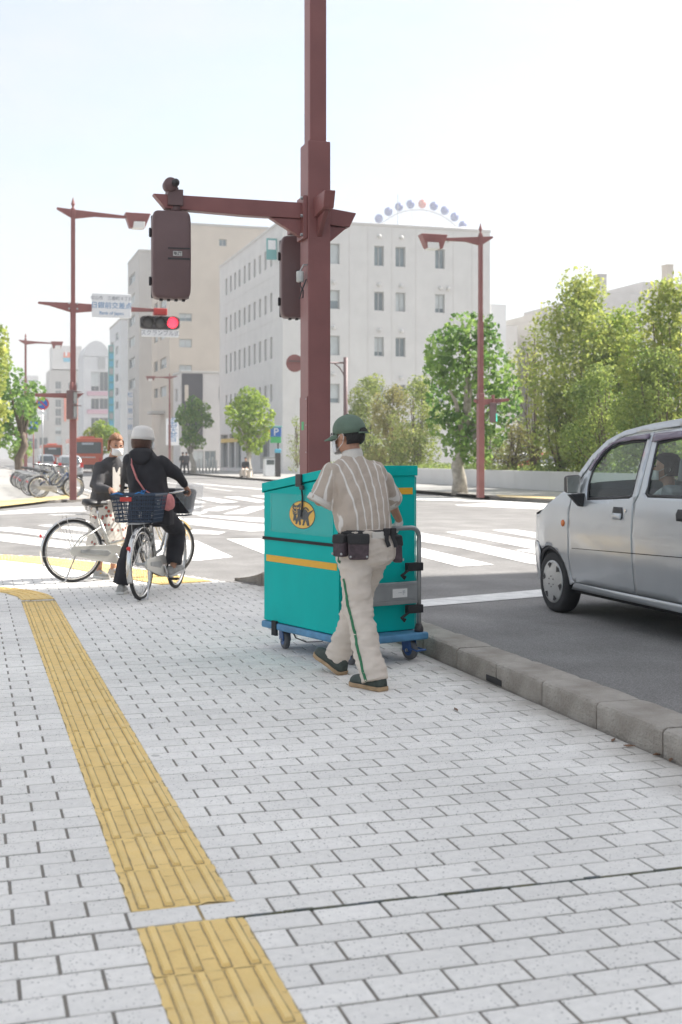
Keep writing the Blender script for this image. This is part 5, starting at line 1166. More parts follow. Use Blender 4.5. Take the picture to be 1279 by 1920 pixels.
me.materials.clear(); me.materials.append(M['trouser']); tr = put('trousers', me, wk)
# green seam stripe: lies on the outer side of the left leg
def surf_strip(name, me, pts, w, mt, parent, out):
    from mathutils.bvhtree import BVHTree
    t = BVHTree.FromPolygons([v.co for v in me.vertices], [p.vertices for p in me.polygons]); q = MB(); L_ = []; R_ = []
    pts = [Vector(p) for p in pts]; dense = []
    for a, b in zip(pts, pts[1:]):
        for k in range(8): dense.append(a + (b-a)*k/8)
    dense.append(pts[-1])
    for i, p in enumerate(dense):
        tg = (dense[min(i+1,len(dense)-1)] - dense[max(i-1,0)]).normalized(); o = Vector(out).normalized(); sd_ = tg.cross(o).normalized()
        for lst, k in ((L_,-1),(R_,1)):
            h = t.ray_cast(p + sd_*k*w/2 + o*.3, -o); lst.append((h[0] if h[0] else p) + (h[1] if h[0] else o)*.004)
    n = len(L_); q.add(L_ + R_, [(i,i+1,n+i+1,n+i) for i in range(n-1)]); o_ = q.build(name, mt, parent, True); o_.modifiers.new('s','SOLIDIFY').thickness = .002; return o_
surf_strip('seam_stripe', me, [(-.15,-.03,.62),(-.15,-.075,.47),(-.15,-.13,.36),(-.15,-.2,.2),(-.15,-.265,.06)], .017, 'stripe_green', tr, (-.85,-.5,0))
surf_strip('pocket_stripe', me, [(-.15,.03,.80),(-.15,.02,.72),(-.15,-.015,.715)], .014, 'stripe_green', tr, (-.95,-.3,0))
surf_strip('pocket_seam', me, [(.05,-.1,.80),(.12,-.1,.79),(.125,-.1,.70)], .004, 'trouser', tr, (.25,-1,0))
# belt and pouches
q = MB(); q.rings([ring((0,-.002,.872), .171,.132, e=2.3), ring((0,-.002,.902), .168,.129, e=2.3)], cap=False); o = q.build('belt', 'belt_black', wk, True); o.modifiers.new('s','SOLIDIFY').thickness = .006
def pouch(x, y, z, w, d, h, rz, mt='pouch', nm='pouch'):
    T = Matrix.Translation((x,y,z)) @ Matrix.Rotation(rz,4,'Z'); q = MB(); q.hexa([T@Vector(p) for p in ((-w*.46,-d/2,0),(w*.46,-d/2,0),(w*.46,d/2,0),(-w*.46,d/2,0),(-w/2,-d*.4,h),(w/2,-d*.4,h),(w/2,d/2,h),(-w/2,d/2,h))]); p = q.build(nm, mt, wk, bev=.012, seg=3)
    q = MB(); q.hexa([T@Vector(v) for v in ((-w*.5,-d*.58,h*.62),(w*.5,-d*.58,h*.62),(w*.5,d/2,h*.62),(-w*.5,d/2,h*.62),(-w*.52,-d*.44,h*1.03),(w*.52,-d*.44,h*1.03),(w*.52,d*.52,h*1.03),(-w*.52,d*.52,h*1.03))]); q.build('flap', 'belt_black', p, bev=.01)
    for sx in (-1,1):
        q = MB(); q.lathe([(.007,-.006),(.007,0)], (0,0,0), 10, 'Y'); m_ = q.mesh('stud','steel',True); m_.transform(T @ Matrix.Translation((sx*w*.38,-d/2-.001,.018))); put('stud', m_, p)
pouch(-.135,-.128,.735,.125,.06,.145,R(-30)); pouch(-.205,-.045,.75,.085,.06,.125,R(-72)); pouch(.185,-.07,.70,.09,.055,.16,R(62)); pouch(.205,.01,.72,.07,.05,.15,R(84))
q = MB(); q.box((-.05,-.148,.852),(.045,-.139,.892)); q.build('paper_slip', 'shirt_trim', wk, bev=.002)
q = MB(); q.box((.03,-.155,.868),(.075,-.138,.912)); q.box((.085,-.148,.866),(.125,-.128,.912)); q.build('buckle', 'belt_black', wk, bev=.005)
q = MB(); q.tube([(.05,-.15,.875),(.045,-.158,.84),(.06,-.16,.805)], .016, 6, flat=(1,.22)); q.tube([(.09,-.145,.875),(.105,-.155,.83),(.115,-.155,.80)], .014, 6, flat=(1,.22)); q.build('strap_tail', 'belt_black', wk)
# shoes
def shoe(e, T, L_=.265, w=.046, up='shoe_upper', so='shoe_sole', cuff=.075):
    q = MB(); st = [(-.5,.62,.06),(-.46,.85,.075),(-.3,.92,cuff+.01),(-.1,.86,cuff),(.1,.92,.062),(.3,1.05,.05),(.42,.9,.042),(.5,.5,.03)]; rs = []
    for t, k, h in st:
        y = t*L_; rs.append([T@Vector((w*k*math.cos(a) , y, .022 + (h)*max(0,math.sin(a)) if math.sin(a) > -.01 else .022)) for a in [math.pi*j/8 for j in range(9)]])
    q.rings(rs); s_ = q.build('shoe', up, e, True)
    q = MB(); q.rings([[T@Vector((w*k*1.1*c_, t*L_*1.04, z)) for (c_, z) in ((-1,.0),(1,.0),(1,.026),(-1,.026))] for t, k, h in st]); q.build('sole', so, s_, bev=.006)
shoe(wk, Matrix.Translation((-.122,-.205,.0)) @ Matrix.Rotation(R(8),4,'Z')); shoe(wk, Matrix.Translation((-.008,.245,.002)) @ Matrix.Rotation(R(8),4,'Z') @ Matrix.Rotation(R(21),4,'X') @ Matrix.Translation((0,.12,0)))
# cap, hair, mask, glasses
T3 = Matrix.Translation(hc) @ hm
def inT(e_mb, name, mt, par, sm=True, **k): me = e_mb.mesh(name, mt, sm); me.transform(T3); return put(name, me, par, **k)
q = MB(); rs = []
for i in range(9):
    t = i/8*math.pi/2; rs.append([Vector((.088*math.cos(t)**.8*math.cos(a), -.012 + .112*math.cos(t)**.8*math.sin(a), .03 + .098*math.sin(t) + (-.014 if i == 0 else 0) + (-.012*(1-i/8) if math.sin(a) < -.3 else 0))) for a in [2*math.pi*j/28 for j in range(28)]])
rs[-1] = [Vector((v.x*.3+.0, -.012+(v.y+.012)*.3, .128)) for v in rs[-2]]
q.rings(rs); cap = inT(q, 'cap', 'cap_green', wk)
q = MB(); br = []
for k in range(13):
    a = math.pi*k/12; br.append((Vector((.08*math.cos(a), -.012+.108*max(.35,math.sin(a)), .022)), Vector((.074*math.cos(a), .03+.15*math.sin(a)**.8, .012 - .022*abs(math.cos(a))))))
q.add([p for b in br for p in b], [(2*k,2*k+2,2*k+3,2*k+1) for k in range(12)]); o = inT(q, 'brim', 'cap_green', cap); o.modifiers.new('s','SOLIDIFY').thickness = .006
q = MB(); q.lathe([(.009,0),(.007,.006),(.002,.008)], (0,-.012,.127), 10); inT(q, 'button', 'cap_green', cap)
q = MB(); q.prism([(.036*math.cos(math.pi*k/10), -.002+.032*math.sin(math.pi*k/10)) for k in range(11)], -.1265, -.112, 'XZ'); inT(q, 'back_opening', 'hair_black', cap, False)
q = MB(); q.box((-.042,-.128,-.006),(.042,-.112,.004)); inT(q, 'adjuster', 'cap_green', cap, bev=.003)
q = MB(); rs = []
for z, k, c_ in ((.045,1.0,0),(.02,1.02,0),(-.015,1.01,.0),(-.04,.95,.004),(-.055,.86,.010),(-.058,.8,.012)):
    rs.append([Vector((.079*k*math.cos(a), c_-.012+.1*k*math.sin(a), z)) for a in [math.pi*((.94 if z > .0 else 1.10)+(1.12 if z > .0 else .80)*j/16) for j in range(17)]])
n_ = 17; q.add([p for r_ in rs for p in r_], [(i*n_+j, i*n_+j+1, (i+1)*n_+j+1, (i+1)*n_+j) for i in range(5) for j in range(16)]); o = inT(q, 'hair', 'hair_black', wk); o.modifiers.new('s','SOLIDIFY').thickness = .008
def mask(T, par, w=.064):
    q = MB(); g = []
    for j in range(7):
        for i in range(11):
            u = (i/10-.5)*2; v = j/6; g.append(Vector((w*math.sin(u*1.25)*1.05, .03+.082*math.cos(u*1.2) + .014*math.sin(math.pi*v)*(1-u*u), -.095+.085*v + .012*abs(u)*(.5-v))))
    q.add(g, [(j*11+i,j*11+i+1,(j+1)*11+i+1,(j+1)*11+i) for j in range(6) for i in range(10)]); me = q.mesh('mask','mask_white',True); me.transform(T); o = put('mask', me, par); o.modifiers.new('s','SOLIDIFY').thickness = .003
    for k in (-1,1):
        q = MB(); q.tube([(k*w*.98,.055,-.02),(k*.073,.01,.004),(k*.08,-.02,.012),(k*.083,-.03,-.01),(k*.075,-.01,-.045),(k*w*.98,.05,-.078)], .0018, 5); me = q.mesh('ear_loop','mask_white'); me.transform(T); put('ear_loop', me, o)
mask(T3, wk)
q = MB()
for k in (-1,1):
    q.tube([(k*.03+.024*math.cos(2*math.pi*i/16), .096-abs(.024*math.cos(2*math.pi*i/16)+k*.0)*.2, .018+.018*math.sin(2*math.pi*i/16)) for i in range(16)], .0025, 5, closed=True); q.tube([(k*.054,.09,.022),(k*.074,.05,.022),(k*.078,-.01,.012)], .003, 5)
inT(q, 'glasses', 'black', wk)
for k in (-1,1): q = MB(); q.ell((k*.03,.083,.018), (.012,.006,.007), 10, 6); inT(q, 'eye', 'eye_dark', wk)
# ------------------------------------------------------------------ bicycles
mat('basket_navy', (.035,.055,.09), .55); mat('saddle_black', (.03,.03,.031), .5, var=.2, vscale=10); mat('bike_green', (.05,.12,.09), .4, .3); mat('bike_red', (.30,.03,.03), .4, .3); mat('bike_blue', (.03,.08,.22), .4, .3); mat('bike_dark', (.03,.03,.033), .4, .3)
mat('bag_pink', (.68,.25,.24), .6, var=.15, vscale=20, bump=.15, bscale=60); mat('cloth_black', (.035,.034,.038), .95, var=.2, vscale=9, bump=.3, bscale=18); mat('cloth_grey', (.075,.073,.076), .9, var=.2, vscale=8, bump=.3, bscale=18)
mat('hat_white', (.80,.77,.73), .95, bump=.35, bscale=90); mat('sneaker', (.42,.41,.39), .8, var=.2, vscale=30); mat('sneaker_sole', (.7,.69,.66), .7); mat('string_blue', (.03,.20,.50), .6); mat('red_reflector', (.7,.03,.03), .25); mat('cream', (.62,.56,.44), .45, .2)
m = mat('clear_film', (.85,.87,.88), .2, alpha=.28)
WR = .335; WB = 1.08
def wheel_parts(par, c, detail=True, tyre='black_rubber', rim='chrome', R_=WR):
    n = 40 if detail else 24
    q = MB(); rs = [[Vector((x, c[1] + r*math.cos(2*math.pi*i/n), c[2] + r*math.sin(2*math.pi*i/n))) for i in range(n)] for r, x in ((R_-.034,-.012),(R_-.016,-.0175),(R_-.004,-.012),(R_,0),(R_-.004,.012),(R_-.016,.0175),(R_-.034,.012))]
    rs = [[Vector((v.x + c[0], v.y, v.z)) for v in r] for r in rs]; q.rings(rs, closed=True); w = q.build('wheel', tyre, par, True)
    q = MB(); rs = [[Vector((x + c[0], c[1] + r*math.cos(2*math.pi*i/n), c[2] + r*math.sin(2*math.pi*i/n))) for i in range(n)] for r, x in ((R_-.03,-.0135),(R_-.046,-.012),(R_-.052,0),(R_-.046,.012),(R_-.03,.0135))]; q.rings(rs, closed=True); q.build('rim', rim, w, True)
    q = MB(); k = 28 if detail else 14
    for i in range(k):
        a = 2*math.pi*i/k; b = a + (.28 if i % 2 else -.28); s = -1 if (i//2) % 2 else 1
        q.tube([(c[0]+s*.03, c[1]+.02*math.cos(b*1), c[2]+.02*math.sin(b*1)), (c[0]+s*.003, c[1]+(R_-.045)*math.cos(a), c[2]+(R_-.045)*math.sin(a))], .0015 if detail else .003, 3, cap=False)
    q.build('spokes', 'steel', w)
    q = MB(); q.lathe([(.008,-.055),(.02,-.035),(.014,-.02),(.014,.02),(.02,.035),(.008,.055)], c, 12, 'X'); q.build('hub', 'steel', w, True)
    return w
def fender(par, c, a0, a1, mt='chrome', R_=WR+.022, w=.026):
    q = MB(); n = 22; rs = []
    for i in range(n+1):
        a = R(a0 + (a1-a0)*i/n); rs.append([Vector((c[0]+x, c[1]+(R_-dz)*math.cos(a), c[2]+(R_-dz)*math.sin(a))) for x, dz in ((-w,.016),(-w*.7,.004),(0,0),(w*.7,.004),(w,.016))])
    k = 5; q.add([p for r in rs for p in r], [(i*k+j,i*k+j+1,(i+1)*k+j+1,(i+1)*k+j) for i in range(n) for j in range(k-1)]); o = q.build('fender', mt, par, True); o.modifiers.new('s','SOLIDIFY').thickness = .0015; return o
def lattice(q, P, nu, nv, t=.0035, u0=0, u1=1, v0=0, v1=1):
    """P(u,v) maps a panel; bars along u and v"""
    for i in range(nu+1): u = u0+(u1-u0)*i/nu; q.tube([P(u,v0),P(u,(v0+v1)/2),P(u,v1)], t, 4)
    for j in range(nv+1): v = v0+(v1-v0)*j/nv; q.tube([P(u0,v),P((u0+u1)/2,v),P(u1,v)], t, 4)
def basket(par, c, top, bot, h, mt, nu=9, nv=7, t=.0035, name='basket'):
    q = MB(); c = Vector(c); cr = [(-1,-1),(1,-1),(1,1),(-1,1)]
    for k in range(4):
        a, b = cr[k], cr[(k+1)%4]
        def P(u, v): 
            w = bot[0]+(top[0]-bot[0])*v, bot[1]+(top[1]-bot[1])*v; s = (a[0]+(b[0]-a[0])*u, a[1]+(b[1]-a[1])*u); return c + Vector((s[0]*w[0]/2, s[1]*w[1]/2, h*v))
        lattice(q, P, nu, nv, t)
    lattice(q, lambda u, v: c + Vector(((u-.5)*bot[0], (v-.5)*bot[1], 0)), 6, 4, t)
    q.tube([c + Vector((s[0]*top[0]/2, s[1]*top[1]/2, h)) for s in cr], t*2.6, 6, closed=True); return q.build(name, mt, par)
def bicycle(name, label, paint='silver_paint', detail=True, group=None, front='steel', rear=None, fend='chrome', steer=0):
    e = empty(name, (0,0,0), 0, label, 'bicycle', group); n = 8 if detail else 5
    BB = Vector((0,.45,.285)); ST = Vector((0,.295,.66)); HB = Vector((0,.925,.655)); HT = Vector((0,.885,.80))
    q = MB(); q.tube([HT, HB], .02, n); q.tube([BB, ST], .0165, n)
    q.tube([HB+Vector((0,0,.02)), (0,.80,.47), (0,.66,.34), BB+Vector((0,.02,.02))], .0185, n); q.tube([HT-Vector((0,0,.03)), (0,.74,.60), (0,.58,.43), (0,.405,.40)], .014, n)
    for s in (-1,1):
        q.tube([BB+Vector((s*.03,0,0)), (s*.055,0,WR)], .009, n); q.tube([ST+Vector((s*.012,.01,-.08)), (s*.05,.1,.47), (s*.058,0,WR)], .008, n)
    q.lathe([(.024,-.04),(.024,.04)], BB, 12, 'X'); q.build('frame', paint, e, True)
    q = MB()
    for s in (-1,1): q.tube([HB+Vector((s*.012,0,-.01)), (s*.045,.95,.60), (s*.05,1.0,.47), (s*.052,WB,WR)], .010, n)
    q.tube([HB-Vector((0,0,.012)), HB+Vector((0,.004,-.03))], .022, n); q.build('fork', paint, e, True)
    wheel_parts(e, (0,0,WR), detail); wheel_parts(e, (0,WB,WR), detail)
    fender(e, (0,0,WR), 20, 205, fend); fender(e, (0,WB,WR), 30, 190, fend)
    q = MB()
    for c in (0, WB):
        for s in (-1,1): q.tube([(s*.06,c,WR),(s*.028,c+(WR+.02)*math.cos(R(188 if c == 0 else 165)),WR+(WR+.02)*math.sin(R(188 if c == 0 else 165)))], .0025, 4); q.tube([(s*.06,c,WR),(s*.028,c+(WR+.02)*math.cos(R(120)),WR+(WR+.02)*math.sin(R(120)))], .0025, 4)
    q.build('fender_stays', 'steel', e)
    q = MB(); pts = []
    for k in range(9): a = R(90+180*k/8); pts.append((-.0+.055*math.cos(a)*1.0, .335+.055*math.sin(a)))
    for k in range(9): a = R(-90+180*k/8); pts.append((BB.y+.105*math.cos(a), BB.z+.105*math.sin(a)))
    for s in (1,): q.prism([(y, z) for y, z in pts], .052, .072, 'YZ')
    q.build('chain_case', paint if detail else 'steel', e, bev=.006)
    q = MB(); q.prism([(.06,.315),(.36,.27),(.40,.30),(.36,.335),(.06,.352)], .0722, .076, 'YZ'); q.build('case_panel', 'alu_grey', e, bev=.002)
    q = MB(); q.tube([(.08,BB.y,BB.z),(.095,BB.y+.09,BB.z-.135)], .009, n); q.tube([(-.08,BB.y,BB.z),(-.095,BB.y-.09,BB.z+.135)], .009, n); q.tube([(-.09,BB.y,BB.z),(.09,BB.y,BB.z)], .01, n); cr = q.build('crank', 'chrome', e, True)
    for s in (1,-1): q = MB(); c = Vector((s*.145, BB.y+s*.09, BB.z-s*.135)); q.box(c-Vector((.045,.032,.011)), c+Vector((.045,.032,.011))); q.build('pedal', 'black_rubber', cr, bev=.004)
    q = MB(); q.tube([ST-Vector((0,0,.05)), (0,.262,.80)], .0125, n); q.build('seat_post', 'chrome', e, True)
    q = MB(); rs = []
    for y, w, h, zz in ((-.135,.055,.03,.012),(-.12,.098,.05,.012),(-.06,.112,.055,.004),(0,.09,.05,0),(.06,.05,.042,.002),(.11,.03,.034,.004),(.135,.018,.022,.0)):
        rs.append([Vector((w*math.cos(a), .25+y, .825+zz+h*math.sin(a)*(1 if math.sin(a) > 0 else .5))) for a in [2*math.pi*j/14 for j in range(14)]])
    q.rings(rs); q.build('saddle', 'saddle_black', e, True)
    if detail:
        q = MB()
        for s in (-1,1): q.tube([(s*.06+.02*math.cos(k*1.2),.165+.02*math.sin(k*1.2),.755+k*.0028) for k in range(22)], .003, 4)
        q.build('saddle_spring', 'steel', e)
    q = MB(); q.tube([HT-Vector((0,0,.02)), HT+Vector((0,-.02,.13)), HT+Vector((0,.0,.17))], .0125, n)
    q.tube([(-.23,.62,.985),(-.235,.70,.99),(-.19,.80,1.0),(-.10,.865,.985),(0,.88,.965),(.10,.865,.985),(.19,.80,1.0),(.235,.70,.99),(.23,.62,.985)], .011, n); hb = q.build('handlebar', 'chrome', e, True)
    for s in (-1,1): q = MB(); q.tube([(s*.2295,.61,.985),(s*.234,.70,.99)], .0165, n); q.build('grip', 'black_rubber', hb, True)
    q = MB()
    for s in (-1,1): q.tube([(s*.228,.80,.985),(s*.232,.70,.958),(s*.229,.64,.95)], .005, 4)
    q.build('brake_lever', 'steel', hb)
    q = MB()
    for s in (-1,1): q.tube([(s*.065,-.25,.72),(s*.065,.16,.72),(s*.03,.22,.70)], .005, 5); q.tube([(s*.06,-.1,.72),(s*.06,0,WR+.02)], .004, 5)
    for y in (-.25,-.14,-.03,.08): q.tube([(-.065,y,.72),(.065,y,.72)], .004, 5)
    q.build('carrier', 'steel', e)
    q = MB(); q.tube([(.06,.02,WR-.02),(.09,-.05,.18),(.1,-.12,.03)], .008, 6); q.tube([(.1,-.12,.03),(.05,-.14,.02)], .007, 6); q.build('kickstand', 'steel', e)
    q = MB(); q.lathe([(.02,0),(.018,-.012),(.006,-.018)], (0,-WR*.94-.03,WR+.17), 12, 'Y'); q.build('reflector', 'red_reflector', e, True)
    q = MB(); q.lathe([(.03,0),(.034,.03),(.028,.055),(.01,.06)], (.06,1.0,.66), 12, 'Y'); q.build('headlamp', 'chrome', e, True)
    if front: basket(e, (0,1.06,.74), (.36,.28), (.28,.2), .23, front, 8, 5, .0028 if detail else .004, 'front_basket')
    if rear: basket(e, (0,-.06,.735), (.42,.36), (.35,.28), .25, rear, 9, 7, .0048, 'rear_basket')
    return e
def place(o, a, b=None, rz=None):
    o.location = (a.x, a.y, a.z); o.rotation_euler = (0,0, rz if rz is not None else math.atan2(-(b.x-a.x), b.y-a.y))
# bicycle at left, side on
bA = bicycle('bicycle', 'silver city bicycle standing side on at the kerb corner, left of the woman in black', steer=0)
place(bA, G(137,1092), G(316,1082))
bB = bicycle('bicycle', 'silver city bicycle with navy rear basket straddled by the woman in black', rear='basket_navy', front='basket_navy')
BR = G(265,1125.5); RZB = -(YAW + R(9.6)); place(bB, BR, rz=RZB)
q = MB(); q.tube([(-.21,-.24,.985),(-.15,-.25,1.0),(-.02,-.235,.975),(.06,-.245,1.01),(.12,-.24,.99),(.21,-.2,.985)], .006, 6); q.tube([(.1,-.24,1.0),(.13,-.25,1.03),(.08,-.23,1.02),(.1,-.24,.98)], .007, 6); q.tube([(-.21,-.24,.985),(-.2,-.1,1.0),(-.21,.05,.985)], .008, 5); q.build('cord', 'string_blue', bB, True)
q = MB(); q.box((-.12,-.246,.925),(-.01,-.238,.965)); q.build('basket_tag', 'red_paint', bB, bev=.003)
q = MB(); q.hexa([(-.17,.95,.76),(.16,.95,.76),(.16,1.17,.76),(-.17,1.17,.76),(-.19,.92,1.0),(.19,.92,1.02),(.19,1.2,1.0),(-.19,1.2,1.02)]); o = q.build('basket_bag', 'cloth_black', bB, bev=.03)
q = MB(); q.hexa([(.03,.9,.96),(.2,.9,.76),(.22,1.24,.74),(.05,1.24,.97),(.06,.9,1.08),(.24,.9,1.05),(.25,1.24,1.04),(.06,1.24,1.08)]); q.build('bag_film', 'clear_film', bB, bev=.02)
# ------------------------------------------------------------------ woman in black astride her bicycle
lw_ = empty('person', BR, RZB, 'woman in black with white hat and pink shoulder bag astride a bicycle', 'person')
hm = ht((R(-35), R(-4)))
hc = Vector((-.14,.47,1.505))
J = dict(pelvis=(-.03,.40,.83), chest=(-.10,.44,1.2), neck=(-.125,.45,1.39), head=hc, shL=(-.275,.44,1.33), shR=(.045,.45,1.31), elL=(-.34,.60,1.12), wrL=(-.22,.80,1.02), elR=(.17,.58,1.16), wrR=(.215,.70,1.04), hipL=(-.12,.40,.80), hipR=(.06,.41,.80), knL=(-.28,.50,.45), knR=(.13,.68,.60), anL=(-.375,.50,.10), anR=(.12,.60,.27))
body_skin(lw_, J, hm, .97, .011, [((.215,.70,1.035), (.1,.4,-.4), (.0,.2,-1), .95, 60, 1), ((-.22,.80,1.015), (-.1,.3,-.3), (0,.2,-1), .95, 60, -1)])
q = MB(); q.rings([ring((-.035,.40,.68), .215,.17, e=2.3), ring((-.04,.40,.80), .215,.17, e=2.3), ring((-.06,.41,.95), .195,.155, e=2.3), ring((-.085,.425,1.10), .185,.145, e=2.3), ring((-.10,.44,1.22), .182,.13, e=2.4), ring((-.112,.445,1.31), .16,.11), ring((-.12,.45,1.36), .11,.09), ring((-.125,.45,1.40), .07,.07)])
sleeve(q, (-.255,.44,1.30), (-.34,.60,1.12), .075, .062); q.tube([(-.335,.58,1.13),(-.28,.70,1.07),(-.225,.79,1.03)], [.062,.05,.04], 12)
sleeve(q, (.02,.45,1.28), (.17,.58,1.16), .078, .062); q.tube([(.16,.57,1.17),(.19,.63,1.11),(.213,.69,1.05)], [.062,.05,.038], 12)
cloth('top', q, 'cloth_black', lw_, .011, 5, .016, 6, 4, (1.5,1.5,.5))
q = MB(); q.rings([ring((-.125,.40,1.405), .085,.05, (1,0,0),(0,1,-.4)), ring((-.13,.36,1.37), .12,.055,(1,0,0),(0,1,-.5)), ring((-.125,.33,1.30), .10,.045), ring((-.12,.33,1.25), .04,.02)]); cloth('hood', q, 'cloth_black', lw_, .011, 4, .006, 12, 2)
q = MB(); q.rings([ring((-.03,.40,.88), .16,.125), ring((-.03,.40,.76), .185,.15, e=2.3), ring((-.03,.42,.66), .14,.12)])
leg(q, [(-.12,.40,.80),(-.2,.45,.62),(-.285,.5,.45),(-.34,.5,.28),(-.378,.49,.09)], [.1,.092,.08,.078,.08]); leg(q, [(.06,.41,.80),(.10,.55,.70),(.135,.68,.60),(.13,.65,.45),(.12,.60,.29)], [.1,.098,.088,.085,.085])
cloth('trousers', q, 'cloth_black', lw_, .011, 5, .012, 8, 7, (1.4,1.4,.6))
shoe(lw_, Matrix.Translation((-.38,.54,.0)) @ Matrix.Rotation(R(10),4,'Z'), .245, .045, 'sneaker', 'sneaker_sole'); shoe(lw_, Matrix.Translation((.125,.66,.185)) @ Matrix.Rotation(R(-18),4,'Z') @ Matrix.Rotation(R(12),4,'X'), .245, .045, 'sneaker', 'sneaker_sole')
T3 = Matrix.Translation(hc) @ hm
q = MB(); rs = [[Vector((.11*math.cos(a), -.005+.128*math.sin(a), -.008)) for a in [2*math.pi*j/28 for j in range(28)]], [Vector((.099*math.cos(a), -.008+.116*math.sin(a), .03)) for a in [2*math.pi*j/28 for j in range(28)]]]
for z, k in ((.06,.97),(.088,.92),(.11,.78),(.124,.5),(.129,.18)): rs.append([Vector((.097*k*math.cos(a), -.008+.112*k*math.sin(a), z)) for a in [2*math.pi*j/28 for j in range(28)]])
q.rings(rs); inT(q, 'hat', 'hat_white', lw_)
q = MB(); rs = []
for z, k in ((.03,1.06),(0,1.12),(-.04,1.14),(-.075,1.08),(-.098,.98),(-.10,.85)): rs.append([Vector((.08*k*math.cos(a), -.012+.1*k*math.sin(a), z)) for a in [math.pi*(.86+1.28*j/16) for j in range(17)]])
q.add([p for r_ in rs for p in r_], [(i*17+j,i*17+j+1,(i+1)*17+j+1,(i+1)*17+j) for i in range(5) for j in range(16)]); o = inT(q, 'hair', 'hair_brown', lw_); o.modifiers.new('s','SOLIDIFY').thickness = .014
for k in (-1,1): q = MB(); q.ell((k*.03,.083,.018), (.012,.006,.007), 10, 6); inT(q, 'eye', 'eye_dark', lw_)
mask(T3, lw_)
# pink bag with its strap over the back
bg_ = empty('shoulder_bag', BR, RZB, 'pink pouch bag hanging on a strap at the right hip of the woman in black', 'bag')
q = MB(); q.ell((.155,.30,.90), (.075,.06,.085), 16, 10); me = smooth_union(q, .012, 2); wrinkle(me, .012, 22, 3, (1,1,.4)); me.materials.clear(); me.materials.append(M['bag_pink']); put('pouch', me, bg_)
pts = [(-.205,.45,1.405),(-.215,.36,1.37),(-.19,.275,1.26),(-.13,.255,1.12),(-.05,.23,1.02),(.04,.22,.97),(.12,.245,.965)]
q = MB(); q.tube(pts, .017, 6, flat=(.35,1)); q.tube(pts[2:5], .02, 6, flat=(.4,1)); q.build('strap', 'bag_pink', bg_, True)
q = MB(); q.ell((.085,.235,.885), (.03,.012,.042), 12, 8); q.build('charm', 'white_plastic', bg_, True)
# ------------------------------------------------------------------ masked person behind the silver bicycle
PO = A(203,857,13.55); PO.z = 0
fd = (-FV*.72 + RV*.7).normalized(); RZP = math.atan2(-fd.x, fd.y)
mp_ = empty('person', PO, RZP, 'person in dark grey jacket, white mask and floral skirt behind the side-on bicycle', 'person')
hm = ht((R(-16), R(-12)))
hc = Vector((-.01,.14,1.455))
J = dict(pelvis=(0,-.04,.84), chest=(0,.04,1.16), neck=(0,.09,1.325), head=hc, shL=(-.155,.06,1.25), shR=(.155,.06,1.25), elL=(-.24,.20,1.05), wrL=(-.10,.42,1.12), elR=(.24,.12,1.0), wrR=(.20,.36,.98), hipL=(-.085,-.04,.8), hipR=(.085,-.04,.8), knL=(-.09,-.01,.44), knR=(.09,.0,.44), anL=(-.09,-.04,.08), anR=(.1,-.03,.08))
body_skin(mp_, J, hm, .96, .011, [((-.10,.42,1.12), (.3,.9,.2), (.3,.1,-1), .95, 25, -1), ((.20,.36,.98), (0,.9,-.2), (0,.3,-1), .95, 55, 1)])
q = MB(); q.rings([ring((0,-.02,.78), .2,.155, e=2.3), ring((0,-.02,.88), .19,.15, e=2.3), ring((0,.01,1.02), .185,.142, e=2.3), ring((0,.035,1.15), .186,.132, e=2.4), ring((0,.055,1.23), .178,.115), ring((0,.07,1.28), .12,.09), ring((0,.08,1.325), .072,.07)])
sleeve(q, (-.135,.06,1.23), (-.24,.20,1.05), .076, .066); q.tube([(-.235,.19,1.055),(-.17,.31,1.085),(-.11,.405,1.115)], [.066,.055,.042], 12); sleeve(q, (.135,.06,1.23), (.24,.12,1.0), .076, .066); q.tube([(.24,.12,1.005),(.22,.25,.98),(.2,.345,.98)], [.066,.052,.042], 12)
cloth('jacket', q, 'cloth_grey', mp_, .011, 5, .013, 7, 9, (1.3,1.3,.7))
m = mat('floral', (.68,.64,.58), .9, bump=.2, bscale=18); n, L, b = nodes_of(m); t = n.new('ShaderNodeTexCoord'); v = n.new('ShaderNodeTexVoronoi'); v.inputs['Scale'].default_value = 15; L.new(t.outputs['Object'], v.inputs['Vector'])
cr_ = n.new('ShaderNodeValToRGB'); cr_.color_ramp.interpolation = 'CONSTANT'; E = cr_.color_ramp.elements; E[0].color = (.45,.08,.06,1); E[0].position = 0; E[1].position = .3; E[1].color = (.70,.66,.6,1); x = E.new(.2); x.color = (.25,.22,.2,1); L.new(v.outputs['Distance'], cr_.inputs[0]); L.new(cr_.outputs[0], b.inputs['Base Color'])
q = MB(); q.rings([ring((0,.02,.86), .17,.135), ring((0,-.01,.75), .2,.16), ring((0,-.01,.55), .23,.19), ring((0,-.01,.36), .26,.21)]); cloth('skirt', q, 'floral', mp_, .013, 4, .016, 9, 3, (1,1,.15))
q = MB(); q.box((-.05,.15,.95),(.05,.163,1.22)); q.build('blouse', 'floral', mp_, bev=.005)
mat('shoe_yellow', (.65,.40,.05), .7)
for s, x in ((1,-.09),(1,.1)): shoe(mp_, Matrix.Translation((x,.02,0)), .24, .045, 'sneaker' , 'sneaker_sole'); q = MB(); q.box((x-.036,.03,.045),(x+.036,.075,.066)); q.build('shoe_band', 'shoe_yellow', mp_, bev=.01)
T3 = Matrix.Translation(hc) @ hm
q = MB(); rs = []
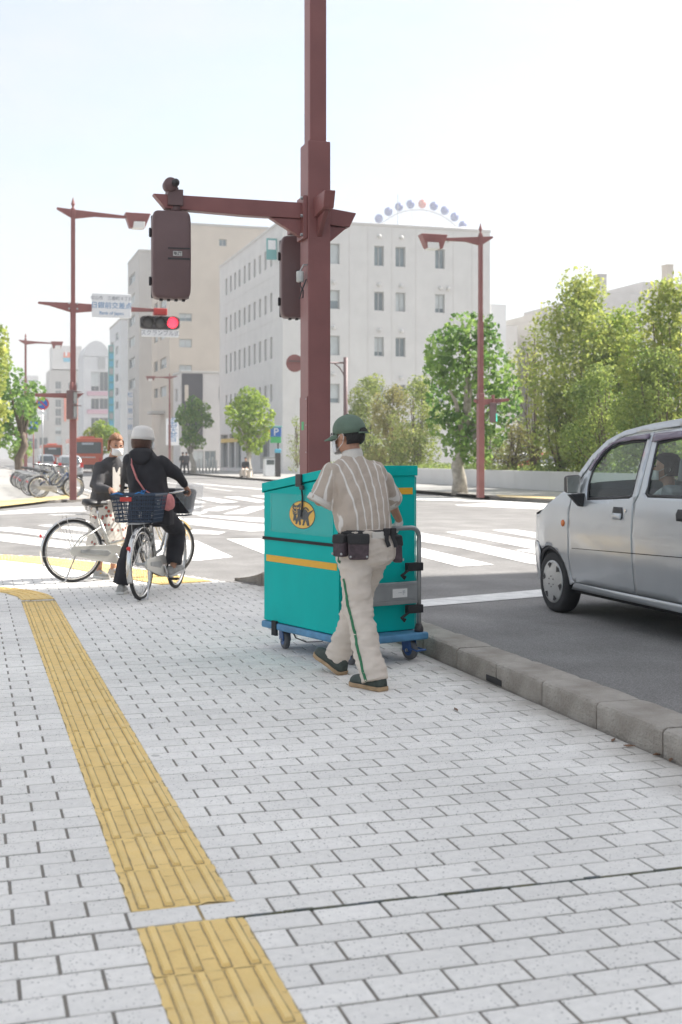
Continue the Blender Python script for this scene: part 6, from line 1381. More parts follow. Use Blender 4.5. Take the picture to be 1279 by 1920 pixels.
for i in range(8):
    t = i/7; z = -.06 + .20*t; k = 1.06*math.cos(max(0,(t-.45)/.55)*math.pi/2*.95)**.6
    rs.append([Vector(((.083 if t < .8 else .083)*k*math.cos(a), -.018+.103*k*math.sin(a), z)) for a in ([math.pi*(.93+1.14*j/20) for j in range(21)] if t < .62 else [math.pi*(.5+2*j/20) for j in range(21)])])
q.add([p for r_ in rs for p in r_], [(i*21+j,i*21+j+1,(i+1)*21+j+1,(i+1)*21+j) for i in range(7) for j in range(20)]); o = inT(q, 'hair', 'hair_light', mp_); o.modifiers.new('s','SOLIDIFY').thickness = .016
for k in (-1,1):
    q = MB(); q.ell((k*.03,.083,.018), (.013,.006,.007), 10, 6); inT(q, 'eye', 'eye_dark', mp_); q = MB(); q.tube([(k*.016,.094,.038),(k*.03,.092,.042),(k*.048,.082,.036)], .003, 5); inT(q, 'brow', 'hair_light', mp_)
mask(T3, mp_)
# ------------------------------------------------------------------ silver car at the stop line
mat('car_paint', (.52,.54,.56), .30, .5, var=.04, vscale=3, coat=.5); mat('car_trim', (.03,.03,.032), .5); mat('car_under', (.02,.02,.02), .9); mat('visor_smoke', (.16,.12,.17), .15, spec=.6); mat('indicator', (.75,.20,.05), .25); mat('hubcap', (.48,.48,.47), .4, .5); mat('seat_grey', (.30,.30,.31), .85); mat('dash_grey', (.42,.42,.41), .7); mat('lamp_clear', (.6,.62,.64), .08, 0, spec=.8); mat('shirt_pale', (.62,.64,.64), .9)
def glass_mat(name, tint, refl=.09):
    m = bpy.data.materials.new(name); m.use_nodes = True; n = m.node_tree.nodes; L = m.node_tree.links; n.clear()
    o = n.new('ShaderNodeOutputMaterial'); t = n.new('ShaderNodeBsdfTransparent'); t.inputs[0].default_value = tint + (1,); g = n.new('ShaderNodeBsdfGlossy'); g.inputs['Roughness'].default_value = .02
    f = n.new('ShaderNodeLayerWeight'); f.inputs[0].default_value = .5; pw_ = n.new('ShaderNodeMath'); pw_.operation = 'POWER'; pw_.inputs[1].default_value = 4; L.new(f.outputs['Facing'], pw_.inputs[0]); a = n.new('ShaderNodeMath'); a.operation = 'MULTIPLY_ADD'; a.inputs[1].default_value = .6; a.inputs[2].default_value = refl; L.new(pw_.outputs[0], a.inputs[0])
    s = n.new('ShaderNodeMixShader'); L.new(a.outputs[0], s.inputs[0]); L.new(t.outputs[0], s.inputs[1]); L.new(g.outputs[0], s.inputs[2]); L.new(s.outputs[0], o.inputs[0]); M[name] = m
glass_mat('car_glass', (.84,.92,.89), .05)
CX, HWC = 4.85, .7375
FA = 9.76                                        # front axle depth
car = empty('car', (CX + HWC, FA, ROADZ), 0, 'silver wagon with dark window visors waiting at the stop line', 'car')
def Sx(y, z):
    pts = [(.15,.66),(.28,.70),(.55,.732),(.75,.7375),(.95,.73),(1.06,.715),(1.2,.685),(1.4,.632),(1.52,.595),(1.62,.55)]
    w = pts[0][1] if z < pts[0][0] else pts[-1][1]
    for (a, b), (c, d) in zip(pts, pts[1:]):
        if a <= z <= c: t = (z-a)/(c-a); w = b + (d-b)*t; break
    if y > .05: w -= .15*((min(y,.42)-.05)/.5)**2
    if y < -2.4: w -= .10*((-2.4-max(y,-3))/.6)**2
    return w
def Cx(x, y):
    """zoom pixel on the car's flank -> local (y, z)"""
    px, py = 960 + .2494*x, 760 + .2494*y; X_ = CX
    for _ in range(6):
        p = PX(px, py, X_); X_ = CX + HWC - Sx(p.y - FA, p.z - ROADZ)
    return (p.y - FA, p.z - ROADZ)
def panel(name, outer, holes, mt, par, off=0.0, th=.012, step=.05, both=True, smooth=True):
    bm = bmesh.new(); es = []
    for loop in [outer] + holes:
        vs_ = [bm.verts.new((0, y, z)) for y, z in loop]
        for i in range(len(vs_)): es.append(bm.edges.new((vs_[i], vs_[(i+1) % len(vs_)])))
    bmesh.ops.triangle_fill(bm, use_beauty=True, edges=es)
    ys = [v.co.y for v in bm.verts]; zs = [v.co.z for v in bm.verts]
    for ax, lo, hi in ((1, min(ys), max(ys)), (2, min(zs), max(zs))):
        k = int((hi-lo)/step)
        for i in range(1, k+1):
            c = [0,0,0]; n = [0,0,0]; c[ax] = lo + (hi-lo)*i/(k+1); n[ax] = 1
            bmesh.ops.bisect_plane(bm, geom=bm.verts[:]+bm.edges[:]+bm.faces[:], plane_co=c, plane_no=n)
    res = None
    for s in ((-1,1) if both else (-1,)):
        me = bpy.data.meshes.new(name); b2 = bm.copy()
        for v in b2.verts: v.co.x = s*(Sx(v.co.y, v.co.z) + off)
        bmesh.ops.recalc_face_normals(b2, faces=b2.faces); b2.faces.ensure_lookup_table()
        f = max(b2.faces, key=lambda q: q.calc_area())
        if f.normal.x * s < 0: bmesh.ops.reverse_faces(b2, faces=b2.faces)
        b2.to_mesh(me); b2.free()
        me.materials.append(M[mt]); 
        if smooth: me.polygons.foreach_set('use_smooth', [True]*len(me.polygons))
        o = put(name, me, par); 
        if th: m_ = o.modifiers.new('s','SOLIDIFY'); m_.thickness = th; m_.offset = -1
        if res is None: res = o
    bm.free(); return res
def Z5(*p): return [Cx(a, b) for a, b in p]
def shrink(poly, d):
    c = Vector((sum(p[0] for p in poly)/len(poly), sum(p[1] for p in poly)/len(poly))); o = []
    n = len(poly); ar = sum(poly[i][0]*poly[(i+1)%n][1]-poly[(i+1)%n][0]*poly[i][1] for i in range(n)); s = 1 if ar > 0 else -1
    for i in range(n):
        a, b, e = Vector(poly[i-1]), Vector(poly[i]), Vector(poly[(i+1) % n]); t1 = (b-a).normalized(); t2 = (e-b).normalized()
        n1 = Vector((-t1.y, t1.x))*s; n2 = Vector((-t2.y, t2.x))*s; m_ = (n1+n2); m_ = m_/max(.5, m_.length_squared/2); o.append(tuple(b + m_*d))
    return o
# outlines read from the flank
win1 = Z5((566,702),(720,697),(880,690),(900,678),(910,645),(960,450),(1010,265),(900,272),(800,292),(740,322),(690,368),(640,435),(600,505),(572,600))
doorF = [Cx(465,640),Cx(445,720),Cx(430,800),Cx(424,950),Cx(428,1120),Cx(438,1250),Cx(452,1310),Cx(474,1342)]
sillz = .285
yb = Cx(925,1425)[0]
doorB = [(yb, sillz+.02), (yb-.03,.5), (yb-.04,.74), (yb-.02,.95), (yb+.035,1.05), (yb+.10,1.2), (yb+.19,1.40), (yb+.225,1.50)]
# keep the pillar seam where the picture has it
doorB = [(yb,.305)] + [Cx(a,b) for a,b in ((905,1200),(899,1000),(906,850),(914,745),(948,680),(985,540),(1030,360),(1074,195))]
roofL = [Cx(a,b) for a,b in ((1074,195),(950,212),(850,238),(760,288),(690,345),(610,430),(545,520),(498,590))]
front_door = [(doorF[-1][0],.30)] + doorF[::-1][1:] + roofL[::-1][:-1] + doorB[::-1]
fd_ = panel('front_door', shrink(front_door,.003), [shrink(win1,-.012)], 'car_paint', car, 0)
panel('door_frame', shrink(win1,-.011), [shrink(win1,.012)], 'car_trim', fd_, -.004, .006)
panel('window', shrink(win1,.010), [], 'car_glass', fd_, -.012, 0)
y2 = -2.62
rw = Z5((1092,282),(1055,450),(1020,620),(1006,660),(1020,682),(1279,690))
rw = rw + [(y2+.16,1.055),(y2+.12,1.10),(y2+.16,1.46),(y2+.24,1.49)] + [Cx(1279,240)]
rear_door = [(yb-.006,.305),(-2.10,.305),(-2.15,.36),(-2.2,.5),(-2.36,.64),(y2,.68),(y2,1.5),(y2+.06,1.55)] + [Cx(1279,165)] + [(p[0]-.006,p[1]) for p in doorB[1:]][::-1]
rd_ = panel('rear_door', shrink(rear_door,.003), [shrink(rw,-.012)], 'car_paint', car, 0)
panel('door_frame', shrink(rw,-.011), [shrink(rw,.012)], 'car_trim', rd_, -.004, .006); panel('window', shrink(rw,.010), [], 'car_glass', rd_, -.012, 0)
# front wing with its arch
AR = .315; arch = [(AR*math.cos(R(a))*1.02, .27+AR*math.sin(R(a))) for a in range(0,181,12)]
hood_edge = [Cx(a,b) for a,b in ((466,600),(420,625),(360,668),(290,722),(240,770),(205,815))]
wing = [(doorF[-1][0]+.004,.30)] + [(p[0]+.006,p[1]) for p in doorF[::-1][1:]] + hood_edge + [(.39,.845),(.40,.604),(.345,.604),(arch[2][0]+.01,.604-.15)] [:3] + [(.27,.604)] + [(a,b) for a,b in arch if not (a > .2 and b < .53)] + [(arch[-1][0]-.01,.27)]
wing = [p for i,p in enumerate(wing) if i == 0 or (Vector(p)-Vector(wing[i-1])).length > .004]
panel('front_wing', shrink(wing,.002), [], 'car_paint', car, 0, .012, .04)
panel('front_bumper', [(.405,.22),(.405,.598),(.262,.598)] + [(a,b) for a,b in arch if a > .2 and b < .53][::-1] + [(AR*1.02,.22)], [], 'car_paint', car, .004, .012, .04)
q = [(a*1.0,b) for a,b in arch]; qi = [((AR-.03)*math.cos(R(a)), .27+(AR-.03)*math.sin(R(a))) for a in range(180,-1,-12)]
panel('arch_lip', q + qi, [], 'car_trim', car, -.012, .03)
rear_q = [(y2-.003,.68),(y2-.003,1.5),(-2.86,1.5),(-2.94,1.05),(-2.96,.32),(-2.90,.27)] + [(-2.52+AR*math.cos(R(a)), .27+AR*math.sin(R(a))) for a in range(180,70,-12)] 
panel('rear_quarter', rear_q, [], 'car_paint', car, 0)
panel('sill', [(doorF[-1][0]+.10,.235),(doorF[-1][0]+.02,.298),(-2.14,.298),(-2.16,.235)], [], 'car_paint', car, -.006, .03)
panel('crease', [Cx(450,1072),Cx(905,1110),Cx(1279,1142),(-2.2,.652),(-2.2,.644),Cx(1279,1149),Cx(905,1117),Cx(450,1077)], [], 'car_trim', car, .0008, 0)
panel('inner_liner', [(.02+.42,.30),(-.28,.30),(-2.9,.30),(-2.9,.98),(-.5,.98),(.0,.88)], [], 'car_under', car, -.035, 0)
panel('roof_rail', [(p[0]+.008,p[1]+.010) for p in roofL] + [(roofL[-1][0]+.06,roofL[-1][1]+.01)] + [Cx(a,b) for a,b in ((520,492),(600,380),(720,262),(850,192),(1000,152),(1279,102))] + [(-2.8,1.585),(-2.82,1.53)] + [Cx(1279,150)], [], 'car_paint', car, .004, .012)
# window visors
vis = [Cx(a,b) for a,b in ((600,495),(650,415),(700,350),(760,300),(840,270),(1040,250),(1050,212),(850,240),(770,275),(700,325),(640,395),(585,480))]
panel('rain_visor', vis, [], 'visor_smoke', fd_, .014, .004)
panel('rain_visor', [Cx(a,b) for a,b in ((1062,275),(1279,240),(1279,185),(1070,212))][:1] + [Cx(1279,240),(-2.4,1.475),(-2.4,1.515),Cx(1279,190),Cx(1078,212)], [], 'visor_smoke', rd_, .014, .004)
# roof, screen, bonnet, nose, tail
edge = [Cx(a,b) for a,b in ((520,490),(600,380),(720,260),(850,190),(1000,150),(1279,100))] + [(-2.5,1.60),(-2.82,1.57)]
q = MB(); rs = []
for y, z in edge[2:]:
    rs.append([Vector((Sx(y,z)*1.0*u, y, z + .045*(1-u*u)**.8)) for u in [-1+2*i/16 for i in range(17)]])
q.add([p for r in rs for p in r], [(i*17+j,i*17+j+1,(i+1)*17+j+1,(i+1)*17+j) for i in range(len(rs)-1) for j in range(16)]); o = q.build('roof', 'car_paint', car, True); o.modifiers.new('s','SOLIDIFY').thickness = .02
q = MB(); cow = [Vector((.66*u, -.42+.10*(1-u*u), 1.085)) for u in [-1+2*i/16 for i in range(17)]]; top = rs[0]; mid = [a.lerp(b,.5)+Vector((0,.03,.03)) for a,b in zip(cow,top)]
q.add(cow+mid+top, [(i*17+j,i*17+j+1,(i+1)*17+j+1,(i+1)*17+j) for i in range(2) for j in range(16)]); q.build('windscreen', 'car_glass', car, True)
def plan_front(t): return [(.0,.60),(.2,.595),(.4,.57),(.52,.52),(.585,.44),(.60,.33)][t]
q = MB(); rs = []; pf = [(.64,.40),(.625,.475),(.55,.55),(.40,.60),(.2,.625),(0,.63)]; full = pf + [(-a,b) for a,b in pf[-2::-1]]
zz = [(.17,.05),(.25,.0),(.42,-.012),(.58,-.005),(.60,.025),(.72,.035),(.855,.05)]
for z, ins in zz: rs.append([Vector((a*(Sx(.40,z)/.64), b - ins*(1 if b > .45 else 0), z)) for a, b in full])
q.add([p for r in rs for p in r], [(i*11+j,i*11+j+1,(i+1)*11+j+1,(i+1)*11+j) for i in range(6) for j in range(10)]); q.build('nose', 'car_paint', car, True)
q = MB(); rs = [rs[-1]]
for t in range(1,7):
    k = t/6; y, z = hood_edge[5-t+0] if t < 6 else hood_edge[0]; y, z = hood_edge[max(0,5-t)]
    rs.append([Vector((Sx(y,z)*(.985)*(1-2*j/10), y + .06*(1-abs(1-2*j/10)**2)*(1-k), z + .045*(1-(1-2*j/10)**2))) for j in range(11)])
q.add([p for r in rs for p in r], [(i*11+j,i*11+j+1,(i+1)*11+j+1,(i+1)*11+j) for i in range(6) for j in range(10)]); q.build('bonnet', 'car_paint', car, True)
for s in (-1,1): q = MB(); q.ell((s*.47,.49,.72), (.12,.07,.09), 14, 8); q.build('headlamp', 'lamp_clear', car, True)
q = MB(); q.box((-.3,.585,.30),(.3,.612,.40)); q.build('grille', 'car_trim', car, bev=.01)
q = MB(); q.box((-.66,-2.99,.25),(.66,-2.90,.62)); q.build('rear_bumper', 'car_paint', car, bev=.03)
q = MB(); q.quad((-.68,-2.945,.62),(.68,-2.945,.62),(.6,-2.82,1.58),(-.6,-2.82,1.58)); q.build('tailgate', 'car_paint', car)
q = MB(); q.box((-.62,-2.86,.20),(.62,.40,.26)); q.build('floor', 'car_under', car)
for yy in (.36,): q = MB(); q.box((-.52,-.33,.26),(.52,.30,.62)); q.build('engine_bay', 'car_under', car)
# wheels
def car_wheel(x, y, s):
    q = MB(); q.lathe([(.17,-.07),(.235,-.078),(.262,-.068),(.27,-.04),(.27,.04),(.262,.068),(.235,.078),(.17,.07)], (x,y,.27), 36, 'X'); w = q.build('wheel', 'black_rubber', car, True)
    q = MB(); q.lathe([(.188,s*.070),(.186,s*.078),(.165,s*.076),(.11,s*.088),(.05,s*.092),(.004,s*.092)], (x,y,.27), 30, 'X'); h = q.build('hubcap', 'hubcap', w, True)
    for k in range(6):
        a = R(60*k+12); c, d = math.cos(a), math.sin(a); q = MB(); pr = []
        for r_, t in ((.118,.0),(.165,-.20),(.172,0),(.165,.20)): pr.append((y + r_*math.cos(a+t), .27 + r_*math.sin(a+t)))
        q.prism(pr, x+s*.0835, x+s*.0855, 'YZ'); q.build('slot', 'black', h)
        q = MB(); q.lathe([(.006,s*.092),(.006,s*.0945)], (x, y+.045*math.cos(a+.3), .27+.045*math.sin(a+.3)), 8, 'X'); q.build('nut', 'dark_plastic', h)
for s in (-1,1):
    for y in (0,-2.52): car_wheel(s*(.7375-.115), y, s)
# mirror, handle, lock, indicator
def at(y, z, off=0): return Vector((-(Sx(y,z)+off), y, z))
m0 = Cx(515,590); q = MB(); c = at(*m0, .075); q.hexa([c+Vector(p)*.84 for p in ((-.09,-.045,-.095),(.07,-.05,-.095),(.06,.055,-.085),(-.07,.06,-.085),(-.095,-.045,.085),(.07,-.05,.095),(.06,.05,.085),(-.07,.055,.075))]); mi = q.build('mirror', 'dark_plastic', car, bev=.022, seg=3)
q = MB(); q.hexa([c+Vector(p)*.84 for p in ((-.082,-.052,-.085),(.06,-.056,-.085),(.06,-.05,-.085),(-.082,-.046,-.085),(-.085,-.052,.074),(.06,-.056,.084),(.06,-.05,.084),(-.085,-.046,.074))]); q.build('mirror_glass', 'chrome', mi)
q = MB(); b0 = at(*Cx(530,715), .0); q.hexa([b0+Vector(p) for p in ((-.03,-.03,-.05),(.02,-.03,-.05),(.02,.04,-.05),(-.03,.04,-.05),(-.14,-.03,.05),(.02,-.03,.06),(.02,.05,.06),(-.12,.05,.05))]); q.build('mirror_foot', 'car_trim', mi, bev=.01)
hy, hz = Cx(795,805); q = panel('door_handle', [(hy-.075+.012*0,hz-.045),(hy+.075,hz-.045),(hy+.08,hz+.0),(hy+.07,hz+.042),(hy-.07,hz+.042),(hy-.08,hz)], [], 'car_trim', fd_, .002, .004, .03)
panel('handle_flap', [(hy-.068,hz-.055),(hy+.068,hz-.055),(hy+.07,hz-.006),(hy-.07,hz-.006)], [], 'car_paint', fd_, .014, .008, .03)
ky, kz = Cx(853,793); q = MB(); q.lathe([(.014,-.006),(.012,.002)], at(ky,kz), 12, 'X'); q.build('lock', 'chrome', fd_)
panel('door_handle', [(-2.17,.90),(-2.02,.90),(-2.01,.945),(-2.03,.985),(-2.16,.985),(-2.18,.945)], [], 'car_trim', rd_, .002, .004, .03)
iy, iz = Cx(383,885); q = MB(); q.ell(at(iy,iz), (.012,.035,.03), 12, 8); q.build('side_indicator', 'indicator', car, True)
# cabin
q = MB(); q.box((-.60,-.62,.55),(.60,-.42,.98)); q.box((-.6,-.70,.94),(.6,-.40,1.02)); q.build('dashboard', 'dash_grey', car, bev=.04)
def seat(x, y):
    q = MB(); q.box((x-.24,y-.25,.45),(x+.24,y+.25,.62)); T = Matrix.Translation((x,y-.25,.58)) @ Matrix.Rotation(R(14),4,'X'); q.box((-.24,-.07,0),(.24,.07,.58),T); q.box((-.13,-.05,.60),(.13,.05,.80),T); q.build('seat', 'seat_grey', car, bev=.04)
for x in (-.33,.33): seat(x,-1.22); seat(x,-2.1)
q = MB(); q.tube([(.33+.18*math.cos(2*math.pi*i/24),-.80-.06*math.sin(2*math.pi*i/24),.98+.17*math.sin(2*math.pi*i/24)) for i in range(24)], .015, 6, closed=True); q.tube([(.33,-.55,.9),(.33,-.79,.98)], .03, 6); q.build('steering_wheel', 'car_trim', car, True)
q = MB(); q.box((-.6,-2.88,.26),(.6,-2.6,1.0)); q.build('rear_bulkhead', 'seat_grey', car, bev=.03)
# passenger
pp = empty('person', (CX+HWC-.33, FA-1.28, ROADZ), 0, 'seated person in pale shirt and white mask inside the silver car', 'person')
hm = ht((R(62),0)); hc = Vector((0,.05,1.27)); J = dict(pelvis=(0,-.05,.66), chest=(0,-.02,.95), neck=(0,.0,1.12), head=hc, shL=(-.16,0,1.04), shR=(.16,0,1.04), elL=(-.2,.12,.82), wrL=(-.1,.32,.78), elR=(.2,.12,.82), wrR=(.1,.32,.78), hipL=(-.09,.0,.66), hipR=(.09,.0,.66), knL=(-.1,.40,.70), knR=(.1,.40,.70), anL=(-.1,.48,.35), anR=(.1,.48,.35))
body_skin(pp, J, hm, .95, .014)
q = MB(); q.rings([ring((0,-.04,.62), .17,.12), ring((0,-.03,.8), .175,.125), ring((0,-.02,.98), .185,.12), ring((0,0,1.08), .12,.085), ring((0,0,1.12), .065,.065)]); sleeve(q, (-.14,0,1.02), (-.21,.12,.83), .066, .06); sleeve(q, (.14,0,1.02), (.21,.12,.83), .066, .06); cloth('shirt', q, 'shirt_pale', pp, .014, 4, .006, 9, 3)
q = MB(); q.rings([ring((0,-.05,.56), .17,.13), ring((0,-.05,.70), .17,.13)]); leg(q, [(-.09,0,.66),(-.1,.4,.7),(-.1,.47,.4)], [.09,.075,.06]); leg(q, [(.09,0,.66),(.1,.4,.7),(.1,.47,.4)], [.09,.075,.06]); cloth('trousers', q, 'cloth_grey', pp, .016, 4)
T3 = Matrix.Translation(hc) @ hm; q = MB(); rs = []
for z, k in ((.125,.3),(.11,.75),(.08,.98),(.03,1.06),(-.03,1.02),(-.06,.9)): rs.append([Vector((.08*k*math.cos(a), -.014+.1*k*math.sin(a)*(1 if z < .05 else 1.0), z)) for a in [math.pi*(.9+1.2*j/16) if z < .06 else math.pi*(.5+2*j/16) for j in range(17)]])
q.add([p for r_ in rs for p in r_], [(i*17+j,i*17+j+1,(i+1)*17+j+1,(i+1)*17+j) for i in range(5) for j in range(16)]); o = inT(q, 'hair', 'hair_black', pp); o.modifiers.new('s','SOLIDIFY').thickness = .01
mask(T3, pp)
for k in (-1,1): q = MB(); q.ell((k*.03,.083,.018), (.012,.006,.007), 10, 6); inT(q, 'eye', 'eye_dark', pp)
q = MB(); q.tube([(-.27,-.16,1.12),(-.15,.06,1.06),(-.02,.13,.9),(.12,.1,.7)], .024, 6, flat=(.2,1)); q.build('seat_belt', 'car_trim', car).location = (-.33,-1.28,0)
# ------------------------------------------------------------------ traffic down the street
mat('bus_orange', (.62,.105,.035), .4, coat=.3, var=.04, vscale=1); mat('car_silver_far', (.42,.43,.44), .35, .5, coat=.3); mat('car_white_far', (.72,.72,.72), .35, coat=.3); mat('car_red_far', (.45,.05,.06), .35, coat=.3); mat('tail_red', (.6,.02,.02), .3); mat('head_sign', (.5,.55,.6), .4)
def bus(label, px, base_y, w=2.5, L_=9.5, h=3.05):
    P = G(px, base_y, ROADZ); e = empty('bus', (P.x, P.y, ROADZ), 0, label, 'bus', 'orange buses'); W = w/2
    q = MB(); q.box((-W,0,.35),(W,L_,h)); b = q.build('body', 'bus_orange', e, bev=.14, seg=4)
    q = MB(); q.box((-W*.86,-.02,h*.55),(W*.86,.02,h*.88)); wd_ = q.build('rear_window', 'glass_dark', b, bev=.015); q = MB(); q.box((-W*.45,-.035,h*.80),(W*.35,-.022,h*.86)); q.build('route_board', 'head_sign', wd_)
    q = MB(); q.box((-W*.96,.02,h*.52),(-W*.955,.021,h*.53)); 
    for s in (-1,1):
        q = MB(); q.box((s*W*.8-.09,-.03,.95),(s*W*.8+.09,.02,1.3)); q.build('tail_lamp', 'tail_red', b, bev=.02)
        for k in range(6): q = MB(); q.box((s*(W+.006)-.01,.7+k*1.45,h*.52),(s*(W+.006)+.01,.7+k*1.45+1.3,h*.86)); q.build('side_window', 'glass_dark', b)
        for y in (1.8, L_-2.2): q = MB(); q.lathe([(.2,-.13),(.46,-.13),(.48,0),(.46,.13),(.2,.13)], (s*(W-.16),y,.48), 18, 'X'); q.build('wheel', 'black_rubber', e, True)
    q = MB(); q.box((-W*.97,-.05,.35),(W*.97,.03,.7)); q.build('bumper', 'dark_plastic', b, bev=.04)
    for i in range(9): q = MB(); q.box((-.62+i*.14,-.022,1.28),(-.62+i*.14+.1,-.005,1.4)); q.build('letter', 'white_plastic', b)
    q = MB(); q.box((-W*.5,1,h+.002),(W*.5,4,h+.16)); q.build('roof_unit', 'bus_orange', e, bev=.05)
bus('larger orange bus seen from behind left of the masked person', 166, 886, 2.55, 9.5, 3.05)
bus('smaller orange bus further off, left of the larger bus', 99, 877.5, 2.35, 8, 2.9)
def far_car(label, px, base_y, paint, rz=0, w=1.5, h=1.5, L_=3.7, pos=None, z=ROADZ):
    P = pos or G(px, base_y, z); e = empty('car', (P.x, P.y, z), rz, label, 'car'); W = w/2
    st = [(0,.30,.55,.90),(.06,.26,.95,.98),(.35,.22,.99,1.0),(1.2,.2,1.0,1.0),(2.6,.2,.98,1.0),(3.3,.24,.86,.96),(L_,.3,.66,.82)]; q = MB(); rs = []
    for y, zb, zt, k in st: rs.append([Vector((x*W*k, y, zz)) for x, zz in ((-.92,zb),(-1,zb+.15),(-1,zt*.75+.1),(-.93,zt),(.93,zt),(1,zt*.75+.1),(1,zb+.15),(.92,zb))])
    q.rings(rs); b = q.build('body', paint, e, True, sub=1)
    q = MB(); rs = []
    for y, k, zt in ((.05,.86,.95),(.42,.80,h*.96),(.7,.78,h),(1.7,.78,h*.99),(2.2,.8,h*.93),(2.85,.86,.96)): rs.append([Vector((x*W*kk, y, zz)) for x, kk, zz in ((-1,1.06,.9),(-1,k,max(.92,zt-.06)),(-.8,k,zt),(.8,k,zt),(1,k,max(.92,zt-.06)),(1,1.06,.9))])
    q.rings(rs); c = q.build('cabin', paint, e, True, sub=1)
    q = MB(); q.hexa([(-W*.74,.06,.98),(W*.74,.06,.98),(W*.74,.10,.98),(-W*.74,.10,.98),(-W*.66,.31,h*.91),(W*.66,.31,h*.91),(W*.66,.36,h*.91),(-W*.66,.36,h*.91)]); q.build('rear_window', 'glass_dark', c, bev=.02)
    q = MB(); q.hexa([(-W*.72,2.80,1.0),(W*.72,2.80,1.0),(W*.72,2.84,1.0),(-W*.72,2.84,1.0),(-W*.66,2.24,h*.91),(W*.66,2.24,h*.91),(W*.66,2.30,h*.91),(-W*.66,2.30,h*.91)]); q.build('windscreen', 'glass_dark', c, bev=.02)
    for s in (-1,1):
        for y0, y1 in ((.55,1.25),(1.32,2.2)): q = MB(); q.prism([(y0,1.0),(y1,1.0),(y1-.08,h*.9),(y0+.06,h*.9)], s*W*.86, s*W*.90, 'YZ'); q.build('side_window', 'glass_dark', c, bev=.01)
        q = MB(); q.box((s*W*.84-.1,-.015,.72),(s*W*.84+.1,.06,1.0)); q.build('tail_lamp', 'tail_red', b, bev=.02)
        for y in (.62, L_-.72): q = MB(); q.lathe([(.12,-.09),(.27,-.09),(.285,0),(.27,.09),(.12,.09)], (s*(W-.12),y,.285), 18, 'X'); wh_ = q.build('wheel', 'black_rubber', e, True); q = MB(); q.lathe([(.17,s*.095),(.02,s*.1)], (s*(W-.12),y,.285), 14, 'X'); q.build('hubcap', 'hubcap', wh_)
    q = MB(); q.box((-.17,-.03,.55),(.17,-.005,.68)); q.build('number_plate', 'sign_white', b); q = MB(); q.box((-W*.9,-.06,.32),(W*.9,.05,.5)); q.build('bumper', paint, b, bev=.04)
far_car('silver hatchback seen from behind beside the parked bicycles', 133, 899, 'car_silver_far', 0, 1.55, 1.5)
far_car('white car ahead of the silver hatchback behind the bicycle row', 88, 888, 'car_white_far', 0, 1.5, 1.6)
for i, (px, Y, m_, l) in enumerate(((955,52,'car_white_far','white car parked behind the planter under the slim tree'),(1020,49,'car_red_far','red car parked behind the planter left of the tall trees'),(720,62,'car_white_far','white car parked behind the planter right of the maroon pole'),(1068,46,'car_white_far','white car parked behind planter shrubs just left of the silver wagon'))):
    P = PX(px, 857, 27.0); far_car(l, 0, 0, m_, R(90), 1.6, 1.5, pos=Vector((28.5, P.y, 0)), z=.1)
# ------------------------------------------------------------------ row of parked bicycles
GB = 'bicycles parked in a row on the far left pavement'
protos = [bicycle('bicycle', 'x', m_, False, GB, fr, None, fe) for m_, fr, fe in (('bike_dark','steel','bike_dark'),('silver_paint','basket_navy','chrome'),('bike_red','steel','bike_red'),('bike_blue',None,'steel'))]
rr = random.Random(5); words = ['nearest','second','third','fourth','fifth','sixth','seventh','eighth','ninth','tenth','eleventh','twelfth','thirteenth','fourteenth','fifteenth','sixteenth','seventeenth','eighteenth','nineteenth','twentieth','twenty first','twenty second','twenty third','twenty fourth','twenty fifth','farthest']
cn = ['dark','silver','red','blue']; used = set()
B0 = G(72, 934, .04)
for k in range(26):
    t = 0 if k == 0 else rr.choice((0,1,1,0,2,3))
    loc = Vector((B0.x + rr.uniform(-.12,.12), B0.y + k*.62 + rr.uniform(-.08,.08), .04)); rz = R(-90 + rr.uniform(-9,9))
    lab_ = '%s bicycle parked %s' % (cn[t], words[k] + (' in the row, at its near end' if k == 0 else ' in the row counted from the near end' if k < 25 else ' in the row, at its far end'))
    if t not in used: o = protos[t]; used.add(t); o.location = loc; o.rotation_euler = (0,0,rz); o['label'] = lab_
    else: o = dup(protos[t], loc, rz, lab_, GB)
for t in range(4):
    if t not in used:
        for c in list(protos[t].children_recursive) + [protos[t]]: bpy.data.objects.remove(c)
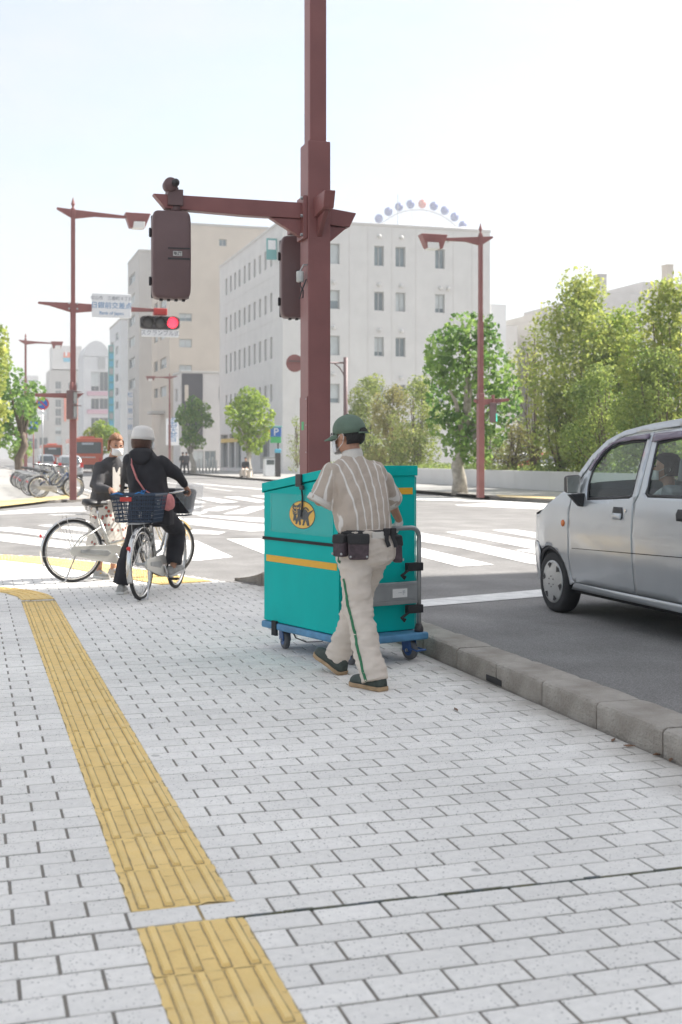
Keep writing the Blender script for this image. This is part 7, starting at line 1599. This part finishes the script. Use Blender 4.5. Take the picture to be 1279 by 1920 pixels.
# ------------------------------------------------------------------ far people
def small_person(label, P, rz, top, low, seated=False, skinm='skin', hair='hair_black'):
    e = empty('person', P, rz, label, 'person'); dz = -.38 if seated else 0; ky = .42 if seated else .12
    hm = ht((0,0)); hc = Vector((0,.03,1.50+dz)); J = dict(pelvis=(0,0,.86+dz), chest=(0,.02,1.18+dz), neck=(0,.02,1.36+dz), head=hc, shL=(-.17,.02,1.3+dz), shR=(.17,.02,1.3+dz), elL=(-.22,.08,1.05+dz), wrL=(-.1 if seated else -.22,.28 if seated else .16,.95+dz), elR=(.22,.02,1.05+dz), wrR=(.1 if seated else .23,.28 if seated else .06,.95+dz if seated else .82), hipL=(-.09,0,.84+dz), hipR=(.09,0,.84+dz), knL=(-.1,ky,.50 if not seated else .5), knR=(.1,ky if seated else -.02,.48), anL=(-.1,.40 if seated else .22,.09), anR=(.1,.40 if seated else -.2,.1))
    body_skin(e, J, hm, 1.0, .02, [(J['wrL'],(0,.3,-1),(.5,0,0),1,20,-1),(J['wrR'],(0,.3,-1),(-.5,0,0),1,20,1)])
    q = MB(); q.rings([ring((0,0,.80+dz), .185,.14), ring((0,.01,1.0+dz), .18,.135), ring((0,.02,1.22+dz), .19,.12), ring((0,.02,1.33+dz), .1,.08), ring((0,.02,1.37+dz), .06,.06)])
    for s in 'LR': sleeve(q, Vector(J['sh'+s])*.9+Vector((0,0,.1*1.28)) if False else J['sh'+s], J['el'+s], .068, .058); q.tube([J['el'+s], (Vector(J['el'+s])+Vector(J['wr'+s]))/2], [.057,.05], 10)
    cloth('top', q, top, e, .02, 3)
    q = MB(); q.rings([ring((0,0,.92+dz), .16,.12), ring((0,0,.78+dz), .18,.14)])
    for s in 'LR': leg(q, [J['hip'+s],J['kn'+s],J['an'+s]], [.1,.078,.07])
    cloth('trousers', q, low, e, .02, 3)
    for s in 'LR': a = Vector(J['an'+s]); shoe(e, Matrix.Translation((a.x,a.y+.06,a.z-.09)), .25, .045, 'dark_plastic','dark_plastic')
    q = MB(); q.ell((0,-.018,.045), (.085,.1,.085), 14, 8); me = q.mesh('hair', hair, True); me.transform(Matrix.Translation(hc)); put('hair', me, e)
    return e
P = G(461, 895, .09); small_person('person in black top and pale trousers sitting by the lime street tree', P, R(150), 'cloth_black', 'trouser', True)
st_ = empty('bench', P, R(150), 'low pale stone seat under the person by the lime tree', 'bench'); q = MB(); q.box((-.35,-.25,.0),(.35,.2,.38)); q.build('block', 'wall_tan', st_, bev=.03); q = MB(); q.box((-.38,-.27,.382),(.38,.21,.43)); q.build('slab', 'far_paving', st_, bev=.015)
P = G(350, 888, .09); small_person('walker in white shirt and dark jacket left of the dark green street tree', P, R(20), 'cloth_grey', 'cloth_black')
P = G(343, 887, .09); small_person('walker in black close behind the one in the dark jacket', P, R(10), 'cloth_black', 'cloth_black')
# ------------------------------------------------------------------ summer haze
m = bpy.data.materials.new('haze'); m.use_nodes = True; n = m.node_tree.nodes; n.clear(); o = n.new('ShaderNodeOutputMaterial'); v = n.new('ShaderNodeVolumePrincipled')
v.inputs['Color'].default_value = (.93,.94,.95,1); v.inputs['Density'].default_value = .0011; v.inputs['Anisotropy'].default_value = .2; m.node_tree.links.new(v.outputs[0], o.inputs['Volume']); M['haze'] = m
q = MB(); q.box((-705,-155,-1.1),(905,1505,96)); o = q.build('haze', 'haze'); o['kind'] = 'stuff'
tag(o, 'thin pale summer haze over the whole street', 'haze')
